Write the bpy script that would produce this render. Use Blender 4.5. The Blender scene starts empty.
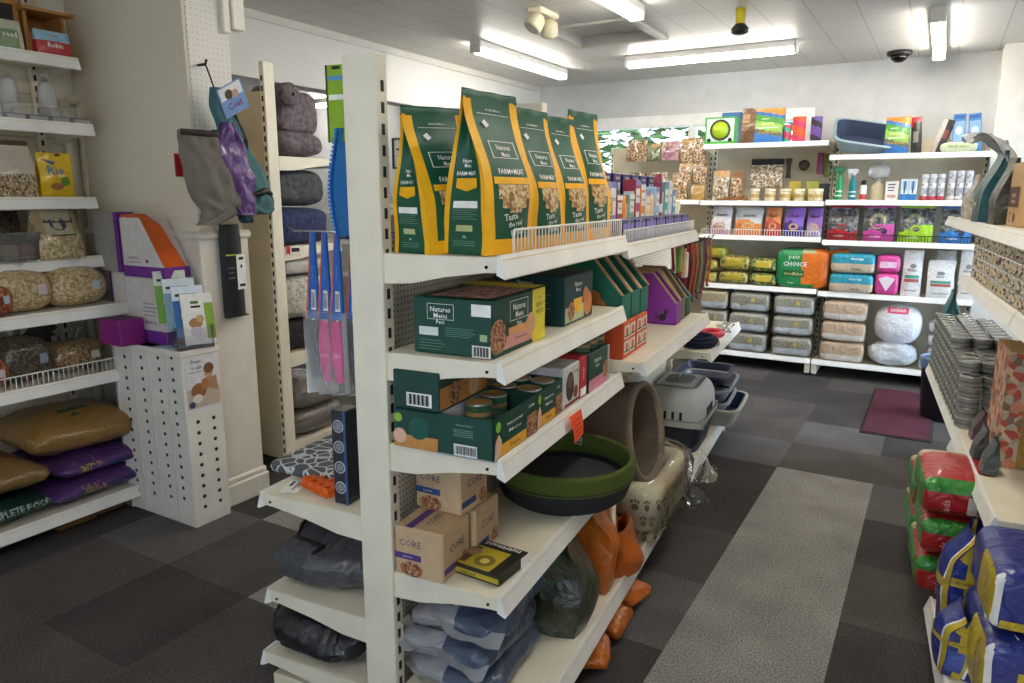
import bpy, math, random
from mathutils import Vector, Matrix, noise
PI = math.pi
scene = bpy.context.scene
COL = scene.collection
rnd = random.Random(7)

# ------------------------------------------------------------------ materials
def lin(h):
    h = h.lstrip('#')
    out = []
    for i in (0, 2, 4):
        c = int(h[i:i+2], 16) / 255
        out.append(c/12.92 if c <= .04045 else ((c+.055)/1.055)**2.4)
    return (out[0], out[1], out[2], 1)

_M = {}
def base_mat(name):
    m = bpy.data.materials.new(name); m.use_nodes = True
    nt = m.node_tree; b = nt.nodes['Principled BSDF']
    return m, nt, b
def N(nt, typ, **kw):
    n = nt.nodes.new(typ)
    for k, v in kw.items(): setattr(n, k, v)
    return n
def tex_coord(nt, scale=(1, 1, 1)):
    tc = N(nt, 'ShaderNodeTexCoord'); mp = N(nt, 'ShaderNodeMapping')
    mp.inputs['Scale'].default_value = scale
    nt.links.new(tc.outputs['Object'], mp.inputs['Vector'])
    return mp.outputs['Vector']

def C(hexc, rough=.55, kind='plain', metal=0.0):
    """plain paint/plastic, card, film (shiny wrinkly plastic), fab (cloth), fur"""
    key = (hexc, rough, kind, metal)
    if key in _M: return _M[key]
    m, nt, b = base_mat(kind + '_' + hexc)
    b.inputs['Roughness'].default_value = rough
    b.inputs['Metallic'].default_value = metal
    col = lin(hexc)
    b.inputs['Base Color'].default_value = col
    vec = tex_coord(nt)
    amp = {'plain': .05, 'card': .08, 'film': .10, 'fab': .22, 'fur': .45}[kind]
    sc = {'plain': 9, 'card': 30, 'film': 15, 'fab': 160, 'fur': 38}[kind]
    nz = N(nt, 'ShaderNodeTexNoise'); nz.inputs['Scale'].default_value = sc; nz.inputs['Detail'].default_value = 3
    if kind == 'film': nz.inputs['Distortion'].default_value = 1.6
    nt.links.new(vec, nz.inputs['Vector'])
    rp = N(nt, 'ShaderNodeMapRange')
    rp.inputs['From Min'].default_value = .3; rp.inputs['From Max'].default_value = .7
    rp.inputs['To Min'].default_value = 1-amp; rp.inputs['To Max'].default_value = 1+amp
    nt.links.new(nz.outputs['Fac'], rp.inputs['Value'])
    mx = N(nt, 'ShaderNodeVectorMath', operation='SCALE')
    mx.inputs[0].default_value = col[:3]
    nt.links.new(rp.outputs['Result'], mx.inputs['Scale'])
    nt.links.new(mx.outputs['Vector'], b.inputs['Base Color'])
    if kind in ('film', 'fab', 'fur'):
        bp = N(nt, 'ShaderNodeBump')
        bp.inputs['Strength'].default_value = {'film': .55, 'fab': .4, 'fur': .9}[kind]
        bp.inputs['Distance'].default_value = {'film': .022, 'fab': .003, 'fur': .012}[kind]
        nt.links.new(nz.outputs['Fac'], bp.inputs['Height'])
        nt.links.new(bp.outputs['Normal'], b.inputs['Normal'])
    if kind == 'film':
        b.inputs['Roughness'].default_value = min(rough, .32)
        b.inputs['Coat Weight'].default_value = .35; b.inputs['Coat Roughness'].default_value = .12
    if kind in ('fab', 'fur'):
        b.inputs['Roughness'].default_value = .92
    _M[key] = m
    return m

def speckle(name, cols, scale, rough=.5, film=False, dist=.004):
    """many small grains in several colours (seed, print, carpet)"""
    if name in _M: return _M[name]
    m, nt, b = base_mat(name)
    vec = tex_coord(nt)
    vo = N(nt, 'ShaderNodeTexVoronoi'); vo.inputs['Scale'].default_value = scale
    nt.links.new(vec, vo.inputs['Vector'])
    sp = N(nt, 'ShaderNodeSeparateColor'); nt.links.new(vo.outputs['Color'], sp.inputs['Color'])
    cr = N(nt, 'ShaderNodeValToRGB'); cr.color_ramp.interpolation = 'CONSTANT'
    el = cr.color_ramp.elements
    while len(el) < len(cols): el.new(.5)
    for i, cc in enumerate(cols):
        el[i].position = i/len(cols); el[i].color = lin(cc)
    nt.links.new(sp.outputs['Red'], cr.inputs['Fac'])
    nt.links.new(cr.outputs['Color'], b.inputs['Base Color'])
    b.inputs['Roughness'].default_value = rough
    bp = N(nt, 'ShaderNodeBump'); bp.inputs['Strength'].default_value = .5; bp.inputs['Distance'].default_value = dist
    nt.links.new(vo.outputs['Distance'], bp.inputs['Height']); nt.links.new(bp.outputs['Normal'], b.inputs['Normal'])
    if film:
        b.inputs['Coat Weight'].default_value = .8; b.inputs['Coat Roughness'].default_value = .15
    _M[name] = m
    return m

def pegmat(name, hexc, pitch=.025, rad=.16, ax=('Y', 'Z'), rough=.55, hole='#2a2622'):
    if name in _M: return _M[name]
    m, nt, b = base_mat(name)
    tc = N(nt, 'ShaderNodeTexCoord'); sx = N(nt, 'ShaderNodeSeparateXYZ')
    nt.links.new(tc.outputs['Object'], sx.inputs['Vector'])
    ds = []
    for a in ax:
        mu = N(nt, 'ShaderNodeMath', operation='MULTIPLY'); mu.inputs[1].default_value = 1/pitch
        nt.links.new(sx.outputs[a], mu.inputs[0])
        fr = N(nt, 'ShaderNodeMath', operation='FRACT'); nt.links.new(mu.outputs[0], fr.inputs[0])
        su = N(nt, 'ShaderNodeMath', operation='SUBTRACT'); su.inputs[1].default_value = .5
        nt.links.new(fr.outputs[0], su.inputs[0])
        sq = N(nt, 'ShaderNodeMath', operation='MULTIPLY')
        nt.links.new(su.outputs[0], sq.inputs[0]); nt.links.new(su.outputs[0], sq.inputs[1])
        ds.append(sq)
    ad = N(nt, 'ShaderNodeMath', operation='ADD')
    nt.links.new(ds[0].outputs[0], ad.inputs[0]); nt.links.new(ds[1].outputs[0], ad.inputs[1])
    lt = N(nt, 'ShaderNodeMath', operation='LESS_THAN'); lt.inputs[1].default_value = rad*rad
    nt.links.new(ad.outputs[0], lt.inputs[0])
    mx = N(nt, 'ShaderNodeMix', data_type='RGBA')
    mx.inputs['A'].default_value = lin(hexc); mx.inputs['B'].default_value = lin(hole)
    nt.links.new(lt.outputs[0], mx.inputs['Factor'])
    nt.links.new(mx.outputs['Result'], b.inputs['Base Color'])
    b.inputs['Roughness'].default_value = rough
    _M[name] = m
    return m

def clear(name='clear_film', tint='#ffffff', op=.12, rough=.08):
    if name in _M: return _M[name]
    m, nt, b = base_mat(name)
    out = nt.nodes['Material Output']
    tr = N(nt, 'ShaderNodeBsdfTransparent'); tr.inputs['Color'].default_value = lin(tint)
    gl = N(nt, 'ShaderNodeBsdfGlossy'); gl.inputs['Roughness'].default_value = rough
    df = N(nt, 'ShaderNodeBsdfDiffuse'); df.inputs['Color'].default_value = lin('#e8e8e8')
    vec = tex_coord(nt)
    nz = N(nt, 'ShaderNodeTexNoise'); nz.inputs['Scale'].default_value = 18; nt.links.new(vec, nz.inputs['Vector'])
    bp = N(nt, 'ShaderNodeBump'); bp.inputs['Strength'].default_value = .3; bp.inputs['Distance'].default_value = .006
    nt.links.new(nz.outputs['Fac'], bp.inputs['Height']); nt.links.new(bp.outputs['Normal'], gl.inputs['Normal'])
    fr = N(nt, 'ShaderNodeFresnel'); fr.inputs['IOR'].default_value = 1.45
    m1 = N(nt, 'ShaderNodeMixShader'); m2 = N(nt, 'ShaderNodeMixShader')
    nt.links.new(fr.outputs[0], m1.inputs['Fac'])
    nt.links.new(tr.outputs[0], m1.inputs[1]); nt.links.new(gl.outputs[0], m1.inputs[2])
    m2.inputs['Fac'].default_value = op
    nt.links.new(m1.outputs[0], m2.inputs[1]); nt.links.new(df.outputs[0], m2.inputs[2])
    nt.links.new(m2.outputs[0], out.inputs['Surface'])
    _M[name] = m
    return m

def emit(name, hexc, s):
    if name in _M: return _M[name]
    m, nt, b = base_mat(name)
    b.inputs['Base Color'].default_value = lin(hexc)
    b.inputs['Emission Color'].default_value = lin(hexc); b.inputs['Emission Strength'].default_value = s
    _M[name] = m
    return m

# ------------------------------------------------------------------ mesh builder
_TXT = {}
def text_mesh(s):
    if s in _TXT: return _TXT[s]
    cu = bpy.data.curves.new('lettering', 'FONT'); cu.body = s; cu.resolution_u = 1; cu.offset = .012
    ob = bpy.data.objects.new('lettering', cu); COL.objects.link(ob)
    dg = bpy.context.evaluated_depsgraph_get(); ev = ob.evaluated_get(dg)
    me = bpy.data.meshes.new_from_object(ev)
    vs = [(v.co.x, v.co.y) for v in me.vertices]; fs = [tuple(p.vertices) for p in me.polygons]
    bpy.data.objects.remove(ob); bpy.data.curves.remove(cu); bpy.data.meshes.remove(me)
    if not vs: vs = [(0, 0)]
    x0 = min(v[0] for v in vs); x1 = max(v[0] for v in vs); y0 = min(v[1] for v in vs); y1 = max(v[1] for v in vs)
    w = max(x1-x0, 1e-6); h = max(y1-y0, 1e-6)
    vs = [((a-x0)/w, (b_-y0)/h) for a, b_ in vs]
    _TXT[s] = (vs, fs, w/h)
    return _TXT[s]

class MB:
    def __init__(s): s.v = []; s.f = []; s.mi = []; s.sm = []; s.mats = []
    def m(s, mat):
        if mat not in s.mats: s.mats.append(mat)
        return s.mats.index(mat)
    def add(s, vs, fs, mat, smooth=False, M=None):
        o = len(s.v)
        s.v += [tuple(M @ Vector(p)) if M else tuple(p) for p in vs]
        if callable(mat): idx = [s.m(mat(i)) for i in range(len(fs))]
        else:
            k = s.m(mat); idx = [k]*len(fs)
        for f, k in zip(fs, idx):
            s.f.append(tuple(o+i for i in f)); s.mi.append(k); s.sm.append(smooth)
        return s
    def box(s, x0, x1, y0, y1, z0, z1, mat, b=0, M=None):
        if x0 > x1: x0, x1 = x1, x0
        if y0 > y1: y0, y1 = y1, y0
        if z0 > z1: z0, z1 = z1, z0
        b = min(b, (x1-x0)*.45, (y1-y0)*.45, (z1-z0)*.45)
        if b <= 0:
            vs = [(x, y, z) for z in (z0, z1) for y in (y0, y1) for x in (x0, x1)]
            fs = [(0, 2, 3, 1), (4, 5, 7, 6), (0, 1, 5, 4), (2, 6, 7, 3), (0, 4, 6, 2), (1, 3, 7, 5)]
            return s.add(vs, fs, mat, False, M)
        vs = []; ix = {}
        for sx in (0, 1):
            for sy in (0, 1):
                for sz in (0, 1):
                    p = [(x0, x1)[sx], (y0, y1)[sy], (z0, z1)[sz]]
                    q = [p[0]+(b, -b)[sx], p[1]+(b, -b)[sy], p[2]+(b, -b)[sz]]
                    for a in range(3):
                        r = list(q); r[a] = p[a]
                        ix[(sx, sy, sz, a)] = len(vs); vs.append(tuple(r))
        fs = []
        cyc = [(0, 0), (1, 0), (1, 1), (0, 1)]
        for a in range(3):
            for sd in (0, 1):
                f = []
                for (u, w) in cyc:
                    k = [0, 0, 0]; k[a] = sd; k[(a+1) % 3] = u; k[(a+2) % 3] = w
                    f.append(ix[(k[0], k[1], k[2], a)])
                fs.append(tuple(f) if sd else tuple(reversed(f)))
        for a in range(3):
            b1, b2 = (a+1) % 3, (a+2) % 3
            for u in (0, 1):
                for w in (0, 1):
                    k0 = [0, 0, 0]; k0[b1] = u; k0[b2] = w; k1 = list(k0); k1[a] = 1
                    f = [ix[(*k0, b1)], ix[(*k1, b1)], ix[(*k1, b2)], ix[(*k0, b2)]]
                    fs.append(tuple(f) if u != w else tuple(reversed(f)))
        for sx in (0, 1):
            for sy in (0, 1):
                for sz in (0, 1):
                    f = [ix[(sx, sy, sz, a)] for a in range(3)]
                    fs.append(tuple(f) if (sx+sy+sz) % 2 else tuple(reversed(f)))
        return s.add(vs, fs, mat, False, M)
    def prism(s, poly, axis, a0, a1, mat, M=None):
        """poly: 2D points; axis 'x': (y,z), 'y': (x,z), 'z': (x,y)"""
        n = len(poly)
        def P(p, a): return {'x': (a, p[0], p[1]), 'y': (p[0], a, p[1]), 'z': (p[0], p[1], a)}[axis]
        vs = [P(p, a0) for p in poly] + [P(p, a1) for p in poly]
        fs = [tuple(range(n)), tuple(range(2*n-1, n-1, -1))] + [(i, n+i, n+(i+1) % n, (i+1) % n) for i in range(n)]
        return s.add(vs, fs, mat, False, M)
    def lathe(s, prof, mat, n=24, sx=1, sy=1, cap=True, smooth=True, M=None, wob=0, seed=0):
        """prof: [(r,z)] or [(r,z,mat)] (mat of the band above that ring)"""
        vs = []; fs = []; ms = []
        for k, p in enumerate(prof):
            for i in range(n):
                a = 2*PI*i/n; r = p[0]
                if wob: r *= 1+wob*noise.noise((math.cos(a)*1.5+seed, math.sin(a)*1.5, p[1]*6+seed))
                vs.append((r*sx*math.cos(a), r*sy*math.sin(a), p[1]))
        for k in range(len(prof)-1):
            for i in range(n):
                j = (i+1) % n
                fs.append((k*n+i, k*n+j, (k+1)*n+j, (k+1)*n+i)); ms.append(prof[k][2] if len(prof[k]) > 2 else mat)
        if cap:
            fs.append(tuple(reversed(range(n)))); ms.append(prof[0][2] if len(prof[0]) > 2 else mat)
            fs.append(tuple((len(prof)-1)*n+i for i in range(n))); ms.append(prof[-1][2] if len(prof[-1]) > 2 else mat)
        return s.add(vs, fs, lambda i: ms[i], smooth, M)
    def tube(s, pts, r, mat, n=6, closed=False, smooth=True, M=None):
        pts = [Vector(p) for p in pts]; L = len(pts); vs = []
        for i, p in enumerate(pts):
            if closed: t = pts[(i+1) % L]-pts[i-1]
            else: t = pts[min(i+1, L-1)]-pts[max(i-1, 0)]
            t.normalize(); up = Vector((0, 0, 1)) if abs(t.z) < .9 else Vector((1, 0, 0))
            a = t.cross(up).normalized(); b = t.cross(a)
            rr = r[i] if isinstance(r, (list, tuple)) else r
            for k in range(n):
                g = 2*PI*k/n; vs.append(p+a*math.cos(g)*rr+b*math.sin(g)*rr)
        fs = []
        for i in range(L if closed else L-1):
            for k in range(n):
                k2 = (k+1) % n; i2 = (i+1) % L
                fs.append((i*n+k, i*n+k2, i2*n+k2, i2*n+k))
        if not closed: fs += [tuple(reversed(range(n))), tuple((L-1)*n+k for k in range(n))]
        return s.add(vs, fs, mat, smooth, M)
    def grid(s, fn, nu, nv, mat, cu=False, cv=False, smooth=True, M=None):
        """fn(u,v) u,v in 0..1; mat may be f(u,v) of the face centre"""
        NU = nu if cu else nu+1; NV = nv if cv else nv+1
        vs = [fn(i/nu, j/nv) for j in range(NV) for i in range(NU)]
        fs = []; cen = []
        for j in range(nv):
            for i in range(nu):
                i2 = (i+1) % NU; j2 = (j+1) % NV
                fs.append((j*NU+i, j*NU+i2, j2*NU+i2, j2*NU+i)); cen.append(((i+.5)/nu, (j+.5)/nv))
        if not isinstance(mat, bpy.types.Material):
            f0 = mat
            return s.add(vs, fs, lambda k: f0(*cen[k]), smooth, M)
        return s.add(vs, fs, mat, smooth, M)
    def text(s, string, mp, cu, cv, w, h, mat, rot=0):
        """lettering centred on (cu,cv), fitted in w x h, mapped by mp(u,v)->point"""
        mp = s.lay(mp); vs, fs, asp = text_mesh(string)
        if w/h > asp: w = h*asp
        else: h = w/asp
        ca, sa = math.cos(rot), math.sin(rot); out = []
        for a, b in vs:
            p, q = (a-.5)*w, (b-.5)*h
            out.append(mp(cu+p*ca-q*sa, cv+p*sa+q*ca))
        return s.add(out, fs, mat)
    def lay(s, mp):
        """each printed layer sits a hair above the one before"""
        s.k = getattr(s, 'k', 0)+1; h = .00007*s.k
        def f(u, v):
            p = Vector(mp(u, v)); n = (Vector(mp(u+.001, v))-p).cross(Vector(mp(u, v+.001))-p)
            return p+n.normalized()*h if n.length > 0 else p
        return f
    def patch(s, mp, u0, v0, u1, v1, mat, nu=1, nv=1):
        mp = s.lay(mp)
        return s.grid(lambda a, b: mp(u0+(u1-u0)*a, v0+(v1-v0)*b), nu, nv, mat, smooth=False)
    def poly(s, mp, pts, mat):
        mp = s.lay(mp)
        return s.add([mp(*p) for p in pts], [tuple(range(len(pts)))], mat)
    def disc(s, mp, u, v, ru, rv, mat, n=16):
        return s.poly(mp, [(u+ru*math.cos(2*PI*i/n), v+rv*math.sin(2*PI*i/n)) for i in range(n)], mat)
    def mesh(s, name):
        me = bpy.data.meshes.new(name)
        me.from_pydata(s.v, [], s.f)
        for m in s.mats: me.materials.append(m)
        me.polygons.foreach_set('material_index', s.mi)
        me.polygons.foreach_set('use_smooth', s.sm)
        me.update()
        return me
    def build(s, name, parent=None, loc=(0, 0, 0), rz=0, rot=None):
        o = bpy.data.objects.new(name, s.mesh(name)); COL.objects.link(o)
        o.location = loc; o.rotation_euler = rot if rot else (0, 0, rz)
        if parent: o.parent = parent
        return o

def tag(o, label, cat, group=None, kind=None):
    if label: o['label'] = label
    if cat: o['category'] = cat
    if group: o['group'] = group
    if kind: o['kind'] = kind
    return o
def thing(name, label, cat, loc, rz=0, group=None, rot=None):
    o = bpy.data.objects.new(name, None); COL.objects.link(o); o.empty_display_size = .05
    o.location = loc; o.rotation_euler = rot if rot else (0, 0, rz)
    return tag(o, label, cat, group)
def struct(name, mb, loc=(0, 0, 0), rz=0, parent=None):
    o = mb.build(name, parent, loc, rz)
    if not parent: o['kind'] = 'structure'
    return o
_KIDS = {}
def kids_of(o): return [c for c in COL.objects if c.parent == o]
def dup(src, loc, rz=None, label=None, rot=None):
    if src.name not in _KIDS: _KIDS[src.name] = [(c, kids_of(c)) for c in kids_of(src)]
    r = src.copy(); COL.objects.link(r); r.location = loc
    if rz is not None: r.rotation_euler = (0, 0, rz)
    if rot: r.rotation_euler = rot
    if label: r['label'] = label
    for c, gs in _KIDS[src.name]:
        d = c.copy(); COL.objects.link(d); d.parent = r
        for g in gs:
            e = g.copy(); COL.objects.link(e); e.parent = d
    return r
ORD = ['first', 'second', 'third', 'fourth', 'fifth', 'sixth', 'seventh', 'eighth', 'ninth', 'tenth', 'eleventh', 'twelfth', 'thirteenth', 'fourteenth', 'fifteenth', 'sixteenth', 'seventeenth', 'eighteenth']

# ------------------------------------------------------------------ frames (metres)
A = math.radians(5.2)
U = Vector((-math.sin(A), math.cos(A), 0)); NV = Vector((-math.cos(A), -math.sin(A), 0))
P0 = Vector((-.859, 1.413, 0))
def G(s, t, z=0):
    p = P0 + U*s + NV*t; return Vector((p.x, p.y, z))
RG = A            # goods facing the main aisle on the centre gondola
RL = A+PI         # goods facing the other way (and goods on the wall run across the aisle)
RB = -PI/2        # goods on the back run, facing the room
RW = 0            # goods on the wall run beyond the other aisle

# ------------------------------------------------------------------ common colours
CREAM = C('#ece3cd', .42); CREAM2 = C('#e2d8c0', .5); WHITE = C('#f1efe9', .45); DARK = C('#1d1b1a', .6)
BLK = C('#141416', .5); INK = C('#26262a', .7); PAPER = C('#f4f2ee', .6, 'card'); KRAFT = C('#b79871', .75, 'card')
GREEN = C('#0a5239', .5, 'card'); GREENC = C('#0b4435', .5, 'card'); YEL = C('#f8b70f', .5, 'card'); YELC = C('#f2c02a', .5, 'card')
PURP = C('#7a2a9a', .5, 'card'); ORANGE = C('#ea5a1c', .5, 'card'); RED = C('#c3262b', .45, 'card'); STEEL = C('#b9b9b8', .25, 'plain', 1.0)
PINKISH = C('#d59a92', .6, 'card'); FOOD = speckle('food_print', ['#8a4a35', '#a86a4a', '#c99a70', '#6e3a2c', '#b98a62'], 160, .5)
# ================================================================== THE SETTING
def carpet(name, cols):
    if name in _M: return _M[name]
    m, nt, b = base_mat(name)
    vec = tex_coord(nt, (1, 1, 1))
    nz = N(nt, 'ShaderNodeTexNoise'); nz.inputs['Scale'].default_value = 150; nz.inputs['Detail'].default_value = 4
    n2 = N(nt, 'ShaderNodeTexNoise'); n2.inputs['Scale'].default_value = 3.5; n2.inputs['Detail'].default_value = 3
    nt.links.new(vec, nz.inputs['Vector']); nt.links.new(vec, n2.inputs['Vector'])
    cr = N(nt, 'ShaderNodeValToRGB'); cr.color_ramp.elements[0].position = .36; cr.color_ramp.elements[1].position = .66
    cr.color_ramp.elements[0].color = lin(cols[0]); cr.color_ramp.elements[1].color = lin(cols[1])
    nt.links.new(nz.outputs['Fac'], cr.inputs['Fac'])
    mr = N(nt, 'ShaderNodeMapRange'); mr.inputs['From Min'].default_value = .3; mr.inputs['From Max'].default_value = .7
    mr.inputs['To Min'].default_value = .82; mr.inputs['To Max'].default_value = 1.15
    nt.links.new(n2.outputs['Fac'], mr.inputs['Value'])
    sc = N(nt, 'ShaderNodeVectorMath', operation='SCALE')
    nt.links.new(cr.outputs['Color'], sc.inputs[0]); nt.links.new(mr.outputs['Result'], sc.inputs['Scale'])
    nt.links.new(sc.outputs['Vector'], b.inputs['Base Color'])
    b.inputs['Roughness'].default_value = .95; b.inputs['Specular IOR Level'].default_value = .25
    bp = N(nt, 'ShaderNodeBump'); bp.inputs['Strength'].default_value = .5; bp.inputs['Distance'].default_value = .003
    nt.links.new(nz.outputs['Fac'], bp.inputs['Height']); nt.links.new(bp.outputs['Normal'], b.inputs['Normal'])
    _M[name] = m; return m
CP = [carpet('carpet_slate', ['#403c39', '#635e5a']), carpet('carpet_charcoal', ['#34312f', '#534f4c']), carpet('carpet_grey', ['#4d4a49', '#74706e'])]
CPL = carpet('carpet_light', ['#6f6c68', '#aeaaa4'])
XW, XE, YS, YN, ZC = -7.4, 1.05, -2.0, 7.05, 2.65
fl = MB()
x0 = -.676-.5*14
for i in range(20):
    for j in range(20):
        xa = x0+.5*i; ya = 4.18-.5*12+.5*j-.0
        if xa > XE or ya > YN: continue
        cx_, cy_ = round((xa+.676)/.5), round((ya-4.18)/.5)
        light = (cx_ == 0 and cy_ <= -1) or (cx_, cy_) in ((-4, -4), (-3, -5), (-4, -5+9))
        k = (i*7+j*13+(i*j) % 5) % 7
        mt = CPL if light else CP[[0, 1, 0, 2, 1, 0, 1][k]]
        # pile of a tile a touch lower at the edges: fine seams
        fl.add([(xa, ya, 0), (xa+.5, ya, 0), (xa+.5, ya+.5, 0), (xa, ya+.5, 0)], [(0, 1, 2, 3)], mt)
struct('floor', fl)

def rippled(name, hexc, sx, sz, dist=.004):
    if name in _M: return _M[name]
    m, nt, b = base_mat(name); vec = tex_coord(nt, (sx, sx, sz))
    nz = N(nt, 'ShaderNodeTexNoise'); nz.inputs['Scale'].default_value = 1; nz.inputs['Detail'].default_value = 2
    nt.links.new(vec, nz.inputs['Vector'])
    bp = N(nt, 'ShaderNodeBump'); bp.inputs['Strength'].default_value = .8; bp.inputs['Distance'].default_value = dist
    nt.links.new(nz.outputs['Fac'], bp.inputs['Height']); nt.links.new(bp.outputs['Normal'], b.inputs['Normal'])
    b.inputs['Base Color'].default_value = lin(hexc); b.inputs['Roughness'].default_value = .75
    _M[name] = m; return m
PAINT = C('#d3d4d4', .8); PAPERED = rippled('wallpaper_ripple', '#e6d9c2', 9, 60); GLOSSW = C('#e4ddcf', .4)
PEGW = pegmat('pegboard_white', '#e0dbd1', .025, .11, hole='#a8a297')

w = MB()   # back wall with a wide high window
w.box(XW, -3.25, YN, YN+.2, 0, ZC, PAINT); w.box(-1.06, XE, YN, YN+.2, 0, ZC, PAINT)
w.box(-3.25, -1.06, YN, YN+.2, 0, 1.2, PAINT); w.box(-3.25, -1.06, YN, YN+.2, 2.30, ZC, PAINT)
struct('wall_back', w)
w = MB(); w.box(XE, XE+.15, YS, 4.3, 0, ZC, PAINT); w.box(XE, XE+.15, 6.6, YN, 0, ZC, PAINT); w.box(XE, XE+.15, 4.3, 6.6, 2.2, ZC, PAINT); struct('wall_right', w)
w = MB()   # glazed entrance beside the mat
for a in ((4.3, 4.38, 0, 2.2), (6.52, 6.6, 0, 2.2), (5.42, 5.52, 0, 2.2), (4.38, 6.52, 2.12, 2.2), (4.38, 6.52, 0, .12)): w.box(XE+.03, XE+.1, a[0], a[1], a[2], a[3], C('#eceae5', .4), .006)
dr = struct('door_1', w)
g = MB(); g.box(XE+.06, XE+.066, 4.38, 6.52, .12, 2.12, clear('window_glass', '#ffffff', .02, .02)); struct('door_glass', g, parent=dr)
g = MB(); g.box(XE+.15, 9, 2, 10, -.1, -.02, C('#8d8d8a', .9)); struct('ground_pavement', g)
w = MB(); w.box(.27, XE, 6.78, YN, 0, ZC, C('#efece4', .7)); struct('wall_pier', w)
w = MB(); w.box(XW, -.3, YS-.15, YS, 0, ZC, PAINT); w.box(.6, XE, YS-.15, YS, 0, ZC, PAINT); w.box(-.3, .6, YS-.15, YS, 0, 1.0, PAINT); w.box(-.3, .6, YS-.15, YS, 2.2, ZC, PAINT); struct('wall_front', w)
w = MB()   # unseen window added behind the camera to let in fill daylight
for k in range(3): w.box(-.3+.415*k, -.3+.415*k+.07, YS-.1, YS-.02, 1.0, 2.2, C('#e8e6e0', .4), .006)
w.box(-.3, .6, YS-.1, YS-.02, 1.0, 1.07, C('#e8e6e0', .4)); w.box(-.3, .6, YS-.1, YS-.02, 2.13, 2.2, C('#e8e6e0', .4))
wf = struct('window_fill', w)
w = MB(); w.box(XW-.15, XW, YS, YN, 0, ZC, PAINT); struct('wall_far_left', w)
w = MB(); w.box(-4.0, -3.85, YS, 2.2, 0, ZC, GLOSSW); struct('wall_left', w)
# bulkhead over the wide opening to the other aisle
w = MB(); w.box(-3.95, -3.8, 2.4, YN, 2.25, 2.60, pegmat('pegboard_bulkhead', '#d9d7d2', .025, .10, hole='#b5b1a9')); w.box(-3.97, -3.785, 2.4, YN, 2.6, ZC, C('#cfcbc2', .6))
struct('wall_bulkhead', w)
# papered column with a wainscot
w = MB(); w.box(-3.9, -2.95, 2.17, 2.41, 0, ZC, PAPERED)
struct('wall_column', w)
w = MB(); w.box(-2.95, -2.944, 2.185, 2.405, 1.42, ZC, PEGW); struct('trim_1', w)
w = MB(); w.box(-3.86, -2.932, 2.152, 2.425, 0, 1.33, GLOSSW, .004)
w.box(-3.86, -2.915, 2.135, 2.44, 1.325, 1.365, GLOSSW, .012); struct('trim_2', w)
w = MB(); w.box(-3.3, -2.912, 2.132, 2.445, 0, .115, GLOSSW, .008); w.box(-3.3, -2.92, 2.14, 2.437, .115, .145, GLOSSW, .008); struct('baseboard_column', w)
w = MB(); w.box(-2.95, -2.90, 2.40, 2.47, 2.28, ZC, GLOSSW, .006); w.box(-2.955, -2.915, 2.36, 2.40, 2.26, ZC, GLOSSW, .006); struct('trim_3', w)

# ceiling: suspended tiles round a recessed hatch
def ceilmat():
    m, nt, b = base_mat('ceiling_tiles')
    tc = N(nt, 'ShaderNodeTexCoord'); sx = N(nt, 'ShaderNodeSeparateXYZ'); nt.links.new(tc.outputs['Object'], sx.inputs['Vector'])
    outs = []
    for a, p, off in (('X', .27, .03), ('Y', .6, .1)):
        ad = N(nt, 'ShaderNodeMath', operation='ADD'); ad.inputs[1].default_value = off+20*p; nt.links.new(sx.outputs[a], ad.inputs[0])
        mu = N(nt, 'ShaderNodeMath', operation='DIVIDE'); mu.inputs[1].default_value = p; nt.links.new(ad.outputs[0], mu.inputs[0])
        fr = N(nt, 'ShaderNodeMath', operation='FRACT'); nt.links.new(mu.outputs[0], fr.inputs[0])
        lt = N(nt, 'ShaderNodeMath', operation='LESS_THAN'); lt.inputs[1].default_value = .009/p; nt.links.new(fr.outputs[0], lt.inputs[0])
        outs.append(lt)
    mxm = N(nt, 'ShaderNodeMath', operation='MAXIMUM'); nt.links.new(outs[0].outputs[0], mxm.inputs[0]); nt.links.new(outs[1].outputs[0], mxm.inputs[1])
    mx = N(nt, 'ShaderNodeMix', data_type='RGBA'); mx.inputs['A'].default_value = lin('#d2cfca'); mx.inputs['B'].default_value = lin('#b3afa9')
    nt.links.new(mxm.outputs[0], mx.inputs['Factor']); nt.links.new(mx.outputs['Result'], b.inputs['Base Color'])
    b.inputs['Roughness'].default_value = .45
    return m
CEIL = ceilmat()
hx0, hx1, hy0, hy1 = -2.5, -1.88, 4.66, 5.28
w = MB()
w.box(XW, hx0, YS, YN, ZC, ZC+.05, CEIL); w.box(hx1, XE, YS, YN, ZC, ZC+.05, CEIL)
w.box(hx0, hx1, YS, hy0, ZC, ZC+.05, CEIL); w.box(hx0, hx1, hy1, YN, ZC, ZC+.05, CEIL)
w.box(hx0, hx1, hy0, hy1, ZC+.055, ZC+.07, C('#cfcac2', .7))
for a in ((hx0, hx0+.02, hy0, hy1), (hx1-.02, hx1, hy0, hy1), (hx0+.02, hx1-.02, hy0, hy0+.02), (hx0+.02, hx1-.02, hy1-.02, hy1)):
    w.box(*a, ZC-.012, ZC+.06, C('#c5bfb6', .6))
struct('ceiling', w)
w = MB()
for a in ((hx0-.05, hx0, hy0-.05, hy1+.05), (hx1, hx1+.05, hy0-.05, hy1+.05), (hx0, hx1, hy0-.05, hy0), (hx0, hx1, hy1, hy1+.05)):
    w.box(*a, ZC-.015, ZC, C('#c9c4ba', .5))
struct('trim_4', w)

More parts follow.
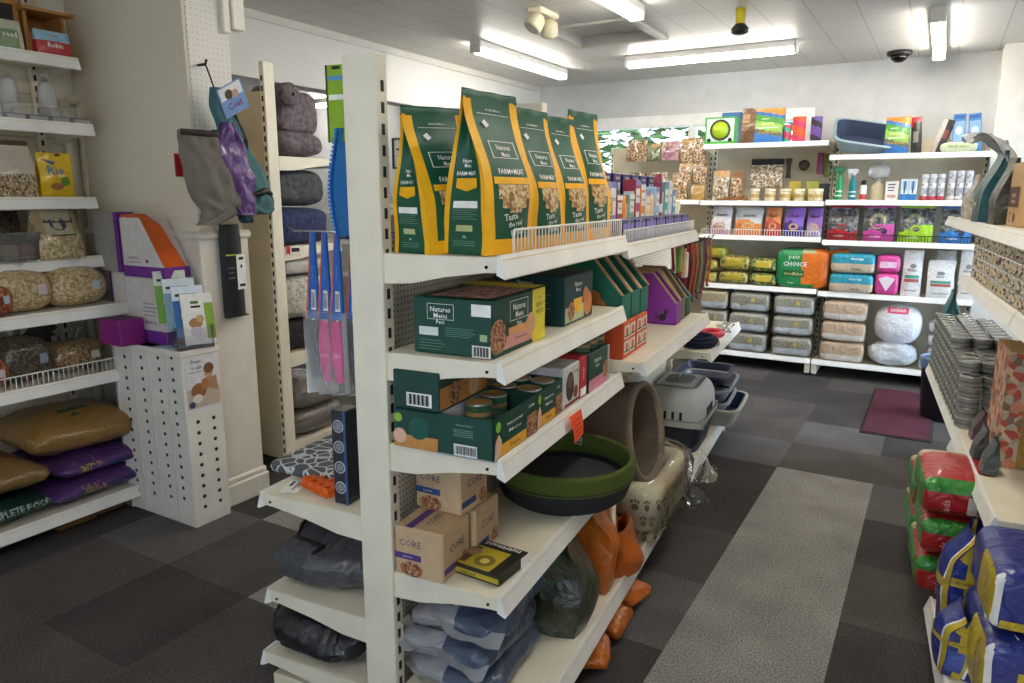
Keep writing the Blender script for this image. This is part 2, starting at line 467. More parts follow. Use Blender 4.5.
# window in the back wall
w = MB()
for a in ((-3.25, -3.17, 1.2, 2.30), (-1.14, -1.06, 1.2, 2.30), (-3.17, -1.14, 2.19, 2.30), (-3.17, -1.14, 1.2, 1.28), (-2.18, -2.12, 1.28, 2.19)):
    w.box(a[0], a[1], YN-.03, YN+.09, a[2], a[3], C('#fbfbf8', .35), .008)
wi = struct('window_1', w)
g = MB(); g.box(-3.17, -1.14, YN+.04, YN+.046, 1.28, 2.19, clear('window_glass', '#ffffff', .02, .02)); struct('window_glass', g, parent=wi)
# greenery outdoors
leafm = [C('#4c6b34', .6), C('#5f8042', .6), C('#3c5a2c', .6)]
h = MB()
for k in range(7000):
    x = rnd.uniform(-8, 3); y = 9.5+rnd.uniform(-.4, .6); z = .8+rnd.random()*(2.4+.35*math.sin(x*1.7)+.2*math.sin(x*4.1))
    r = Matrix.Rotation(rnd.uniform(0, 6.3), 4, 'Z') @ Matrix.Rotation(rnd.uniform(-1, 1), 4, 'X')
    h.add([Vector((x, y, z))+(r @ Vector(p))*.17 for p in ((-.5, 0, 0), (0, -.35, .1), (1, 0, 0), (0, .35, .1))], [(0, 1, 2, 3)], leafm[k % 3])
h.build('hedge'); hd = bpy.data.objects['hedge']; tag(hd, 'leafy green hedge outdoors behind the back window', 'hedge', kind='stuff')
g = MB(); g.box(-12, .9, 7.3, 16, -.2, -.05, C('#7d8570', .9)); struct('ground_outside', g)

# ================================================================== LIGHT FITTINGS
TUBE = emit('tube_glow', '#fff8ec', 26)
def strip_light(x, y, L, along, label, group='fluorescent ceiling lights'):
    t = thing('strip_light', label, 'light', (x, y, ZC), 0 if along == 'x' else PI/2, group)
    a = MB(); a.box(-L/2, L/2, -.045, .045, -.05, 0, WHITE, .006); a.build('housing', t)
    a = MB(); a.prism([(-.036, -.05), (-.03, -.088), (.03, -.088), (.036, -.05)], 'x', -L/2+.02, L/2-.02, TUBE); a.build('diffuser', t)
    for sx in (-1, 1):
        a = MB(); a.box(sx*(L/2-.02), sx*(L/2+.004), -.046, .046, -.092, -.0, C('#d8d5cd', .5), .005); a.build('end_cap', t)
    return t
strip_light(-3.08, 5.42, 1.45, 'y', 'lit strip light beside the bulkhead over the bagged kibble')
strip_light(-1.70, 3.62, 1.5, 'y', 'lit strip light cut by the top of the photo')
strip_light(-1.70, 5.87, 1.32, 'x', 'lit strip light running across above the lime ball box')
strip_light(-.15, 6.0, 1.45, 'y', 'lit strip light beyond the dome camera, seen end on')
strip_light(-.45, -.5, 1.45, 'y', 'strip light over the near end of the aisle')  # out-of-view lamp, added to brighten the foreground
strip_light(-.15, 2.6, 1.45, 'y', 'strip light over the aisle above the light carpet strip')  # unseen fitting put in to light the shelf sides facing the aisle
strip_light(-6.45, 6.6, 1.0, 'x', 'lit strip light in the room beyond the bulkhead')

t = thing('dome_camera', 'small black dome camera on the white ceiling', 'camera', (-.423, 6.72, ZC))
a = MB(); a.lathe([(.085, -.03), (.09, -.02), (.09, 0)], C('#1b1b1d', .4), 24); a.build('mounting_ring', t)
a = MB(); a.lathe([(.002, -.085), (.03, -.08), (.055, -.06), (.068, -.03)], C('#0c0c0e', .08), 24); a.build('dome', t)
t = thing('alarm_beacon', 'yellow tube with a black bell end hanging from the ceiling', 'alarm', (-1.184, 4.75, ZC))
a = MB(); a.lathe([(.028, -.09), (.03, -.05), (.03, 0)], C('#d6c32a', .4), 20); a.build('yellow_tube', t)
a = MB(); a.lathe([(.03, -.15), (.05, -.14), (.052, -.115), (.03, -.09)], C('#1a1a1c', .4), 20); a.build('bell', t)
t = thing('emergency_light', 'cream twin-headed emergency light on the ceiling by the hatch', 'light', (-2.25, 4.2, ZC))
a = MB(); a.box(-.05, .05, -.12, .12, -.035, 0, CREAM2, .01); a.build('base_plate', t)
for sy in (-1, 1):
    a = MB(); a.lathe([(.05, -.06), (.058, -.045), (.05, .02), (.025, .04)], C('#cfc9a8', .45), 20); a.lathe([(.001, -.063), (.045, -.06)], C('#e8e6da', .15), 20, cap=False)
    a.build('lamp_head', t, (0, sy*.085, -.075), rot=(sy*.5, .4, 0))

# conduit on the left wall
t = thing('conduit_pipe', 'cream pipe with an elbow running down the wall beside the bird feeders', 'pipe', (-3.82, 2.1, 0))
a = MB(); a.tube([(0, 0, .0), (0, 0, 1.95), (0, .02, 1.99), (0, .09, 2.0)], .021, CREAM2, 10); a.tube([(0, .07, .0), (0, .07, 2.0)], .018, CREAM2, 10); a.build('pipe_run', t)
a = MB(); a.lathe([(.027, -.03), (.027, .03)], CREAM2, 12); a.build('elbow', t, (0, .0, 1.96))

# ================================================================== SHELVING
def shelf(root, xi, xo, y0, y1, z, sg=1, guard=None, lip=.05, br=.075, gh=.06, gmat=None, gstep=.022, g0=None):
    a = MB()
    a.box(sg*xi, sg*xo, y0+.004, y1-.004, z-.022, z, CREAM, .003)
    w_ = xo-xi
    pr = [(xi, z-.001), (xo-.012, z-.001), (xo-.004, z-.034), (xo-.05, z-.036), (xi+w_*.55, z-.05), (xi+w_*.25, z-br*.95), (xi, z-br)]
    for yy in (y0+.003, y1-.007):
        a.prism([(sg*p[0], p[1]) for p in pr], 'y', yy, yy+.004, CREAM)
    if z > .3: a.lathe([(.004, -.002), (.004, .002)], DARK, 8, M=Matrix.Translation((sg*(xo-.04), y0+.0015, z-.022)) @ Matrix.Rotation(PI/2, 4, 'X'))
    o = a.build('shelf', root)
    a = MB()
    a.prism([(sg*p[0], p[1]) for p in [(xo-.012, z+.006), (xo-.004, z+.006), (xo+.012, z-lip+.004), (xo+.008, z-lip), (xo-.014, z-lip+.01)]], 'y', y0+.002, y1-.002, WHITE)
    a.build('price_strip', o)
    if guard:
        a = MB(); gm = gmat or WHITE
        ya, yb = (y0+.02 if g0 is None else g0), y1-.02
        x_ = sg*(xo-.016)
        a.tube([(x_, ya, z), (x_, ya, z+gh-.006), (x_, ya+.006, z+gh), (x_, yb-.006, z+gh), (x_, yb, z+gh-.006), (x_, yb, z)], .0035, gm, 6)
        n = int((yb-ya)/gstep)
        for k in range(1, n):
            yy = ya+(yb-ya)*k/n
            a.tube([(x_, yy, z), (x_, yy, z+gh)], .0021, gm, 4)
        a.build('wire_guard', o)
    return o
def upright(root, x0, x1, y0, y1, h, slots, name='upright_post'):
    """slots: list of (face, other...) with face '+x','-x','-y'"""
    a = MB(); a.box(x0, x1, y0, y1, 0, h, CREAM, .003)
    n = int((h-.06)/.05)
    for fc in slots:
        for k in range(n):
            z = h-.06-.05*k-.026
            ym = (y0+y1)/2; xm = (x0+x1)/2
            if fc == '+x': a.box(x1-.001, x1+.0012, ym-.006, ym+.006, z, z+.026, DARK)
            if fc == '-x': a.box(x0-.0012, x0+.001, ym-.006, ym+.006, z, z+.026, DARK)
    return a.build(name, root)

# centre gondola
gon = thing('gondola_shelving', 'cream double-sided shop shelving running along the middle of the carpet', 'shelving', G(0, 0), RG)
for k, (s0, hh) in enumerate(((-.005, 1.86), (1.0, 1.86), (2.25, 1.5), (3.28, 1.5))):
    upright(gon, -.426, -.326, s0, s0+.045, hh, ['+x', '-x'])
for s0, s1, hh in ((.04, 1.0, 1.43), (1.045, 2.25, 1.43), (2.295, 3.28, 1.3)):
    a = MB(); a.box(-.392, -.36, s0, s1, .12, hh, pegmat('pegboard_cream', '#e3d9c3', .0165, .17)); a.build('back_panel', gon)
XI = .332
def gshelf(z, t_out, s0, s1, **k):
    # local x runs from the post (-.326) to the lip (-t_out)
    return shelf_raw(gon, -XI, -t_out, s0, s1, z, **k)
def shelf_raw(root, xi, xo, y0, y1, z, **k):
    sub = shelf(root, 0, abs(xo-xi), y0, y1, z, **k)
    sub.location.x += xi
    return sub
for z, gd in ((1.39, True), (1.14, None), (.895, None), (.53, None)):
    gshelf(z, .0, .0, 1.0, guard=gd, g0=.10) if gd else gshelf(z, .0, .0, 1.0)
gshelf(1.36, .0, 1.0, 2.25, guard=True, gh=.05); gshelf(.94, -.08, 1.0, 2.25)
gshelf(.735, -.10, 2.25, 3.28)
for s0, s1 in ((0, 1.0), (1.0, 2.25), (2.25, 3.28)): gshelf(.16, -.075, s0, s1, br=.05)
def lshelf(z, t_out, s0, s1, **k):
    o = shelf(gon, 0, t_out-.42, s0, s1, z, sg=-1, **k); o.location.x = -.42; return o
for z in (.672, .36): lshelf(z, .795, 0, 1.0)
lshelf(.14, .83, 0, 1.0, br=.05)
for z in (.14, .67, 1.2): lshelf(z, .79, 1.045, 2.25)
for s0 in (.01, 1.0, 2.25, 3.26):
    a = MB(); a.box(-.8, .05, s0, s0+.03, 0, .07, CREAM2, .003)
    for xx in (-.78, .03): a.lathe([(.018, 0), (.018, .012), (.008, .014)], DARK, 10, M=Matrix.Translation((xx, s0+.015, 0)))
    a.build('base_leg', gon)

# back wall run: three bays
DZ = .014
def back_unit(xl, xr, heights, label, depth, top, guards=(), lips=None):
    t = thing('shelving_unit', label, 'shelving', (xl, 7.02, 0), RB)
    W_ = xr-xl
    a = MB(); a.box(.0, .03, .0, W_, .1, top, C('#d9cfb9', .6)); a.build('back_panel', t)
    for y in (0, W_-.03): upright(t, 0, .05, y, y+.03, top, ['+x'])
    for i, z in enumerate(heights):
        d = depth[i]
        shelf(t, .05, d, .0, W_, z+DZ, lip=.038, guard=(z in guards), gmat=(BLK if guards and z in guards and xl > -.9 else WHITE), gh=.055)
    for y in (.0, W_-.045):
        a = MB(); a.box(.05, depth[-1]-.02, y, y+.045, .03, .1, CREAM2, .003)
        a.box(depth[-1]-.05, depth[-1]-.01, y, y+.045, .02, .13, CREAM, .003)
        a.lathe([(.02, 0), (.02, .015), (.008, .02)], DARK, 10, M=Matrix.Translation((depth[-1]-.03, y+.022, 0))); a.build('foot', t)
    return t
back_unit(-1.905, -.865, (1.965, 1.475, 1.175, .735, .13), 'cream wall shelving bay under the back window with the lime ball box on top', (.42, .42, .42, .42, .44), 2.0, (1.175,))
back_unit(-.855, .27, (1.848, 1.485, 1.155, .722, .13), 'cream wall shelving bay beside the pier with a tilted litter tray on top', (.42, .42, .42, .42, .44), 2.0, (1.155,))
back_unit(-2.945, -1.915, (1.48, 1.175, .735, .13), 'cream wall shelving bay under the window holding brown chews, behind the gondola', (.42, .42, .42, .44), 2.0)

# left wall unit
lw = thing('shelving_unit', 'cream wall shelving holding bird seed and kibble sacks beside the perforated stand', 'shelving', (-3.85, .75, 0), 0)
a = MB(); a.box(0, .02, 0, 1.28, .12, 2.6, CREAM2)
for k in range(12): a.box(.019, .022, 0, 1.28, .2+.2*k, .205+.2*k, C('#b7ad98', .6))
a.build('back_panel', lw)
for y in (0, 1.2): upright(lw, 0, .045, y, y+.04, 2.6, ['+x'])
for z, d, gd in ((2.15, .30, None), (1.85, .36, None), (1.515, .32, None), (1.235, .32, None), (1.015, .48, None), (.70, .49, True), (.12, .56, None)):
    shelf(lw, .03, d, 0, 1.295, z, guard=gd, gh=.06)
for y in (.02, 1.2):
    a = MB(); a.box(.05, .5, y, y+.05, 0, .07, CREAM2, .003); a.box(.47, .51, y, y+.05, 0, .1, CREAM, .003); a.build('foot', lw)

# run across the other aisle, seen end on
wu = thing('shelving_unit', 'tall cream shelving seen end on behind the column, stacked with fleeces', 'shelving', (-3.055, 2.715, 0), PI/2)
a = MB(); a.box(0, .02, .03, 1.0, .05, 2.06, C('#d5c8ab', .55)); a.build('back_panel', wu)
a = MB(); a.box(-.022, .0485, 0, .035, 0, 2.2, CREAM, .003)
for k in range(42): a.box(-.0235, -.02, .011, .023, 2.13-.05*k-.026, 2.13-.05*k, DARK)
a.build('upright_post', wu)
upright(wu, -.02, .05, .965, 1.0, 2.2, [])
for z in (1.735, 1.255, .66, .14): shelf(wu, .05, .48, .0, 1.0, z)

# right-hand run (goods face the aisle)
ru = thing('shelving_unit', 'cream shelving along the aisle stacked with tins and red bags', 'shelving', G(0, -1.66), RL)
def ry(s): return -s
a = MB(); a.box(0, .03, -3.3, .3, .1, 1.9, CREAM2); a.build('back_panel', ru)
for s in (-.3, 1.05, 2.2, 3.26): upright(ru, .0, .06, ry(s)-.04, ry(s), 1.95, ['+x'])
for s0, s1 in ((-.3, 1.05), (1.06, 3.27)):
    shelf(ru, .06, .475, ry(s1), ry(s0), 1.42, br=.07, lip=.045)
    shelf(ru, .06, .49, ry(min(s1, 2.28)), ry(s0), 1.19, br=.07, lip=.045)
    b0, b1, bd = ((-.3, 1.28, .585) if s0 < 0 else (1.29, 3.27, .33)); shelf(ru, .06, bd, ry(b1), ry(b0), .125, br=.05)
shelf(ru, .06, .485, ry(3.27), ry(.97), .575, br=.08, lip=.045)
for s, e in ((-.28, .56), (1.0, .56), (3.2, .31)):
    a = MB(); a.box(.06, e, ry(s)-.04, ry(s), 0, .07, CREAM2, .003); a.box(e-.01, e+.02, ry(s)-.045, ry(s), 0, .11, CREAM, .003); a.build('foot', ru)
# ================================================================== GOODS: shapes
def sgn(a, e): return math.copysign(abs(a)**e, a)
def sm(a, b, x):
    x = max(0, min(1, (x-a)/(b-a))); return x*x*(3-2*x)
class Carton:
    def __init__(s, d, w, h, mat, b=.003, top=None):
        s.d, s.w, s.h = d, w, h; s.mb = MB(); s.mb.box(-d/2, d/2, -w/2, w/2, 0, h, mat, b)
        e = .0008
        s.F = lambda u, v: (d/2+e, (u-.5)*w, v*h)
        s.N = lambda u, v: ((u-.5)*d, -w/2-e, v*h)
        s.R = lambda u, v: ((.5-u)*d, w/2+e, v*h)
        s.T = lambda u, v: ((.5-v)*d, (u-.5)*w, h+e)
        s.asp = {'F': h/w, 'N': h/d, 'T': d/w}
    def p(s, f, u0, v0, u1, v1, mat): s.mb.patch(getattr(s, f), u0, v0, u1, v1, mat); return s
    def t(s, f, txt, u, v, w, h, mat, rot=0):
        g = getattr(s, f); W_, H_ = {'F': (s.w, s.h), 'N': (s.d, s.h), 'R': (s.d, s.h), 'T': (s.w, s.d)}[f]
        e = .0006
        def mp(a, b):
            P = g(a/W_, b/H_); n = {'F': (e, 0, 0), 'N': (0, -e, 0), 'R': (0, e, 0), 'T': (0, 0, e)}[f]
            return (P[0]+n[0], P[1]+n[1], P[2]+n[2])
        s.mb.text(txt, mp, u*W_, v*H_, w*W_, h*H_, mat, rot); return s
    def d_(s, f, u, v, r, mat, k=1):
        g = getattr(s, f); W_, H_ = {'F': (s.w, s.h), 'N': (s.d, s.h), 'R': (s.d, s.h), 'T': (s.w, s.d)}[f]
        s.mb.disc(g, u, v, r/W_, k*r/H_, mat); return s
    def lines(s, f, u0, u1, v0, v1, n, mat, th=.012):
        for i in range(n):
            v = v0+(v1-v0)*i/max(1, n-1); s.p(f, u0, v, u0+(u1-u0)*(.82+.18*((i*37) % 5)/4), v+th, mat)
        return s
    def barcode(s, f, u0, v0, u1, v1):
        s.p(f, u0, v0, u1, v1, PAPER); n = 16; g = getattr(s, f)
        e = {'F': (.0005, 0, 0), 'N': (0, -.0005, 0), 'R': (0, .0005, 0), 'T': (0, 0, .0005)}[f]
        g2 = lambda a, b: tuple(p+q for p, q in zip(g(a, b), e))
        for i in range(n):
            a = u0+(u1-u0)*(.06+.88*i/n); s.mb.patch(g2, a, v0+(v1-v0)*.12, a+(u1-u0)*(.02+.02*((i*5) % 3)), v1-(v1-v0)*.1, INK)
        return s
    def done(s, name, label, cat, loc, rz, group=None, parent=None):
        o = s.mb.build(name, parent, loc, rz); return tag(o, label, cat, group) if not parent else o

class Bag:
    """standing gusseted bag: front +x, base on z=0"""
    def __init__(s, w, d, h, lean=0, bulge=.02, gus=.6, top=.008, seed=0, noise_=.004, taper=.0, t0=.3, nu=16, nv=22):
        s.w, s.d, s.h = w, d, h; s.lean, s.bulge, s.gus, s.top, s.seed, s.na, s.taper, s.t0 = lean, bulge, gus, top, seed, noise_, taper, t0
        s.nu, s.nv = nu, nv; s.mb = MB()
    def hd(s, v): return s.d/2*(1-sm(s.t0, 1.0, v))+s.top/2
    def hw(s, v): return s.w/2*(1-s.taper*v)*(1-.02*math.sin(PI*min(1, v*1.3)))
    def wob(s, p):
        n = noise.noise_vector(Vector((p[0]*9+s.seed*3.1, p[1]*9+s.seed, p[2]*7)))*s.na
        k = min(1, p[2]/.04)
        return (p[0]+n.x*k+s.lean*(p[2]/s.h)**2, p[1]+n.y*k, p[2])
    def front(s, u, v, off=.0):
        x = s.hd(v)+s.bulge*math.sin(PI*max(0, min(1, u)))*math.sin(PI*min(1, .15+v*.8))+off
        return s.wob((x, (u-.5)*2*s.hw(v), v*s.h))
    def side(s, q, v, sd=-1, off=0):
        """q 0 (front edge) .. 1 (back edge)"""
        gi = s.gus*sm(.3, .98, v)*s.hd(0)
        x = s.hd(v)*(1-2*q); y = sd*(s.hw(v)-gi*(1-abs(2*q-1))*.8+off)
        return s.wob((x, y, v*s.h))
    def make(s, fm, smat=None, bm=None):
        """fm(u,v) -> material of the front; smat(q,v) of the side gussets"""
        bm = bm or fm
        if smat is None: smat = fm if isinstance(fm, bpy.types.Material) else (lambda q, v: fm(.02, v))
        nu, nv = s.nu, s.nv; ns = max(4, nu//3)
        s.mb.grid(lambda u, v: s.front(u, v), nu, nv, fm)
        def back(u, v):
            p = s.front(u, v); x = -s.hd(v)-s.bulge*.6*math.sin(PI*u)*math.sin(PI*min(1, .15+v*.8))
            return s.wob((x, (u-.5)*2*s.hw(v), v*s.h))
        s.mb.grid(back, nu, nv, bm)
        for sd in (-1, 1): s.mb.grid(lambda q, v, sd=sd: s.side(q, v, sd), ns, nv, smat)
        s.mb.box(-s.d/2*.95, s.d/2*.95, -s.w/2*.95, s.w/2*.95, 0, .004, bm(.5, 0) if callable(bm) and not isinstance(bm, bpy.types.Material) else bm)
        return s
    def text(s, txt, u, v, w, h, mat, rot=0, sidef=None):
        if sidef is None:
            s.mb.text(txt, lambda a, b: s.front(a/s.w, b/s.h, .0025), u*s.w, v*s.h, w*s.w, h*s.h, mat, rot)
        else:
            D_ = s.d
            s.mb.text(txt, lambda a, b: s.side(1-a/D_, b/s.h, sidef, .0025), u*D_, v*s.h, w*D_, h*s.h, mat, rot)
        return s
    def patch(s, u0, v0, u1, v1, mat, sidef=None, nu=6, nv=4):
        if sidef is None: s.mb.patch(lambda a, b: s.front(a, b, .0018), u0, v0, u1, v1, mat, nu, nv)
        else: s.mb.patch(lambda a, b: s.side(1-a, b, sidef, .0018), u0, v0, u1, v1, mat, nu, nv)
        return s
    def disc(s, u, v, ru, rv, mat, n=18): s.mb.disc(lambda a, b: s.front(a, b, .002), u, v, ru, rv, mat, n); return s
    def poly(s, pts, mat, sidef=None):
        if sidef is None: s.mb.poly(lambda a, b: s.front(a, b, .0022), pts, mat)
        else: s.mb.poly(lambda a, b: s.side(1-a, b, sidef, .0022), pts, mat)
        return s
    def done(s, name, label, cat, loc, rz, group=None, rot=None):
        o = s.mb.build(name, None, loc, rz, rot); return tag(o, label, cat, group)

class Blob:
    """soft sack / bale: superellipsoid sitting on z=0"""
    def __init__(s, d, w, h, e1=.45, e2=.35, na=.03, ns=6, seed=0, flat=.0, n=(48, 24)):
        s.a, s.b, s.c = d/2, w/2, h/2; s.e1, s.e2, s.na, s.ns, s.seed, s.flat, s.n = e1, e2, na, ns, seed, flat, n
        s.d, s.w, s.h = d, w, h; s.mb = MB()
    def dis(s, p, off=0):
        q = Vector(p); n = noise.noise(q*s.ns+Vector((s.seed*1.7, s.seed, 3.1)))*s.na+(.25-abs(noise.noise(q*s.ns*2.3+Vector((s.seed, 0, s.seed)))))*s.na*.9
        q = Vector((q.x*(1+n), q.y*(1+n*.6), q.z*(1+n)))
        if off: q += q.normalized()*off
        z = q.z+s.c
        if z < 0: z *= .15
        return (q.x, q.y, max(z, 0.0005))
    def surf(s, u, v):
        th = 2*PI*u; ph = PI*(v-.5)
        cp = sgn(math.cos(ph), s.e1)
        return s.dis((s.a*cp*sgn(math.cos(th), s.e2), s.b*cp*sgn(math.sin(th), s.e2), s.c*sgn(math.sin(ph), s.e1)))
    def make(s, mat):
        """mat or f(nx,ny,nz) on the unit block"""
        if isinstance(mat, bpy.types.Material): mm = mat
        else:
            def mm(u, v):
                th = 2*PI*u; ph = PI*(v-.5); cp = sgn(math.cos(ph), s.e1)
                return mat(cp*sgn(math.cos(th), s.e2), cp*sgn(math.sin(th), s.e2), sgn(math.sin(ph), s.e1))
        s.mb.grid(s.surf, s.n[0], s.n[1], mm, cu=True); return s
    def top(s, u, v, off=.004):
        x = (.5-v)*2*s.a*.999; y = (u-.5)*2*s.b*.999
        r = (abs(x/s.a)**(2/s.e2)+abs(y/s.b)**(2/s.e2))**(s.e2/s.e1)
        return s.dis((x, y, s.c*max(0, 1-r)**(s.e1/2)), off)
    def front(s, u, v, off=.004):
        y = (u-.5)*2*s.b*.999; z = (v-.5)*2*s.c*.999
        k = max(0, 1-abs(z/s.c)**(2/s.e1))**(s.e1/s.e2)
        return s.dis((s.a*max(0, k-abs(y/s.b)**(2/s.e2))**(s.e2/2), y, z), off)
    def near(s, u, v, off=.004):
        x = (u-.5)*2*s.a*.999; z = (v-.5)*2*s.c*.999
        k = max(0, 1-abs(z/s.c)**(2/s.e1))**(s.e1/s.e2)
        return s.dis((x, -s.b*max(0, k-abs(x/s.a)**(2/s.e2))**(s.e2/2), z), off)
    def patch(s, f, u0, v0, u1, v1, mat, nu=8, nv=6, off=.004):
        g = getattr(s, f); s.mb.patch(lambda a, b: g(a, b, off), u0, v0, u1, v1, mat, nu, nv); return s
    def text(s, f, txt, u, v, w, h, mat, rot=0, off=.011):
        g = getattr(s, f); W_, H_ = {'top': (s.w, s.d), 'front': (s.w, s.h), 'near': (s.d, s.h)}[f]
        s.mb.text(txt, lambda a, b: g(a/W_, b/H_, off), u*W_, v*H_, w*W_, h*H_, mat, rot); return s
    def done(s, name, label, cat, loc, rz, group=None, rot=None, parent=None):
        o = s.mb.build(name, parent, loc, rz, rot); return tag(o, label, cat, group) if not parent else o

def fins(b, mat, w=.02):
    """crimped end seams of a pillow sack (both y ends)"""
    pass

_canc = {}
def can(r, h, label_m, lid_m, band=None):
    a = MB(); rim = C('#c9c9c6', .3, 'plain', 1.0)
    pr = [(r*.9, 0, rim), (r, .003, rim), (r, .006, label_m)]
    if band: pr += [(r, h*.35, band), (r, h*.55, label_m)]
    pr += [(r, h-.006, rim), (r*1.01, h-.004, rim), (r*1.01, h-.001, rim), (r*.94, h, rim), (r*.92, h-.002, lid_m), (r*.3, h-.0018, lid_m)]
    a.lathe(pr, rim, 20)
    return a

# ================================================================== CENTRE GONDOLA, AISLE SIDE
# ---- green kibble bags on the top shelf
def kibble(s, t, label, w=.20, d=.115, h=.42, tilt=0, lean=.0, seed=1, z=1.392, tw=0):
    b = Bag(w, d, h, lean=lean, bulge=.014, gus=.8, seed=seed, noise_=.009, t0=.33, nu=28, nv=30, top=.006)
    tan = speckle('kibble_photo', ['#b98d5a', '#d4b27c', '#9a6c3e', '#e1c795'], 120)
    def fm(u, v):
        if u < .15 or u > .86 or v < .10: return YEL
        return GREEN
    b.make(fm, lambda q, v: YEL if q < .14 or q > .9 else GREEN, lambda u, v: GREEN)
    # front print
    b.patch(.16, .455, .85, .50, YEL); b.patch(.22, .36, .82, .452, tan); b.patch(.28, .30, .74, .365, tan); b.patch(.40, .27, .62, .31, tan)
    b.text('Natures', .5, .69, .42, .035, PAPER); b.text('Menu', .5, .645, .30, .03, PAPER)
    for (p, q, r_, s_) in ((.24, .62, .76, .624), (.24, .725, .76, .729), (.24, .62, .255, .729), (.745, .62, .76, .729)): b.patch(p, q, r_, s_, PAPER, nu=3, nv=2)
    b.text('FARM+MEAT', .5, .535, .6, .035, PAPER)
    b.text('Taste', .42, .245, .34, .045, PAPER, .12); b.text('the real', .5, .2, .34, .035, PAPER, .12); b.text('meat', .55, .15, .34, .045, PAPER, .12)
    b.text('the fresh difference', .5, .93, .5, .014, PAPER); b.patch(.2, .90, .8, .903, PAPER, nu=4, nv=1)
    b.poly([(.24, .845), (.31, .865), (.37, .83), (.30, .81)], PAPER)
    # side gusset print
    b.text('Natures', .5, .60, .5, .025, PAPER, 0, -1); b.text('Menu', .5, .57, .4, .025, PAPER, 0, -1); b.text('FARM+MEAT', .5, .52, .7, .025, PAPER, 0, -1)
    b.poly([(.22, .43), (.22, .49), (.8, .49), (.8, .43), (.5, .405)], YEL, -1)
    b.patch(.2, .30, .82, .345, PAPER, -1, 4, 2)
    for k in range(5): b.patch(.2, .285-.014*k, .8-.1*(k % 2), .288-.014*k, C('#7fa394', .6), -1, 3, 1)
    b.patch(.3, .15, .68, .19, C('#b9c08a', .6), -1, 3, 2); b.text('2kg', .5, .115, .2, .02, PAPER, 0, -1)
    for k in range(3): b.patch(.25, .085-.014*k, .75, .088-.014*k, C('#7fa394', .6), -1, 3, 1)
    o = b.mb.build('kibble_bag', None, G(s, t, z), RG, (tilt, 0, RG+tw))
    tag(o, label, 'bag', 'green kibble bags on the top shelf')
    # crimped top seam with a zip strip
    c_ = MB(); c_.grid(lambda u, v: b.wob((b.top*.3*(1 if v < .5 else -1)+.003*math.sin(u*14), (u-.5)*2*b.hw(1), h+.018*math.sin(PI*v) if .2 < v < .8 else h-.004)), 14, 4, GREEN)
    c_.build('top_seam', o)
    return o
kibble(.125, .235, 'green and yellow kibble bag set back beside the slotted post', .2, .12, .335, seed=2, tw=-.28, tilt=.05)
kibble(.14, .10, 'tallest green and yellow kibble bag, standing at the near shelf corner', .205, .125, .365, seed=3, tw=-.18)
kibble(.37, .26, 'green kibble bag behind, only its top corner showing', .19, .10, .35, seed=4)
kibble(.37, .10, 'green and yellow kibble bag, second behind the wire guard', .195, .12, .35, seed=5, tw=-.1)
kibble(.585, .10, 'green and yellow kibble bag, third behind the wire guard', .195, .12, .35, seed=6, tw=-.12)
kibble(.79, .10, 'tall green kibble bag with wide yellow edge, fourth behind the wire guard', .19, .12, .385, seed=7, tw=-.12)
kibble(.93, .115, 'darker green kibble bag at the far end, beside the purple boxes', .12, .11, .315, seed=9)

# ---- shelf two: printed cartons
LEM = C('#e6d636', .5, 'card')
c = Carton(.222, .325, .142, GREENC)
c.p('F', .735, .0, 1, 1, LEM).p('F', .06, .08, .735, .30, PINKISH).p('F', .28, .30, .735, .44, C('#e0a060', .5, 'card'))
c.d_('F', .1, .34, .045, FOOD).d_('F', .70, .38, .03, C('#d8a27c', .6, 'card'))
c.p('F', .30, .55, .64, .56, PAPER).p('F', .30, .90, .64, .91, PAPER).p('F', .30, .55, .306, .91, PAPER).p('F', .634, .55, .64, .91, PAPER)
c.t('F', 'Natures', .47, .79, .28, .12, PAPER).t('F', 'Menu', .47, .65, .22, .11, PAPER).t('F', 'Paté', .47, .48, .14, .08, PAPER)
c.t('F', 'GREAT', .87, .7, .2, .09, GREENC).t('F', 'VALUE', .87, .57, .2, .09, GREENC).t('F', '24 x 85g', .87, .82, .2, .05, GREENC)
c.p('F', 0, 0, .735, .055, GREENC).t('F', 'Paté with chicken', .5, .22, .36, .05, INK)
c.p('N', .75, .72, .99, .93, PAPER).t('N', 'Natures', .36, .80, .26, .10, PAPER).t('N', 'Menu', .36, .69, .2, .09, PAPER).t('N', 'Paté', .36, .58, .12, .07, PAPER)
for q in ((.19, .62, .53, .628), (.19, .89, .53, .898), (.19, .62, .195, .898), (.525, .62, .53, .898)): c.p('N', *q, PAPER)
c.p('N', .08, .33, .33, .48, C('#d9e0dc', .6, 'card')).lines('N', .42, .80, .34, .48, 5, C('#6f978a', .6), .009).lines('N', .08, .42, .08, .24, 4, C('#6f978a', .6), .009)
c.barcode('N', .76, .01, .99, .22).p('N', .86, .30, .95, .42, C('#a9c08f', .6, 'card'))
c.p('T', .02, .02, .72, .8, speckle('pate_print', ['#a0746a', '#c08f86', '#8a6058', '#d3aaa0'], 90))
c.p('T', .74, .0, 1, 1, LEM)
c.done('pate_carton', 'dark green multipack carton with a yellow end panel, front of the second shelf', 'box', G(.195, .152, 1.142), RG, 'cartons on the second shelf')
c = Carton(.235, .26, .15, C('#0a3b3c', .5, 'card'))
c.t('N', 'Natures', .45, .86, .3, .08, PAPER).t('N', 'Menu', .45, .77, .24, .07, PAPER).lines('N', .14, .82, .22, .68, 9, C('#7aa09a', .6), .012).t('N', 'www', .6, .09, .3, .05, PAPER)
c.t('F', 'Natures', .45, .80, .36, .10, PAPER).t('F', 'Menu', .45, .68, .28, .09, PAPER).p('F', .02, .05, .66, .36, C('#b9c49a', .5, 'card')).p('F', .3, .2, .6, .5, YELC)
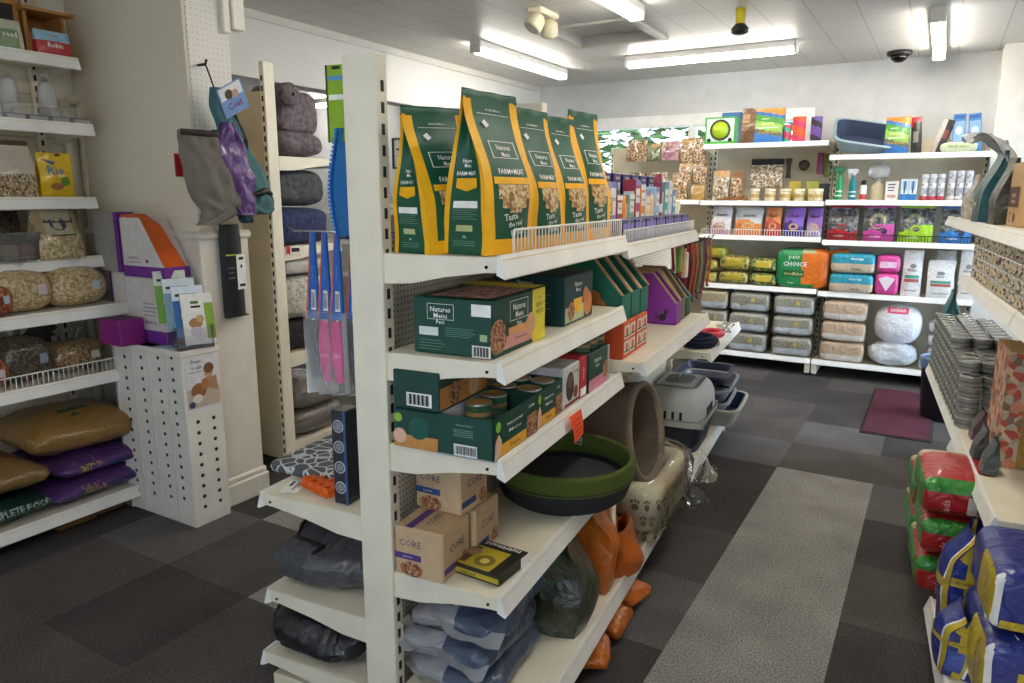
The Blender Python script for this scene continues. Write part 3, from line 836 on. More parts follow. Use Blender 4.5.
c.d_('F', .22, .26, .03, FOOD).d_('F', .8, .32, .04, C('#d58a4a', .5, 'card')).d_('F', .72, .52, .025, C('#c9743a', .5, 'card')); c.p('T', .02, .02, .98, .98, C('#0d4745', .5, 'card'))
c.done('pate_carton', 'dark teal carton with lines of white text, behind the yellow-ended one', 'box', G(.655, .165, 1.142), RG, 'cartons on the second shelf')
c = Carton(.13, .3, .13, C('#123a33', .5, 'card')); c.p('T', .05, .1, .95, .9, C('#5d4136', .6, 'card')).lines('N', .1, .9, .2, .8, 5, C('#6f978a', .6), .012)
c.done('pate_carton', 'dark carton tucked deep under the top shelf by the pegboard', 'box', G(.52, .262, 1.142), RG, 'cartons on the second shelf')

def display_carton(s, t, z, outer, inner, label, d=.24, w=.115, h=.235, fill=None):
    """shelf-ready carton with sloped sides: open tall at the back, low at the front"""
    o = thing('display_carton', label, 'box', G(s, t, z), RG, 'slope-sided display cartons')
    pr = [(-d/2, 0), (d/2, 0), (d/2, h*.42), (d*.02, h), (-d/2, h)]
    a = MB(); T_ = .006
    for sy in (-1, 1):
        y0, y1 = sy*w/2, sy*(w/2-T_)
        a.prism(pr, 'y', min(y0, y1), max(y0, y1), outer)
    a.box(-d/2, d/2, -w/2, w/2, 0, .006, outer); a.box(-d/2, -d/2+.005, -w/2, w/2, 0, h, outer)
    a.build('carton_sides', o)
    a = MB(); a.box(d/2-.006, d/2, -w/2, w/2, 0, h*.42, outer); a.build('front_panel', o)
    a = MB()
    for sy in (-1, 1):
        y = sy*(w/2-T_/2)
        p0, p1 = Vector((d/2, y, h*.42)), Vector((d*.02, y, h)); a.tube([p0, p1, (-d/2, y, h)], .006, inner, 5, smooth=False)
    a.box(-d/2+.006, d*.0, -w/2+.008, w/2-.008, h*.8, h*.805, inner)
    a.build('cut_edge', o)
    if fill:
        for k in range(3):
            a = MB(); a.box(-d*.45+.06*k, -d*.45+.05+.06*k, -w/2+.01, w/2-.01, .006, h*(.86-.13*k), fill, .004); a.build('pouch', o)
    return o
GRC = C('#14705a', .55, 'card')
for k, (s, lb) in enumerate(((1.08, 'green slope-sided carton with raw kraft edges, nearest of its row'), (1.205, 'green slope-sided carton with raw kraft edges, second of its row'), (1.33, 'green slope-sided carton with raw kraft edges, third, next to the purple one'))):
    o = display_carton(s, .135, 1.078, GRC, KRAFT, lb)
    if k == 0:
        a = MB(); mp = lambda u, v: (-.12+.24*u, -.0585, .235*v)
        a.poly(mp, [(.02, .02), (.45, .02), (.5, .3), (.35, .5), (.2, .36), (.02, .4)], C('#b9c49a', .5, 'card')); a.poly(mp, [(.3, .1), (.42, .2), (.4, .55), (.3, .5)], YELC)
        a.disc(mp, .55, .35, .12, .14, C('#c9743a', .5, 'card')); a.disc(mp, .66, .25, .08, .1, C('#d58a4a', .5, 'card')); a.disc(mp, .14, .2, .09, .11, FOOD); a.text('TASTY', mp, .22, .68, .08, .3, C('#cfe3d8', .6), PI/2); a.build('printed_side', o)
OR2 = C('#d9541f', .55, 'card')
for k, (s, lb) in enumerate(((1.10, 'orange food carton with white label panels beneath the green cartons'), (1.27, 'second orange carton beneath the green cartons'))):
    c = Carton(.25, .16, .134, OR2)
    for (u0, v0, u1, v1) in ((.06, .55, .48, .92), (.54, .55, .94, .92), (.06, .12, .48, .48), (.54, .12, .94, .48)):
        c.p('F', u0, v0, u1, v1, C('#e9ded2', .55, 'card')); c.d_('F', (u0+u1)/2, (v0+v1)/2, .018, C('#b5763f', .6, 'card')); c.p('F', u0+.02, v0+.04, u1-.03, v0+.1, C('#3f7a50', .6, 'card'))
    c.done('food_carton', lb, 'box', G(s, .13, .942), RG, 'orange cartons on the lower mid shelf')
pc = display_carton(1.88, .115, .942, C('#8e35a8', .55, 'card'), KRAFT, 'bright purple slope-sided display carton with a black cat print', .24, .10, .24)
a = MB(); mp = lambda u, v: (-.12+.24*u, -.0515, .24*v)
a.disc(mp, .74, .14, .07, .07, INK); a.disc(mp, .80, .235, .04, .045, INK); a.poly(mp, [(.77, .26), (.775, .32), (.80, .27)], INK); a.poly(mp, [(.81, .27), (.835, .31), (.84, .25)], INK); a.tube([mp(.68, .1), mp(.62, .17), mp(.6, .26)], .003, INK, 4); a.build('cat_print', pc)
display_carton(2.02, .115, .942, C('#7a6a4f', .6, 'card'), KRAFT, 'brown kraft display carton with its plain back turned to the aisle', .22, .12, .245)
display_carton(2.15, .115, .942, C('#1f5d3e', .55, 'card'), C('#8b9498', .6, 'card'), 'dark green and grey display carton at the shelf end', .22, .09, .22)

# ---- shelf three: open trays of tins
def tray(s, t, w, d, label, z=.897, h=.105, layers=1, near=False, food='#d98a2b'):
    o = thing('tin_tray', label, 'tray', G(s, t, z), RG, 'open trays of food tins')
    a = MB(); th = .004; inn = C('#c9c9d6', .6, 'card')
    a.box(-d/2, d/2, -w/2, w/2, 0, th, inn)
    for (p, q, r_, s_) in ((-d/2, d/2, -w/2, -w/2+th), (-d/2, d/2, w/2-th, w/2), (-d/2, -d/2+th, -w/2, w/2), (d/2-th, d/2, -w/2, w/2)): a.box(p, q, r_, s_, 0, h, GREENC)
    a.box(-d/2+th, d/2-th, -w/2+th, -w/2+th+.001, .004, h-.002, inn); a.box(-d/2+th, -d/2+th+.001, -w/2+th, w/2-th, .004, h-.002, inn)
    F = lambda u, v: (d/2+.0008, (u-.5)*w, v*h); Nn = lambda u, v: ((u-.5)*d, -w/2-.0008, v*h)
    F2 = lambda u, v: (d/2+.0014, (u-.5)*w, v*h); N2 = lambda u, v: ((u-.5)*d, -w/2-.0014, v*h)
    a.patch(F, .16, .02, .72, .30, C('#e8a92f', .5, 'card')); a.patch(F, .74, .02, .98, .6, FOOD); a.disc(F, .1, .78, .05, .13, C('#8fc43a', .5)); a.poly(F, [(.02, .02), (.15, .02), (.17, .4), (.11, .6), (.04, .45)], C('#e3b89a', .6, 'card'))
    a.text('Natures', lambda p, q: F2(p, q), .45, .72, .34, .16, PAPER); a.text('Menu', lambda p, q: F2(p, q), .45, .54, .26, .14, PAPER); a.text('24h', lambda p, q: F2(p, q), .83, .82, .14, .16, PAPER)
    a.text('Paté', F2, .45, .16, .2, .1, INK)
    if near:
        a.patch(Nn, .3, .04, .72, .32, PAPER)
        for i in range(18): a.patch(N2, .32+.0215*i, .08, .328+.0215*i+.004*(i % 3), .29, INK)
        for i in range(4): a.patch(Nn, .3, .52+.05*i, .66, .535+.05*i, C('#7fa394', .6))
        a.text('Natures Menu', N2, .5, .8, .3, .05, C('#9fbab0', .6))
    a.build('tray', o)
    r = .036; k = 0
    nx = int((d-.01)/(2*r+.002)); ny = int((w-.01)/(2*r+.002))
    for L in range(layers):
        for i in range(nx):
            for j in range(ny):
                if near and L == layers-1 and i == nx-1 and j == 0 and layers > 1: continue
                m = _canc.setdefault(('tin', food), can(r, .05, C('#3a6b4c', .5, 'card'), C('#c09a55', .35, 'plain', .3), C('#b58a5a', .5, 'card')).mesh('tin'))
                q = bpy.data.objects.new('food_tin', m); COL.objects.link(q)
                lx = -d/2+.008+r+i*(d-.016-2*r)/max(1, nx-1); ly = -w/2+.008+r+j*(w-.016-2*r)/max(1, ny-1)
                p = G(s, t, z)+Matrix.Rotation(RG, 3, 'Z') @ Vector((lx, ly, .005+.051*L))
                q.location = p; q.rotation_euler = (0, 0, k*1.3); k += 1
                rowname = ['outer', 'inner'] if nx == 2 else ['outer', 'middle', 'inner']
                tag(q, 'gold-lidded tin in the %s tray, %s%s of its %s row' % (label.split(' ')[0], (['lower layer, ', 'upper layer, '][L] if layers > 1 else ''), ORD[j], rowname[nx-1-i]), 'tin', 'gold-lidded tins in the open trays')
    return o
tray(.125, .095, .27, .155, 'near-most green tray holding gold-lidded tins', near=True, layers=2)
tray(.36, .105, .19, .165, 'second green tray holding tins piled above its rim', layers=2)
def small_box(s, t, z, d, w, h, mat, label, f=None, name='food_carton', rz=RG, group=None):
    c = Carton(d, w, h, mat)
    if f: f(c)
    return c.done(name, label, 'box', G(s, t, z), rz, group)
small_box(.53, .1, .897, .16, .135, .13, C('#dcdad8', .5, 'card'), 'white food carton with a dark animal photo, between green trays', lambda c: (c.d_('F', .38, .5, .034, C('#4a4038', .6, 'card'), 1.35), c.d_('F', .38, .62, .02, C('#7a5f4a', .6, 'card')), c.p('F', .05, .05, .95, .12, C('#8a2f2f', .5, 'card')), c.t('F', 'POUCHES', .72, .8, .4, .07, INK), c.d_('F', .75, .3, .02, C('#9a4a3a', .6, 'card'))))
small_box(.635, .1, .897, .16, .065, .135, C('#c9303a', .5, 'card'), 'narrow red food carton beside the white animal carton', lambda c: (c.t('F', 'meaty', .5, .6, .7, .1, PAPER, PI/2), c.p('F', .1, .05, .9, .25, PAPER)))
small_box(.78, .1, .897, .17, .21, .13, GREENC, 'green and pink carton at the end of the tin shelf', lambda c: (c.p('F', 0, 0, 1, .33, C('#d98aa0', .5, 'card')), c.t('F', 'Natures', .4, .78, .4, .12, PAPER), c.t('F', 'Menu', .4, .63, .3, .1, PAPER), c.d_('F', .8, .4, .03, FOOD), c.p('F', .9, 0, 1, 1, C('#b9b6be', .5, 'card'))))
for k in range(8):
    q = bpy.data.objects.new('food_tin', _canc[('tin', '#d98a2b')]); COL.objects.link(q); i, j = k % 4, k//4
    q.location = G(.70+.075*i-.02*j, .06+.075*j, 1.0285)
    q.location = G(.715+.074*(i % 3), .065+.074*(k//3), 1.0285)
    if k > 5: bpy.data.objects.remove(q); continue
    tag(q, 'gold-lidded tin on the green and pink carton, %s along its %s row' % (ORD[k % 3], ['outer', 'inner'][k//3]), 'tin', 'gold-lidded tins on the carton')
GB = C('#0f3f36', .5, 'card')
for k, (z, lb) in enumerate(((.897, 'dark green and orange box, lower of two by the pegboard'), (1.0, 'dark green box with barcode, upper of two by the pegboard'))):
    c = Carton(.135, .26, .10, GB); c.p('F', .02, .05, .98, .6, C('#c98a45', .5, 'card')).d_('F', .3, .35, .03, FOOD).d_('F', .7, .35, .03, C('#e0b48a', .5, 'card'))
    if k: c.barcode('N', .3, .1, .85, .45)
    else: c.p('N', 0, 0, 1, .35, C('#c98a45', .5, 'card')).d_('N', .55, .55, .03, C('#12564a', .5, 'card')).d_('N', .13, .3, .02, C('#e3b89a', .5, 'card')).d_('N', .1, .78, .012, C('#8fc43a', .5, 'card'))
    c.done('food_carton', lb, 'box', G(.125, .238, z), RG, 'green boxes by the pegboard')
# orange sale ticket clipped to the price strip
a = MB(); a.grid(lambda u, v: (.004+.006*math.sin(v*2.5)+.01*v*(1-u), (u-.5)*.1+.012*v, -.085*v), 6, 8, C('#ff5a1e', .5))
for k in range(4): a.patch(lambda u, v: (.0075+.006*math.sin(v*2.5)+.01*v*(1-u), (u-.5)*.1+.012*v, -.085*v), .15, .2+.18*k, .8-.12*(k % 2), .24+.18*k, C('#b23a10', .6))
tag(a.build('sale_ticket', None, G(.465, -.013, .897), RG), 'fluorescent orange ticket hanging from the tin shelf price strip', 'ticket')

# ---- shelf four
COREC = C('#c9ab86', .6, 'card')
def core(s, t, z, label, band='#5a3a8e', rz=RG, h=.138):
    c = Carton(.15, .14, h, COREC)
    BL = C('#2f4d86', .5, 'card') if band == 'b' else C('#5c3d86', .5, 'card')
    c.t('N', 'CORE', .33, .68, .46, .14, C('#6b5a70', .6)).p('N', .0, .33, .55, .46, BL).t('N', '6 pouches', .27, .395, .4, .05, PAPER).d_('N', .34, .14, .036, FOOD, .6)
    c.t('F', 'CORE', .5, .60, .62, .16, C('#6b5a70', .6)).p('F', .02, .14, .55, .27, BL).d_('F', .8, .2, .02, FOOD)
    c.p('T', .0, .62, 1, .78, BL).t('T', 'CORE', .5, .45, .5, .16, C('#6b5a70', .6)).p('T', .0, .0, 1, .005, C('#a88c6a', .6, 'card')).p('T', .47, .0, .475, .6, C('#a88c6a', .6, 'card'))
    return c.done('pouch_carton', label, 'box', G(s, t, z), rz, 'beige pouch cartons on the fourth shelf')
core(.072, .245, .532, 'beige pouch carton at the shelf end, standing lowest and nearest')
core(.235, .235, .532, 'beige pouch carton standing behind the nearest one', 'b')
core(.19, .25, .672, 'beige pouch carton laid on top of the other two', 'b', RG-.06)
c = Carton(.15, .155, .032, C('#232018', .5, 'card')); BKY = C('#b4a22c', .5, 'card')
c.p('T', .02, .22, .74, .98, BKY).d_('T', .3, .5, .03, C('#7a6a28', .6, 'card')).d_('T', .3, .5, .014, C('#d8c65a', .6, 'card')).p('T', .1, .8, .7, .98, C('#5a4030', .6, 'card')).d_('T', .5, .86, .02, C('#9a7a52', .6, 'card'))
c.t('T', 'nutriment', .87, .5, .8, .13, PAPER, PI/2).p('N', .0, .25, 1, .7, BKY).t('N', 'raw food', .35, .45, .4, .3, INK).p('F', .7, 0, 1, 1, PAPER)
c.done('flat_food_box', 'flat yellow and black box lying by the beige pouch cartons', 'box', G(.135, .098, .532), RG-.12)

# round green and charcoal dog bed
t_ = thing('dog_bed', 'round dog bed with charcoal base and green rolled rim jutting over the shelf edge', 'pet bed', G(.70, .105, .532), RG)
CHF = C('#26262a', .9, 'fab'); OLV = C('#4c5a1e', .9, 'fab')
a = MB(); a.lathe([(.01, .0), (.195, .002), (.215, .02), (.236, .075), (.238, .085), (.226, .085), (.21, .03), (.19, .022), (.01, .022)], CHF, 48, wob=.012, seed=1, cap=False); a.build('base_wall', t_)
a = MB(); pr = [(.235, .074)]
for k in range(5): pr += [(.239, .079+.0125*k), (.235, .085+.0125*k)]
pr += [(.234, .138), (.226, .143), (.217, .135), (.220, .07)]
a.lathe(pr, OLV, 48, wob=.015, seed=1, cap=False); a.build('green_rim', t_)
a = MB(); a.lathe([(.21, .03), (.205, .055), (.17, .07), (.09, .078), (.002, .075)], C('#303036', .9, 'fab'), 40, wob=.03, seed=4, cap=False); a.build('inner_cushion', t_)
a = MB(); a.box(-.001, .001, -.014, .014, 0, .03, C('#b9b7b0', .6)); a.box(-.0015, .0015, -.01, .01, .006, .012, INK); a.build('care_tag', t_, (-.03, .214, .10), rot=(.2, 0, 1.5))

# ---- base shelf: wrapped cushions, olive and orange sacks
SIL = C('#9a9ba0', .35, 'film'); BLU = C('#414d63', .45, 'film')
for k, (z, w_, sh) in enumerate(((.165, .36, .0), (.25, .37, .015), (.335, .36, -.01))):
    b = Blob(.30, w_, .105, .85, .35, .15, 9, 3+k, n=(84, 36))
    b.make(lambda x, y, zz: SIL if (x < .05 and y < .55) else BLU)
    o = b.mb.build('wrapped_cushion', None, G(.215, .185+sh, z), RG+.06*(k-1))
    tag(o, ['plastic wrapped blue-grey pet cushion at the bottom of its pile', 'plastic wrapped blue-grey pet cushion in the middle of its pile', 'plastic wrapped blue-grey pet cushion on top of its pile'][k], 'cushion', 'wrapped cushions on the base shelf')
    a = MB()
    a.grid(lambda u, v: (-.155+.30*u, -w_/2+.02-.045*v+.012*math.sin(u*17+k), .05+.012*math.sin(u*11+2*k)+.02*v*math.sin(u*5)), 16, 3, clear('film_grey', '#e8e8ee', .35, .15)); a.build('plastic_flap', o)
    a = MB(); mp = lambda u, v: b.top(u, v, .006); mp2 = lambda u, v: b.top(u, v, .008)
    for i in range(6): a.patch(mp, .12+.02*i, .55+.05*(i % 3), .135+.02*i, .85, C('#55565c', .6), 1, 3)
    a.text('pet bed', mp2, .3, .7, .3, .1, C('#4a4b52', .6)); a.build('printed_label', o)
def paper_sack(s, t, z, d, w, h, col, label, seed, rot, e=(.75, .55), loc=None, grp=None):
    m = C(col, .5, 'film')
    if h > .15:
        b = Bag(w, d, h, bulge=.03, gus=.5, top=.03, seed=seed, noise_=.028, nu=22, nv=26, t0=.45); b.make(m, m)
    else:
        b = Blob(d, w, h, .9, .4, .22, 12, seed, n=(60, 30)); b.make(m)
    o = b.mb.build('soft_sack', None, loc or G(s, t, z), 0, rot); return tag(o, label, 'sack', grp)
o = paper_sack(.50, .10, .17, .20, .17, .33, '#2e3520', 'dark olive pouch bag standing beside the wrapped cushions', 11, (.0, .22, RG+.25))
a = MB(); a.box(-.004, .004, -.09, .09, -.004, .004, C('#c9c7bf', .6)); a.build('white_seam', o, (.1, .02, .14), rot=(.75, .2, .2))
o = paper_sack(.80, .09, .165, .20, .18, .36, '#c2661c', 'orange pouch bag standing on the base shelf beside the olive one', 12, (0, .14, RG+.2), grp='orange pouch bags')
a = MB(); a.grid(lambda u, v: (.108-.03*v, -.06+.14*u, .02+.32*v+.02*u), 3, 10, C('#e0d3c4', .5, 'film')) if False else a.tube([(.1, -.02, .06), (.105, .01, .18), (.08, .05, .31)], [.012, .009, .012], C('#e4d8c9', .5), 6); a.build('white_side_seam', o)
paper_sack(.94, .02, .165, .13, .16, .20, '#b95c18', 'crumpled orange bag slumped at the shelf lip before the paw print bed', 13, (0, .3, RG-.2), grp='orange pouch bags')
b = Blob(.12, .17, .16, .7, .5, .1, 9, 21); b.make(speckle('photo_print', ['#3a3c52', '#c9a58a', '#7a6a72', '#242536', '#d9d2cc'], 55, .4, True)); b.done('soft_sack', 'small printed pouch with dark blue photo between the orange bags and paw bed', 'sack', G(1.02, .10, .33), RG, rot=(.1, 0, RG)); b2 = paper_sack(1.0, .12, .165, .15, .18, .165, '#a9551a', 'orange bag lying under the blue printed pouch', 33, (0, 0, RG), grp='orange pouch bags')
for k, (s, t) in enumerate(((.98, -.06), (.78, -.055), (.58, -.05))):
    paper_sack(s, t, .005, .12, .17, .085, '#c2661c', ['orange bag on the carpet under the base shelf lip, farthest of three', 'orange bag on the carpet under the base shelf lip, middle of three', 'orange bag on the carpet under the base shelf lip, nearest of three'][k], 40+k, (0, 0, RG+.3*(k-1)), grp='orange pouch bags')

# ---- paw print bed in a plastic wrap
t_ = thing('cat_bed', 'cream cat bed printed with brown paws, in clear plastic on the base shelf', 'pet bed', G(1.42, .07, .163), RG)
CRF = C('#d6caa6', .85, 'fab'); PAW = C('#7d7048', .85, 'fab')
D_, W_, H_ = .42, .56, .24
def ring(k, r_, z):
    a_ = 2*PI*k; return (sgn(math.cos(a_), .38)*(D_/2-r_), sgn(math.sin(a_), .38)*(W_/2-r_), z)
def bedw(u, v):
    # outer wall up, over the padded rim, down inside
    if v < .55: q = v/.55; p = ring(u, .012+.02*(1-q)-.015*math.sin(PI*q), H_*q*.9)
    elif v < .8: q = (v-.55)/.25; p = ring(u, .012+.065*(.5-.5*math.cos(PI*q)), H_*.9+.03*math.sin(PI*q))
    else: q = (v-.8)/.2; p = ring(u, .077, H_*.9*(1-q)+.04*q)
    n = noise.noise(Vector(p)*9)*.012; return (p[0]*(1+n*3), p[1]*(1+n*2), max(p[2]+n*.5*(v > .1), .001))
wall_ = MB(); wall_.grid(bedw, 64, 18, CRF, cu=True)
def wallpt(u, v, off=.004):
    p = bedw(u, v*.55); l = math.hypot(p[0], p[1]); return (p[0]*(1+off/l), p[1]*(1+off/l), p[2])
a = wall_
for i in range(22):
    for j in range(3):
        u0 = (i+.5*(j % 2))/22+.006*math.sin(i*3+j); v0 = .2+.3*j
        a.disc(wallpt, u0 % 1, v0-.04, .010, .065, PAW, 10)
        for k in range(3): a.disc(wallpt, (u0-.009+.009*k) % 1, v0+.06+.02*(k == 1), .0038, .035, PAW, 7)
a.build('padded_wall', t_)
a = MB(); a.lathe([(.002, .045), (.13, .05), (.145, .03), (.145, .0)], C('#cfc5a8', .85, 'fab'), 32, sx=1, sy=1.4, cap=False); a.build('inner_cushion', t_)
a = MB(); a.patch(lambda u, v: wallpt(.945+.018*u, .46+.2*v, .006), 0, 0, 1, 1, C('#4a2c20', .7)); a.build('sewn_label', t_)
a = MB()
a.grid(lambda u, v: tuple(x*y for x, y in zip(Blob(D_+.05, W_+.05, H_+.08, .6, .5, .07, 9, 5).surf(u, v), (1, 1, 1))), 40, 20, clear('film_wrap', '#ffffff', .03, .12), cu=True)
def flap(u, v): return (D_/2-.02+.13*v*(.7+.3*math.sin(u*9)), .10+.2*u+.06*v*math.sin(u*7+1), .06+.20*u*(1-.3*v)+.03*math.sin(v*8+u*11)-.05*v)
a.grid(flap, 18, 10, clear('film_wrap', '#ffffff', .05, .12)); a.build('plastic_wrap', t_)

# ---- taupe cup bed on its side, resting in the paw bed
t_ = thing('cat_bed', 'taupe fleece cup bed tipped on its side, opening towards the aisle', 'pet bed', G(1.36, .085, .55), 0, rot=(0, 0, RG))
TAU = C('#7a6a58', .92, 'fab'); TA2 = C('#6b5c4c', .92, 'fab')
MT = Matrix.Rotation(math.radians(72), 4, 'Y') @ Matrix.Rotation(.0, 4, 'Z')
MT = Matrix.Rotation(math.radians(-3), 4, 'Z') @ Matrix.Rotation(math.radians(80), 4, 'Y')
a = MB(); a.lathe([(.002, -.20), (.16, -.195), (.19, -.17), (.205, -.06), (.212, .05), (.21, .085)], TAU, 48, wob=.03, seed=3, cap=False, M=MT); a.build('outer_wall', t_)
a = MB(); a.lathe([(.21, .08), (.214, .096), (.205, .108), (.19, .104), (.184, .085)], C('#8a7a68', .92, 'fab'), 48, wob=.02, seed=3, cap=False, M=MT); a.build('rolled_rim', t_)
a = MB(); a.lathe([(.186, .09), (.178, .0), (.17, -.1), (.15, -.15), (.002, -.16)], TA2, 48, wob=.05, seed=8, cap=False, M=MT)
a.build('fleece_lining', t_)

# ---- cat carrier and litter trays
t_ = thing('pet_carrier', 'pet carrier with pale grey lid and navy base on the base shelf', 'carrier', G(2.50, .10, .163), RG)
NAVY = C('#1c2438', .45); PGR = C('#c6c9c9', .4); PG2 = C('#9fa2a2', .35)
def tub(a, d0, w0, d1, w1, z0, z1, mat, e=.3, n=40, inner=None, th=.006, rim=0, floor=True, M=None):
    def out(u, v):
        an = 2*PI*u; return (sgn(math.cos(an), e)*(d0+(d1-d0)*v)/2, sgn(math.sin(an), e)*(w0+(w1-w0)*v)/2, z0+(z1-z0)*v)
    a.grid(out, n, 6, mat, cu=True, M=M)
    if inner:
        def inn(u, v):
            an = 2*PI*u; return (sgn(math.cos(an), e)*((d0+(d1-d0)*v)/2-th), sgn(math.sin(an), e)*((w0+(w1-w0)*v)/2-th), z0+.006+(z1-z0-.006)*v)
        a.grid(inn, n, 6, inner, cu=True, M=M)
        def top(u, v):
            an = 2*PI*u; k = th*(1-v)-rim*v; return (sgn(math.cos(an), e)*(d1/2-k), sgn(math.sin(an), e)*(w1/2-k), z1-.0+(.004 if .2 < v < .8 else 0))
        a.grid(top, n, 4, mat, cu=True, M=M)
        if rim: a.grid(lambda u, v: (sgn(math.cos(2*PI*u), e)*(d1/2+rim), sgn(math.sin(2*PI*u), e)*(w1/2+rim), z1-.014*v), n, 1, mat, cu=True, M=M)
    ptsb = [(sgn(math.cos(2*PI*i/n), e)*d0/2, sgn(math.sin(2*PI*i/n), e)*w0/2, z0+.001) for i in range(n)]
    a.add(ptsb, [tuple(range(n))], mat, False, M)
    if inner: a.add([(p[0]*.97, p[1]*.97, z0+.006) for p in ptsb], [tuple(range(n))], inner, False, M)
    return a
a = tub(MB(), .29, .42, .34, .49, 0, .155, NAVY, .32); a.build('lower_shell', t_)
a = tub(MB(), .355, .505, .365, .515, .15, .185, PGR, .32); a.box(-.17, .17, -.24, .24, .150, .152, PGR); a.build('joint_rim', t_)
def dome(u, v):
    an = 2*PI*u; ph = v*PI/2; k = .30
    r = math.cos(ph)**.42; z = .185+.175*math.sin(ph)**.8
    return (sgn(math.cos(an), k)*.172*(r if v < 1 else 0), sgn(math.sin(an), k)*.247*(r if v < 1 else 0), z)
a = MB(); a.grid(dome, 48, 14, PGR, cu=True)
for sy in range(4):
    a.box(.166, .176, -.085+.045*sy, -.070+.045*sy, .19, .232, DARK)
    a.box(-.07+.042*sy, -.056+.042*sy, -.2495, -.244, .19, .232, DARK)
a.build('upper_shell', t_)
a = MB(); a.grid(lambda u, v: (sgn(math.cos(2*PI*u), .35)*.125*(1-.999*v), sgn(math.sin(2*PI*u), .35)*.18*(1-.999*v), .349+.016*math.sin(PI/2*v)), 40, 6, clear('smoked_lid', '#9aa2a4', .35, .1), cu=True); a.build('clear_lid', t_)
a = MB(); a.tube([(0, -.06, .362), (0, -.055, .38), (0, .055, .38), (0, .06, .362)], .008, PG2, 8); a.build('handle', t_)
for sy, nm in ((-1, 'near'), (1, 'far')):
    a = MB(); a.box(.165, .18, sy*.2-.015, sy*.2+.015, .14, .20, PG2, .005); a.build('clip', t_)
LG = C('#8d9294', .4); NV2 = C('#1f2b4c', .4)
def litter(s, t, z, mat, inner, label, d=.36, w=.46, h=.10, rot=None, rim=.012, name='litter_tray'):
    a = tub(MB(), d*.84, w*.86, d, w, 0, h, mat, .3, 40, inner, .008, rim)
    o = a.build(name, None, G(s, t, z), 0, rot or (0, 0, RG)); return tag(o, label, 'litter tray', 'stacked litter trays')
litter(3.06, .02, .163, C('#a2a296', .45), C('#1f2b4c', .4), 'beige and navy litter tray at the bottom of the tray stack', .40, .5, .11)
litter(3.03, .045, .235, LG, NV2, 'grey litter tray with navy inside nested second in the stack', .31, .40, .085, (.04, .05, RG))
litter(3.08, .055, .30, C('#7a7f85', .4), C('#9aa0a6', .4), 'mid grey litter tray nested third in the stack', .34, .46, .085, (.03, .0, RG))
litter(3.20, .09, .365, C('#1d2334', .4), C('#232b42', .4), 'dark navy litter tray on top of the tray stack', .32, .42, .06, (.0, .0, RG))

# ---- bay two top: purple dental boxes and tubes
PU2 = C('#2b1f63', .45, 'card'); LILA = C('#8d86c9', .5, 'card')
for k in range(8):
    s = 1.07+.138*k
    c = Carton(.10, .105, .262, PU2)
    c.p('F', .1, .12, .44, .86, C('#b9c3df', .5, 'card')).p('F', .56, .12, .88, .86, C('#c9cfe4', .5, 'card')).p('N', .1, .1, .6, .85, LILA).t('F', 'dental', .5, .93, .7, .06, PAPER)
    c.done('dental_box', 'tall indigo box with pale panels, %s in the back row from the green bags' % ORD[k], 'box', G(s, .24, 1.362), RG, 'tall indigo boxes')
for k in range(7):
    s = 1.09+.16*k
    c = Carton(.07, .15, .085, PU2); c.p('F', .04, .1, .30, .85, LILA).p('F', .36, .1, .62, .85, LILA).p('F', .68, .1, .95, .85, LILA).t('F', 'teeth', .5, .92, .5, .1, PAPER)
    c.done('dental_box', 'low indigo box behind the wire guard, %s from the green bags' % ORD[k], 'box', G(s, .055, 1.362), RG, 'low indigo boxes')
spec = [('#19a0b8', 'turquoise', .165), ('#e9e7ee', 'white', .22), ('#9c2f55', 'plum', .17), ('#f0911f', 'orange', .17), ('#8fb0a0', 'sage', .175), ('#b03a55', 'deep red', .235), ('#e08a32', 'amber', .215), ('#e8d9c0', 'cream', .19), ('#f2c98a', 'peach', .18), ('#a9cbe8', 'sky blue', .21), ('#8e2d4b', 'claret', .27), ('#4fb3a3', 'sea green', .235), ('#dfe6ea', 'pale grey', .24), ('#6fa7cf', 'blue', .2)]
for k, (cl, nm, h) in enumerate(spec):
    s = 1.06+.083*k; m = C(cl, .45, 'card')
    if k in (3, 8, 10):
        t_ = thing('toothpaste_tube', '%s tube standing between the cartons above the indigo boxes' % nm, 'tube', G(s, .12, 1.362), RG, 'dental goods in the middle row')
        a = MB(); a.lathe([(.026, .03), (.028, .05), (.027, h*.8), (.022, h)], m, 18, sx=.8); a.lathe([(.0285, h*.35), (.0286, h*.5)], PAPER, 18, sx=.8, cap=False); a.build('tube_body', t_)
        a = MB(); a.lathe([(.02, 0), (.02, .03)], C('#3a4fa0', .4) if k == 10 else WHITE, 16); a.build('cap', t_)
    else:
        c = Carton(.055, .07, h, m); c.p('F', .1, .6, .9, .85, PAPER).p('F', .15, .15, .85, .45, C('#f0eef2', .5, 'card') if k != 1 else LILA).t('F', 'fresh', .5, .72, .7, .07, INK).p('N', .1, .3, .9, .8, C('#e6e3ea', .5, 'card')).p('F', 0, .9, 1, 1, LILA if k % 2 else PAPER)
        c.done('dental_carton', '%s carton standing in the middle row above the low indigo boxes' % nm, 'box', G(s, .125, 1.362), RG, 'dental goods in the middle row')
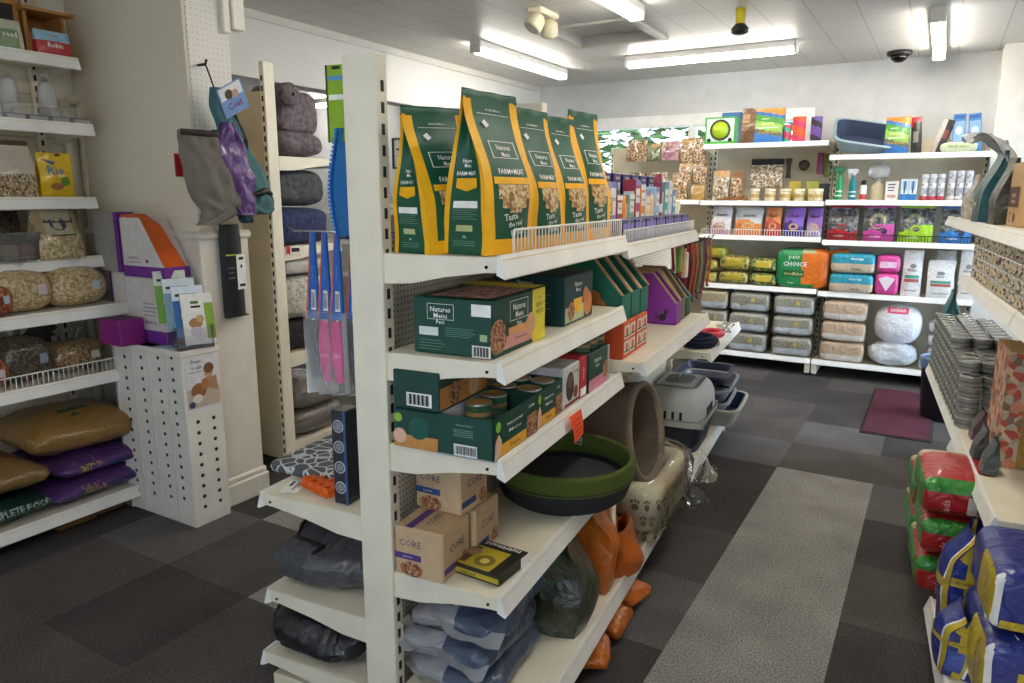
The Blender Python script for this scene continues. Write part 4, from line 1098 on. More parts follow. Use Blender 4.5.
# hanging leads in bay three and red strips
t_ = thing('hook_rail', 'black hook rail at the end of the gondola holding leads', 'rail', G(2.75, .30, 1.28), RG)
a = MB(); a.box(-.01, .01, -.45, .45, -.015, .015, BLK, .003)
for k in range(6): a.tube([(.0, -.38+.15*k, .0), (.22, -.38+.15*k, -.005), (.235, -.38+.15*k, .02)], .004, BLK, 5)
a.build('rail', t_)
hcol = [('#7a1f2b', 'dark red'), ('#5a2a22', 'brown'), ('#a33a2a', 'rust red'), ('#7d7a52', 'olive'), ('#4a4a4f', 'charcoal'), ('#9a4a3a', 'terracotta')]
for k, (cl, nm) in enumerate(hcol):
    a = MB(); m = C(cl, .7, 'fab')
    for j in range(4):
        x = .02*j-.03; y = .012*(j % 2)
        a.tube([(x, y, 0), (x+.01, y+.012, -.12), (x-.006, y, -.3), (x+.005, y-.01, -.38+.03*j)], .008, m, 6)
    o = a.build('pet_lead', None, G(2.37+.15*k, .12, 1.275), RG); tag(o, '%s webbing leads hanging at the gondola end behind the purple carton' % nm, 'lead', 'hanging leads')
b_ = None
for k in range(3):
    a = MB(); a.box(-.012, .012, -.03, .03, -.13, 0, C(['#7fa04a', '#d98a3a', '#dcdcdc'][k], .5, 'card'), .006); a.lathe([(.004, 0), (.004, .02)], WHITE, 8)
    tag(a.build('hanging_pack', None, G(2.10+.07*k, .05, 1.29-.02*k), RG), '%s hanging pack under the far top shelf' % ['lime', 'orange', 'white'][k], 'pack', 'small hanging packs')
# bay three shelf: collars, pink ring, chrome clips
t_ = thing('collar_roll', 'coil of navy webbing collars on the lowest mid shelf', 'collar', G(2.42, -.005, .737), RG)
for j in range(5):
    a = MB(); a.tube([((.05+.006*j)*math.cos(q/16*2*PI)*1.3, (.06+.007*j)*math.sin(q/16*2*PI)*1.3, .014+.016*(j % 3)) for q in range(16)], .012, C('#151d38', .6, 'fab'), 6, closed=True); a.build('collar_loop', t_)
a = MB(); a.box(.09, .11, -.02, .02, .005, .03, STEEL, .003); a.build('buckle', t_)
a = MB(); a.tube([(.06*math.cos(q/20*2*PI), .075*math.sin(q/20*2*PI), .02) for q in range(20)], .017, C('#d22f4a', .4), 10, closed=True)
tag(a.build('rubber_ring', None, G(2.72, -.02, .737), RG), 'pink rubber ring toy on the white shelf beside the navy collars', 'toy')
for k in range(7):
    s, t = 2.86+.05*k, -.03+.05*((k*3) % 3)-.02
    a = MB(); a.tube([(.028*math.cos(q/14*2*PI), .028*math.sin(q/14*2*PI), .008+.004*(q % 2)) for q in range(14)], .005, STEEL, 6, closed=True); a.box(.025, .06, -.009, .009, .002, .016, STEEL, .004)
    tag(a.build('metal_clip', None, G(s, t, .737), RG+k*.9), 'chrome lead clip in a small heap beside the pink ring', 'clip', 'chrome lead clips')
c = Carton(.14, .12, .2, C('#d9d6de', .5, 'card')); c.p('F', .1, .1, .9, .6, C('#5a3a8e', .5, 'card'))
c.done('toy_box', 'pale and purple box under the white shelf behind the pet carrier', 'box', G(2.12, .19, .163), RG)
# ================================================================== CENTRE GONDOLA, OTHER SIDE
def mesh_pat(name, base, line, scale):
    if name in _M: return _M[name]
    m, nt, b = base_mat(name); vec = tex_coord(nt)
    vo = N(nt, 'ShaderNodeTexVoronoi', feature='DISTANCE_TO_EDGE'); vo.inputs['Scale'].default_value = scale; nt.links.new(vec, vo.inputs['Vector'])
    lt = N(nt, 'ShaderNodeMath', operation='LESS_THAN'); lt.inputs[1].default_value = .075; nt.links.new(vo.outputs['Distance'], lt.inputs[0])
    mx = N(nt, 'ShaderNodeMix', data_type='RGBA'); mx.inputs['A'].default_value = lin(base); mx.inputs['B'].default_value = lin(line)
    nt.links.new(lt.outputs[0], mx.inputs['Factor']); nt.links.new(mx.outputs['Result'], b.inputs['Base Color']); b.inputs['Roughness'].default_value = .6
    _M[name] = m; return m
# top of three left shelves
b = Blob(.46, .40, .03, .25, .12, .015, 6, 3, n=(60, 10)); b.make(mesh_pat('giraffe_pattern', '#54565c', '#cfd2d6', 26))
b.done('folded_mat', 'folded grey mat with a white crackle pattern on the shelf by the slotted post', 'mat', G(.335, .665, .674), RL)
t_ = thing('lick_mould', 'bright orange silicone treat mould with square pockets, lying on the shelf', 'mould', G(.125, .635, .674), RL-.3)
OM = C('#ea6a1c', .45); a = MB(); a.box(-.075, .075, -.06, .06, 0, .008, OM, .003)
for i in range(4):
    for j in range(3):
        cx0, cy0 = -.054+.036*i, -.037+.037*j
        for (p, q, r_, s_) in ((-.015, .015, -.016, -.012), (-.015, .015, .012, .016), (-.016, -.012, -.015, .015), (.012, .016, -.015, .015)): a.box(cx0+p, cx0+q, cy0+r_, cy0+s_, .006, .024, OM)
a.build('mould_tray', t_)
a = MB(); a.box(-.045, .045, -.028, .028, 0, .0015, PAPER); a.tube([(.045, 0, .001), (.065, .005, .006), (.08, .0, .012)], .0015, WHITE, 4)
mp = lambda u, v: (-.045+.09*u, -.028+.056*v, .0022)
a.patch(mp, .1, .2, .5, .35, INK); a.patch(mp, .1, .55, .8, .62, INK); a.patch(mp, .1, .7, .6, .78, C('#aa3333', .6))
a.build('swing_tag', t_, (.075, .075, .0), rz=2.2)
c = Carton(.05, .065, .275, C('#23252e', .4, 'card'))
for k in range(4): 
    c.mb.lathe([(.015, 0), (.018, 0), (.018, .0012), (.015, .0012)], C('#c9ccd2', .5), 20, cap=False, M=Matrix.Translation((0, .0325, .05+.06*k)) @ Matrix.Rotation(-PI/2, 4, 'X'))
    c.d_('R', .5, (.05+.06*k)/.275, .012, C('#8a8d96', .5))
c.p('R', .86, 0, 1, 1, C('#3a5a9a', .5, 'card'))
c.done('gadget_box', 'upright navy box with a column of round icons beside the orange mould', 'box', G(.07, .522, .674), RL)
# hanging goods on the left face of the post
def hang(name, label, cat, s, t, z, mb, rz=RL, group=None):
    return tag(mb.build(name, None, G(s, t, z), rz), label, cat, group)
t_ = thing('grooming_mitt', 'long blue rubber brush strip hanging against the post', 'brush', G(.10, .50, 1.425), RL)
a = MB(); BL3 = C('#2f7fd0', .5)
def strip(u, v): return (.0+.012*math.sin(v*4)+.01*(u-.5), (u-.5)*(.105-.02*v)+.01*math.sin(v*3), .275*v)
a.grid(strip, 8, 20, BL3); a.grid(lambda u, v: (strip(u, v)[0]-.012, *strip(u, v)[1:]), 8, 20, BL3)
for i in range(26):
    for j in range(7):
        p = strip((j+.5)/7, (i+.5)/26); a.box(p[0]-.001, p[0]+.01, p[1]-.004, p[1]+.004, p[2]-.0035, p[2]+.0035, BL3)
a.build('rubber_strip', t_)
t_ = thing('hang_card', 'lime green product card hanging above the blue strip on the post', 'card', G(.07, .512, 1.665), RL)
a = MB(); LM = C('#8fb52c', .5, 'card'); a.box(-.045, .02, -.003, .003, 0, .19, LM, .001); mp = lambda u, v: (.02-.065*u, .0035, .19*v)
a.patch(mp, .1, .55, .9, .62, PAPER); a.patch(mp, .1, .8, .9, .86, C('#5f9ac9', .5)); a.patch(mp, .3, .94, .7, .98, DARK)
a.box(.016, .021, -.0045, .0045, 0, .19, C('#3c4a24', .5)); a.build('printed_card', t_)
def tri(s, t, z, label, k):
    """blue header card, narrow at the top, a comb hanging beneath"""
    o = thing('grooming_comb', label, 'comb', G(s, t, z), RG, 'combs on blue triangular cards')
    a = MB(); B1 = C('#1f62b8', .45, 'card'); OR3 = C('#e06a3a', .5, 'card')
    # faces the near end (local -y)
    a.prism([(-.006, 0), (.006, 0), (.012, -.24), (-.036, -.24)], 'y', -.004, .004, B1)
    mp = lambda u, v: (-.036*(1-v)+.048*u*(1-v)+(-.006*v+.012*u*v), -.0048, -.24+.24*v)
    a.patch(mp, .0, .0, .16, 1, OR3, 1, 6); a.patch(mp, .42, .10, .82, .34, PAPER)
    for i in range(7): a.patch(lambda u, v: tuple(x+y for x, y in zip(mp(u, v), (0, -.0006, 0))), .46+.045*i, .13, .48+.045*i, .31, INK)
    a.text('comb', mp, .55, .55, .5, .05, PAPER, 1.4); a.build('header_card', o)
    a = MB(); mcol = C('#d92a86', .45) if k in (1, 2) else C('#1b1b1e', .45)
    a.tube([(-.012, 0, -.235), (-.012, 0, -.25)], .004, WHITE, 6)
    a.prism([(-.024, -.245), (0, -.245), (.006, -.32), (.0, -.42), (-.018, -.42), (-.034, -.33)], 'y', -.009, .009, mcol)
    a.box(-.026, .0, -.011, .011, -.35, -.335, C('#f06ab0', .4) if k in (1, 2) else C('#333336', .4), .003)
    a.build('comb_handle', o)
    a = MB(); a.prism([(-.04, -.22), (.012, -.22), (.014, -.45), (-.038, -.46)], 'y', -.012, .012, clear('blister', '#ffffff', .01, .45)); a.build('clear_blister', o)
    return o
for k, (s, t, lb) in enumerate(((.10, .63, 'black comb on a blue triangular card, outermost of the hanging row'), (.10, .588, 'pink comb on a blue triangular card, beside the outermost black one'), (.10, .546, 'pink comb on a blue triangular card, second in from the outermost'), (.12, .505, 'black comb on a blue triangular card, against the post'))):
    tri(s, t, 1.43, lb, k)
a = MB(); a.tube([(0, -.27, .0), (.0, .0, .0)], .004, STEEL, 6); tag(a.build('display_hook', None, G(.10, .43, 1.437), A), 'steel display hook carrying the blue triangular cards', 'hook') if False else None
a = MB()
for t0 in (.0, .0):
    a.tube([(.0, .0, 0), (.27, 0, .0), (.285, 0, .012)], .004, STEEL, 6); break
tag(a.build('display_hook', None, G(.10, .425, 1.433), RL), 'steel display hook carrying the combs on blue cards', 'hook')
# puffy bags on the lower left shelves
PFM = C('#2a2a2d', .5, 'film'); GFM = C('#4b4c4f', .5, 'fab')
b = Blob(.36, .44, .17, .85, .4, .20, 9, 15, n=(90, 40)); b.make(lambda x, y, z: GFM if (x > .1 and y > -.2) else C('#55565a', .45, 'film'))
o = b.done('pet_coat', 'grey and black padded pet coat folded in plastic on the shelf under the patterned mat', 'pet coat', G(.24, .64, .362), RL+.1)
a = MB(); a.tube([b.front(u/12, .9 if u % 2 else .87, .004) for u in range(0, 13)], .006, BLK, 6); a.tube([b.top(.45+.01*math.sin(u), u/10, .005) for u in range(1, 9)], .006, BLK, 6)
a.tube([b.near(u/10, .3+.25*math.sin(u*.5), .005) for u in range(0, 11)], .005, BLK, 6); a.build('black_piping', o)
b = Blob(.35, .44, .17, .85, .4, .22, 10, 27, n=(90, 40)); b.make(C('#202024', .35, 'film'))
o = b.done('pet_coat', 'shiny black quilted pet coat in plastic on the lowest shelf but one', 'pet coat', G(.22, .66, .142), RL-.1)
a = MB(); a.tube([b.front(u/12, .86, .004) for u in range(0, 13)], .006, BLK, 6); a.tube([b.top(u/10, .4+.1*math.sin(u*.9), .005) for u in range(1, 10)], .006, C('#3a3a3e', .5), 6); a.build('black_piping', o)
# fleeces etc. deeper along the left side shelves are hidden by the post

# ================================================================== RUN BEHIND THE COLUMN: cushions and fleeces
RY = PI    # goods seen end on: local +x -> -X
FG1 = C('#6e6468', .95, 'fur'); 
def fw(y, x=-3.3): return (x, y, 0)
b = Blob(.42, .34, .15, .7, .55, .06, 6, 51); b.make(FG1); b.done('plush_bed', 'mauve grey plush bed cushion lying flat on the top shelf', 'pet bed', (-3.28, 2.99, 1.737), 0)
t_ = thing('plush_bed', 'mauve grey plush bed standing upright with a rolled end on the top shelf', 'pet bed', (-3.25, 2.98, 1.86), 0)
b = Blob(.26, .30, .24, .5, .4, .06, 6, 53); b.make(FG1); b.done('cushion', None, None, (0, 0.02, 0), 0, parent=t_)
a = MB(); a.lathe([(.01, -.14), (.05, -.14), (.06, -.12), (.062, .12), (.05, .14), (.01, .14)], FG1, 20, cap=False, wob=.1, M=Matrix.Translation((0.05, -.09, .20)) @ Matrix.Rotation(PI/2, 4, 'Y')); a.build('rolled_end', t_)
GF = C('#4d4f54', .95, 'fur'); BF = C('#323a5e', .95, 'fur')
CFL = speckle('fleece_cream', ['#b9b4a6', '#cfcabd', '#a49f92', '#c4bfb2'], 70, .95)
b = Blob(.40, .38, .205, .55, .4, .05, 9, 61); b.make(GF); b.done('fleece_blanket', 'charcoal and silver shaggy fleece folded on the second shelf', 'blanket', (-3.28, 2.96, 1.47), 0)
b = Blob(.40, .39, .205, .5, .35, .05, 9, 62); b.make(BF); b.done('fleece_blanket', 'navy shaggy fleece folded under the charcoal one', 'blanket', (-3.28, 2.965, 1.258), 0)
a = MB(); a.box(-.002, .002, -.05, .05, -.02, .02, PAPER); mp = lambda u, v: (.0026, -.05+.1*u, -.02+.04*v); a.patch(mp, 0, 0, .3, 1, RED); a.patch(mp, .36, .2, .95, .75, INK)
tag(a.build('shelf_ticket', None, (-3.052, 2.82, 1.238), 0), 'red and white price ticket on the shelf edge under the navy fleece', 'ticket')
b = Blob(.40, .38, .26, .5, .4, .05, 7, 63); b.make(CFL); b.done('fleece_blanket', 'cream fleece roll wrapped in clear plastic', 'blanket', (-3.28, 2.95, .83), 0)
b = Blob(.40, .38, .165, .5, .35, .04, 7, 64); b.make(C('#29282a', .9, 'fur')); b.done('fleece_blanket', 'black fleece folded beneath the cream roll', 'blanket', (-3.28, 2.95, .663), 0)
b = Blob(.40, .40, .10, .4, .35, .04, 7, 65); b.make(C('#bab6ae', .3, 'film')); b.done('fleece_blanket', 'pale plastic-wrapped blanket on top of the cream roll', 'blanket', (-3.28, 2.96, 1.09), 0)
for k, z in enumerate((.142, .30)):
    b = Blob(.42, .42, .17, .6, .5, .10, 7, 71+k); b.make(C('#77706a', .25, 'film')); b.done('wrapped_cushion', ['taupe cushion in shiny plastic on the bottom shelf behind the post', 'taupe cushion in shiny plastic stacked on another behind the post'][k], 'cushion', (-3.27, 2.99, z), .1*k, 'taupe wrapped cushions')

# ================================================================== COLUMN: hanging coats and pouch
HK = (-2.94, 2.225, 2.10)
t_ = thing('wall_hook', 'black hook with a cord on the pegboard of the column', 'hook', HK)
a = MB(); a.tube([(0, 0, 0), (.05, 0, .0), (.06, 0, .02)], .006, BLK, 6); a.build('prong', t_); a = MB(); a.tube([(.05, 0, 0), (.05, .02, -.05), (.045, .045, -.11)], .004, BLK, 6); a.build('cord', t_)
def panelcloth(name, label, col, outline, xoff, th, loc, seed, group='pet coats hanging on the column', extra=None):
    """hanging cloth: outline is a list of (y_left,y_right,z) from top to bottom"""
    o = thing(name, label, 'pet coat', loc, 0, group)
    n = len(outline)-1
    def f(u, v, side):
        k = min(n-1, int(v*n)); q = v*n-k
        l = outline[k][0]+(outline[k+1][0]-outline[k][0])*q; r = outline[k][1]+(outline[k+1][1]-outline[k][1])*q; z = outline[k][2]+(outline[k+1][2]-outline[k][2])*q
        w_ = noise.noise((u*5+seed, v*7, seed))*.022
        return (xoff+side*th*math.sin(PI*u)**.5+w_+th, l+(r-l)*u, z)
    a = MB(); a.grid(lambda u, v: f(u, v, 1), 16, 28, col); a.grid(lambda u, v: f(u, v, -.8), 16, 28, col); a.build('padded_body', o)
    if extra: extra(o, f)
    return o
def teal_x(o, f):
    a = MB(); a.tube([f(.5+.45*math.sin(k*.4), .12+.03*k, 1.2) for k in range(8)], .012, BLK, 6); a.build('black_strap', o)
    a = MB(); a.tube([f(.05+.12*k, .62+.02*math.sin(k), 1.3) for k in range(8)], .015, BLK, 6); a.build('belly_band', o)
    a = MB(); mp = lambda u, v: (.085, -.02+.115*u, -.30+.125*v+.03*u); a.patch(mp, 0, 0, 1, 1, C('#7f9fd0', .4, 'card')); mp = lambda u, v: (.0862, -.02+.115*u, -.30+.125*v+.03*u)
    a.patch(mp, .05, .55, .95, .95, PAPER); a.disc(mp, .4, .68, .16, .16, C('#5a4a3a', .6)); a.disc(mp, .65, .62, .13, .13, C('#c9a58a', .6)); a.text('Coat', mp, .5, .3, .6, .25, C('#8a2f6a', .5)); a.build('header_card', o, (.07, -.03, .05), rot=(.3, 0, -.5))
panelcloth('dog_coat', 'teal padded dog coat hanging from the column hook', C('#4d7377', .9, 'fab'), [(-.01, .05, -.10), (-.03, .10, -.2), (.03, .19, -.36), (.09, .27, -.5), (.12, .31, -.58), (.15, .30, -.64), (.2, .27, -.66)], .06, .028, HK, 1.0, extra=teal_x)
panelcloth('dog_coat', 'small dark blue and teal coat tucked behind the purple one', C('#2f4a55', .9, 'fab'), [(.0, .05, -.28), (.0, .16, -.42), (.05, .19, -.56), (.09, .19, -.66), (.12, .18, -.70)], .05, .02, HK, 5.0)
panelcloth('dog_coat', 'shiny purple padded dog coat hanging in the middle of the bunch', C('#5d3579', .5, 'film'), [(.0, .06, -.25), (-.06, .12, -.36), (-.06, .16, -.48), (.0, .17, -.6), (.05, .15, -.66)], .10, .026, HK, 2.0)
def grey_x(o, f):
    a = MB(); a.tube([f(.04+.118*k, .02, 1.1) for k in range(9)], .014, C('#3a332c', .8, 'fab'), 6); a.build('dark_collar', o)
panelcloth('dog_coat', 'grey-brown fleece dog coat at the near side of the bunch', C('#6f6a62', .95, 'fab'), [(-.235, -.04, -.30), (-.235, -.02, -.38), (-.225, .02, -.48), (-.20, .06, -.58), (-.15, .08, -.64), (-.18, -.06, -.70)], .12, .022, HK, 3.0, extra=grey_x)
a = MB(); a.box(0, .006, -.04, .0, -.05, .05, RED, .002); tag(a.build('hang_card', None, (-2.936, 2.10, 1.66)), 'red card peeping out behind the grey-brown coat', 'card')
t_ = thing('pouch_pack', 'long black hanging pack with a white label on the wainscot corner', 'pack', (-2.913, 2.30, .955))
a = MB(); a.grid(lambda u, v: (.03*math.sin(PI*u)*(1 if v < .98 else .3)+.004, (u-.5)*(.125-.03*max(0, v-.85)*4), .44*v), 12, 20, C('#17171a', .5)); a.grid(lambda u, v: (.002, (u-.5)*(.125-.03*max(0, v-.85)*4), .44*v), 2, 12, BLK); a.box(.002, .03, -.06, .06, 0, .006, BLK); a.build('pack_body', t_)
a = MB(); mp = lambda u, v: (.037-.01*abs(u-.5), -.0625+.125*u, .44*v); a.patch(mp, .52, .30, .95, .68, PAPER, 3, 1); a.patch(mp, .08, .67, .5, .685, C('#b6c93a', .5)); a.patch(mp, .15, .42, .42, .44, C('#5a5a60', .5)); a.patch(mp, .15, .48, .4, .495, C('#5a5a60', .5)); a.patch(mp, .15, .53, .45, .545, C('#5a5a60', .5))
mp2 = lambda u, v: (.0385-.01*abs(u-.5), -.0625+.125*u, .44*v); a.disc(mp2, .73, .55, .05, .02, INK); a.patch(mp2, .6, .33, .88, .36, INK); a.patch(mp2, .62, .62, .85, .65, INK); a.build('printed_label', t_)

# ================================================================== PERFORATED STAND WITH LEAFLETS
ST = (-3.125, 2.055, 0)
t_ = thing('display_stand', 'white perforated display stand with a poster, at the foot of the column', 'stand', ST)
WP = C('#ece7dc', .5)
a = MB(); d2, w2, hh = .265, .098, .845
a.box(-d2, d2, -w2, w2, .0, hh, WP, .004)
for k in range(4): a.box(-d2+.13*k+.02, -d2+.13*k+.03, -w2-.006, -w2+.002, .01, hh-.01, C('#dcd6c9', .5), .002)
a.box(-d2-.005, d2+.005, -w2-.005, w2+.005, hh-.03, hh, WP, .004)
for col in range(4):
    for k in range(14):
        M_ = Matrix.Translation((-d2+.10+.13*col-.03*(col == 3), -w2-.0012, .10+.052*k+.012*col)) @ Matrix.Rotation(PI/2, 4, 'X')
        a.lathe([(.009, -.0006), (.009, .0006)], DARK, 10, M=M_)
for col in (-.042, .042):
    for k in range(9):
        M_ = Matrix.Translation((d2+.0012, col, .09+.052*k)) @ Matrix.Rotation(PI/2, 4, 'Y'); a.lathe([(.009, -.0006), (.009, .0006)], DARK, 12, M=M_)
a.build('stand_body', t_)
a = MB(); mp = lambda u, v: (d2+.002, -.085+.17*u, .56+.255*v); a.patch(mp, 0, 0, 1, 1, C('#e6e4e6', .4, 'card'))
mp1 = lambda u, v: (d2+.003, -.085+.17*u, .56+.255*v); mp3 = lambda u, v: (d2+.0036, -.085+.17*u, .56+.255*v)
a.patch(mp1, 0, .05, 1, .40, C('#c9b7a6', .5, 'card')); a.disc(mp3, .68, .66, .13, .14, C('#caa184', .5)); a.poly(mp3, [(.50, .40), (.95, .30), (.92, .58), (.62, .56)], C('#b98a70', .5)); a.disc(mp3, .70, .74, .16, .10, C('#7a5236', .6))
a.disc(mp3, .35, .36, .24, .14, C('#9a6538', .6)); a.disc(mp3, .55, .46, .12, .11, C('#b07a48', .6)); a.disc(mp3, .30, .22, .16, .08, C('#e8e0d6', .6)); a.disc(mp3, .12, .12, .1, .06, C('#3a3f66', .6))
a.text('Proven', mp3, .32, .90, .5, .075, C('#2a2a4a', .5)); a.text('to calm', mp3, .33, .79, .52, .075, C('#2a2a4a', .5)); a.patch(mp1, .08, .70, .5, .715, C('#8a8a9a', .5))
a.build('poster', t_)
SZ = .846
# leaflet rack
t_ = thing('leaflet_holder', 'clear stepped leaflet holder on the perforated stand', 'holder', (-2.95, 2.075, SZ+.002), -.4)
a = MB(); CL = clear('acrylic', '#ffffff', .06, .05)
for k in range(4): a.box(-.105+.06*k, -.101+.06*k, -.075, .075, 0, .24-.05*k, CL)
a.box(-.12, .10, -.077, .077, 0, .004, CL); a.box(-.12, .10, -.079, -.076, 0, .10, CL); a.box(-.12, .10, .076, .079, 0, .10, CL); a.build('holder_body', t_)
lf = [('#cfd8c4', '#6a9a3a', 'leaflet with green photo at the back of the clear holder'), ('#d6dde4', '#7a9ab0', 'pale leaflet second from the back of the clear holder'), ('#dfe8f2', '#2f6aa8', 'white leaflet with a blue band in the clear holder'), ('#f0efe9', '#8fb23a', 'white leaflet with dogs and green edge at the front of the clear holder')]
for k, (c1, c2, lb) in enumerate(lf):
    a = MB(); h_ = .235-.0*k; zt = .02
    a.box(-.004, .004, -.068, .068, 0, h_, C(c1, .45, 'card')); mp = lambda u, v: (.0046, -.068+.136*u, h_*v); mp2 = lambda u, v: (.0052, -.068+.136*u, h_*v)
    if k == 3:
        a.patch(mp, .72, .1, 1, .8, C(c2, .5)); a.disc(mp2, .4, .42, .22, .1, C('#a87a52', .6)); a.disc(mp2, .55, .5, .13, .08, C('#c9a27a', .6)); a.disc(mp2, .4, .25, .2, .1, C('#d9d0dc', .6)); a.patch(mp2, .3, .72, .6, .76, INK); a.patch(mp2, .3, .8, .55, .85, C('#4a7a2a', .5))
    else:
        a.patch(mp, 0, 0, 1, .72, C(c2, .5, 'card')); a.patch(mp2, .1, .8, .8, .85, INK); a.disc(mp2, .45, .4, .25, .15, C('#c9d8b4', .6))
    tag(a.build('leaflet', None, (-2.955+.028*k-.01, 2.072-.022*(3-k)+.01, SZ+.012+[.105, .07, .035, 0][k]), 0, (0, -.22, -.4)), lb, 'leaflet', 'leaflets in the clear holder')
# white and purple product boxes
WH2 = C('#d9d2cb', .5, 'card'); PV = C('#6f2a8e', .5, 'card'); MG = C('#8a1f78', .5, 'card')
t_ = thing('counter_display', 'white and purple sloped display box with orange lining atop another on the stand', 'box', (-3.15, 2.07, 1.158))
a = MB(); d_, w_ = .30, .13
pr = [(-d_/2, 0), (d_/2, 0), (d_/2, .055), (.0, .27), (-d_/2, .27)]
for sy in (-1, 1):
    a.prism(pr, 'y', sy*w_/2-(.003 if sy > 0 else 0), sy*w_/2+(.003 if sy < 0 else 0), WH2)
    a.box(-d_/2, d_/2+.001, sy*w_/2-.0015, sy*w_/2+.0015, .0, .05, PV)
a.box(d_/2-.003, d_/2+.001, -w_/2, w_/2, 0, .05, PV); a.box(-d_/2, -d_/2+.003, -w_/2, w_/2, 0, .27, WH2); a.box(-d_/2, d_/2, -w_/2, w_/2, 0, .003, WH2)
mp = lambda u, v: (-d_/2+d_*u, -w_/2-.0009, .27*v); a.text('ADAPTIL', mp, .28, .32, .34, .05, PV); a.patch(mp, .1, .24, .45, .255, C('#8a8a8a', .6)); a.disc(mp, .62, .28, .04, .03, PV)
a.build('display_tray', t_)
a = MB(); a.prism([(-d_/2+.006, .02), (d_/2-.01, .02), (d_/2-.01, .045), (-.03, .235), (-d_/2+.006, .285)], 'y', -w_/2+.006, w_/2-.006, C('#e8671c', .5, 'card')); a.build('orange_lining', t_)
c = Carton(.28, .125, .305, WH2); c.p('N', 0, .0, 1, .20, PV).t('N', 'ADAPTIL', .62, .32, .4, .05, PV).lines('N', .45, .8, .42, .6, 4, C('#a39aa0', .6), .02).p('F', 0, 0, 1, .2, PV).p('F', 0, .22, 1, .9, WH2).d_('N', .35, .3, .02, PV)
c.done('product_box', 'white box with a purple foot supporting the orange-lined display', 'box', (-3.165, 2.07, SZ+.003), 0)
c = Carton(.16, .12, .12, MG); c.p('T', .05, .05, .95, .95, C('#5a1a52', .6, 'card')); 
c.done('product_box', 'small magenta open box on the near corner of the stand', 'box', (-3.25, 1.935, SZ+.003), .0)
c = Carton(.2, .085, .285, C('#a39c90', .55, 'card')); c.p('F', 0, 0, 1, 1, PV).p('N', .88, 0, 1, 1, PV).lines('N', .6, .85, .3, .5, 3, C('#7a6a90', .6), .01)
c.done('product_box', 'tall grey box with a purple edge standing behind the display boxes', 'box', (-3.485, 2.085, 1.165), 0)
c = Carton(.12, .085, .315, WH2); c.p('N', .0, 0, .12, 1, PV).p('F', 0, 0, 1, .3, PV)
c.done('product_box', 'pale box beneath the tall grey and purple one beside the seed bags', 'box', (-3.425, 2.085, SZ+.003), 0)
c = Carton(.15, .09, .002, C('#c9dcea', .4, 'card')); c.p('T', .1, .3, .9, .6, C('#8fb6d8', .5)); c.done('paper_card', 'pale blue card lying at the front of the stand', 'card', (-2.99, 2.01, SZ), .1)

# ================================================================== LEFT WALL RUN
LX = -3.55
def on(y, z, x=LX): return (x, y, z)
WOOD = rippled('birch_wood', '#a8763c', 40, 6, .002)
t_ = thing('bird_house', 'wooden bird feeder house with a sloped roof on the top shelf', 'bird house', (-3.70, 1.945, 2.152))
a = MB(); a.box(-.08, .08, -.09, -.075, 0, .19, WOOD, .002); a.box(-.08, .08, .075, .09, 0, .19, WOOD, .002); a.box(-.08, -.065, -.075, .075, 0, .19, WOOD); a.box(-.08, .09, -.09, .09, 0, .012, WOOD, .002); a.box(.065, .08, -.075, .075, .0, .10, WOOD, .002); a.build('house_walls', t_)
a = MB(); a.prism([(-.1, .185), (.125, .185), (.125, .197), (-.1, .23)], 'y', -.115, .115, WOOD); a.build('roof', t_)
def flatpack(name, label, cat, loc, rz, w_, h_, d_, fm, rot=None, texts=(), group=None, seed=0):
    b = Bag(w_, d_, h_, bulge=.012, gus=.2, top=.006, seed=seed, noise_=.004, t0=.35, nu=12, nv=12)
    b.make(fm, lambda q, v: fm(.02, v), None)
    for tx in texts: b.text(*tx)
    o = b.done(name, label, cat, loc, rz, group, rot); return o
flatpack('treat_bag', 'red and blue bird food pack in front of the wooden house', 'bag', (-3.60, 1.955, 2.152), 0, .155, .11, .035, lambda u, v: C('#b3242c', .4, 'film') if v < .62 else C('#9cc6dc', .4, 'film'), texts=(('Robin', .5, .42, .6, .2, PAPER), ('food', .5, .82, .3, .12, RED)))
flatpack('treat_bag', 'pale green bird food pack at the edge of the top shelf', 'bag', (-3.60, 1.765, 2.152), 0, .12, .125, .04, lambda u, v: C('#c9cbb6', .4, 'film') if v > .7 or u > .85 else C('#7f9a6a', .4, 'film'), texts=(('seed', .5, .5, .5, .2, PAPER),))
t_ = thing('bird_house', 'wooden nest box with a dark arched side behind the pale green pack', 'bird house', (-3.70, 1.77, 2.152))
a = MB(); a.box(-.07, .07, -.075, .075, 0, .27, WOOD, .003); a.box(.0702, .0708, -.05, .05, .12, .2, DARK); a.build('house_walls', t_); a = MB(); a.prism([(-.1, .265), (.11, .265), (.11, .28), (-.1, .31)], 'y', -.1, .1, C('#3a3633', .7)); a.build('roof', t_)
def feeder(y, label):
    o = thing('bird_feeder', label, 'bird feeder', (-3.62, y, 1.852), 0, 'white plastic bird feeders')
    WPL = C('#c9c9c6', .35)
    a = MB(); a.lathe([(.03, .03), (.036, .05), (.038, .13), (.03, .17), (.015, .19)], clear('frost', '#eef2f2', .5, .2), 24); a.build('bottle', o)
    a = MB(); a.lathe([(.05, .0), (.055, .012), (.05, .03), (.032, .04)], WPL, 24); a.box(.03, .06, -.02, .02, .0, .055, WPL, .005); a.build('drinking_base', o)
    a = MB(); a.tube([(0, .028*math.cos(q*PI/8), .175+.045*math.sin(q*PI/8)) for q in range(9)], .004, WPL, 6); a.build('hanging_loop', o)
feeder(1.755, 'white bird drinker with hanging loop, nearer the frame edge'); feeder(1.915, 'white bird drinker with hanging loop, nearer the pipe')
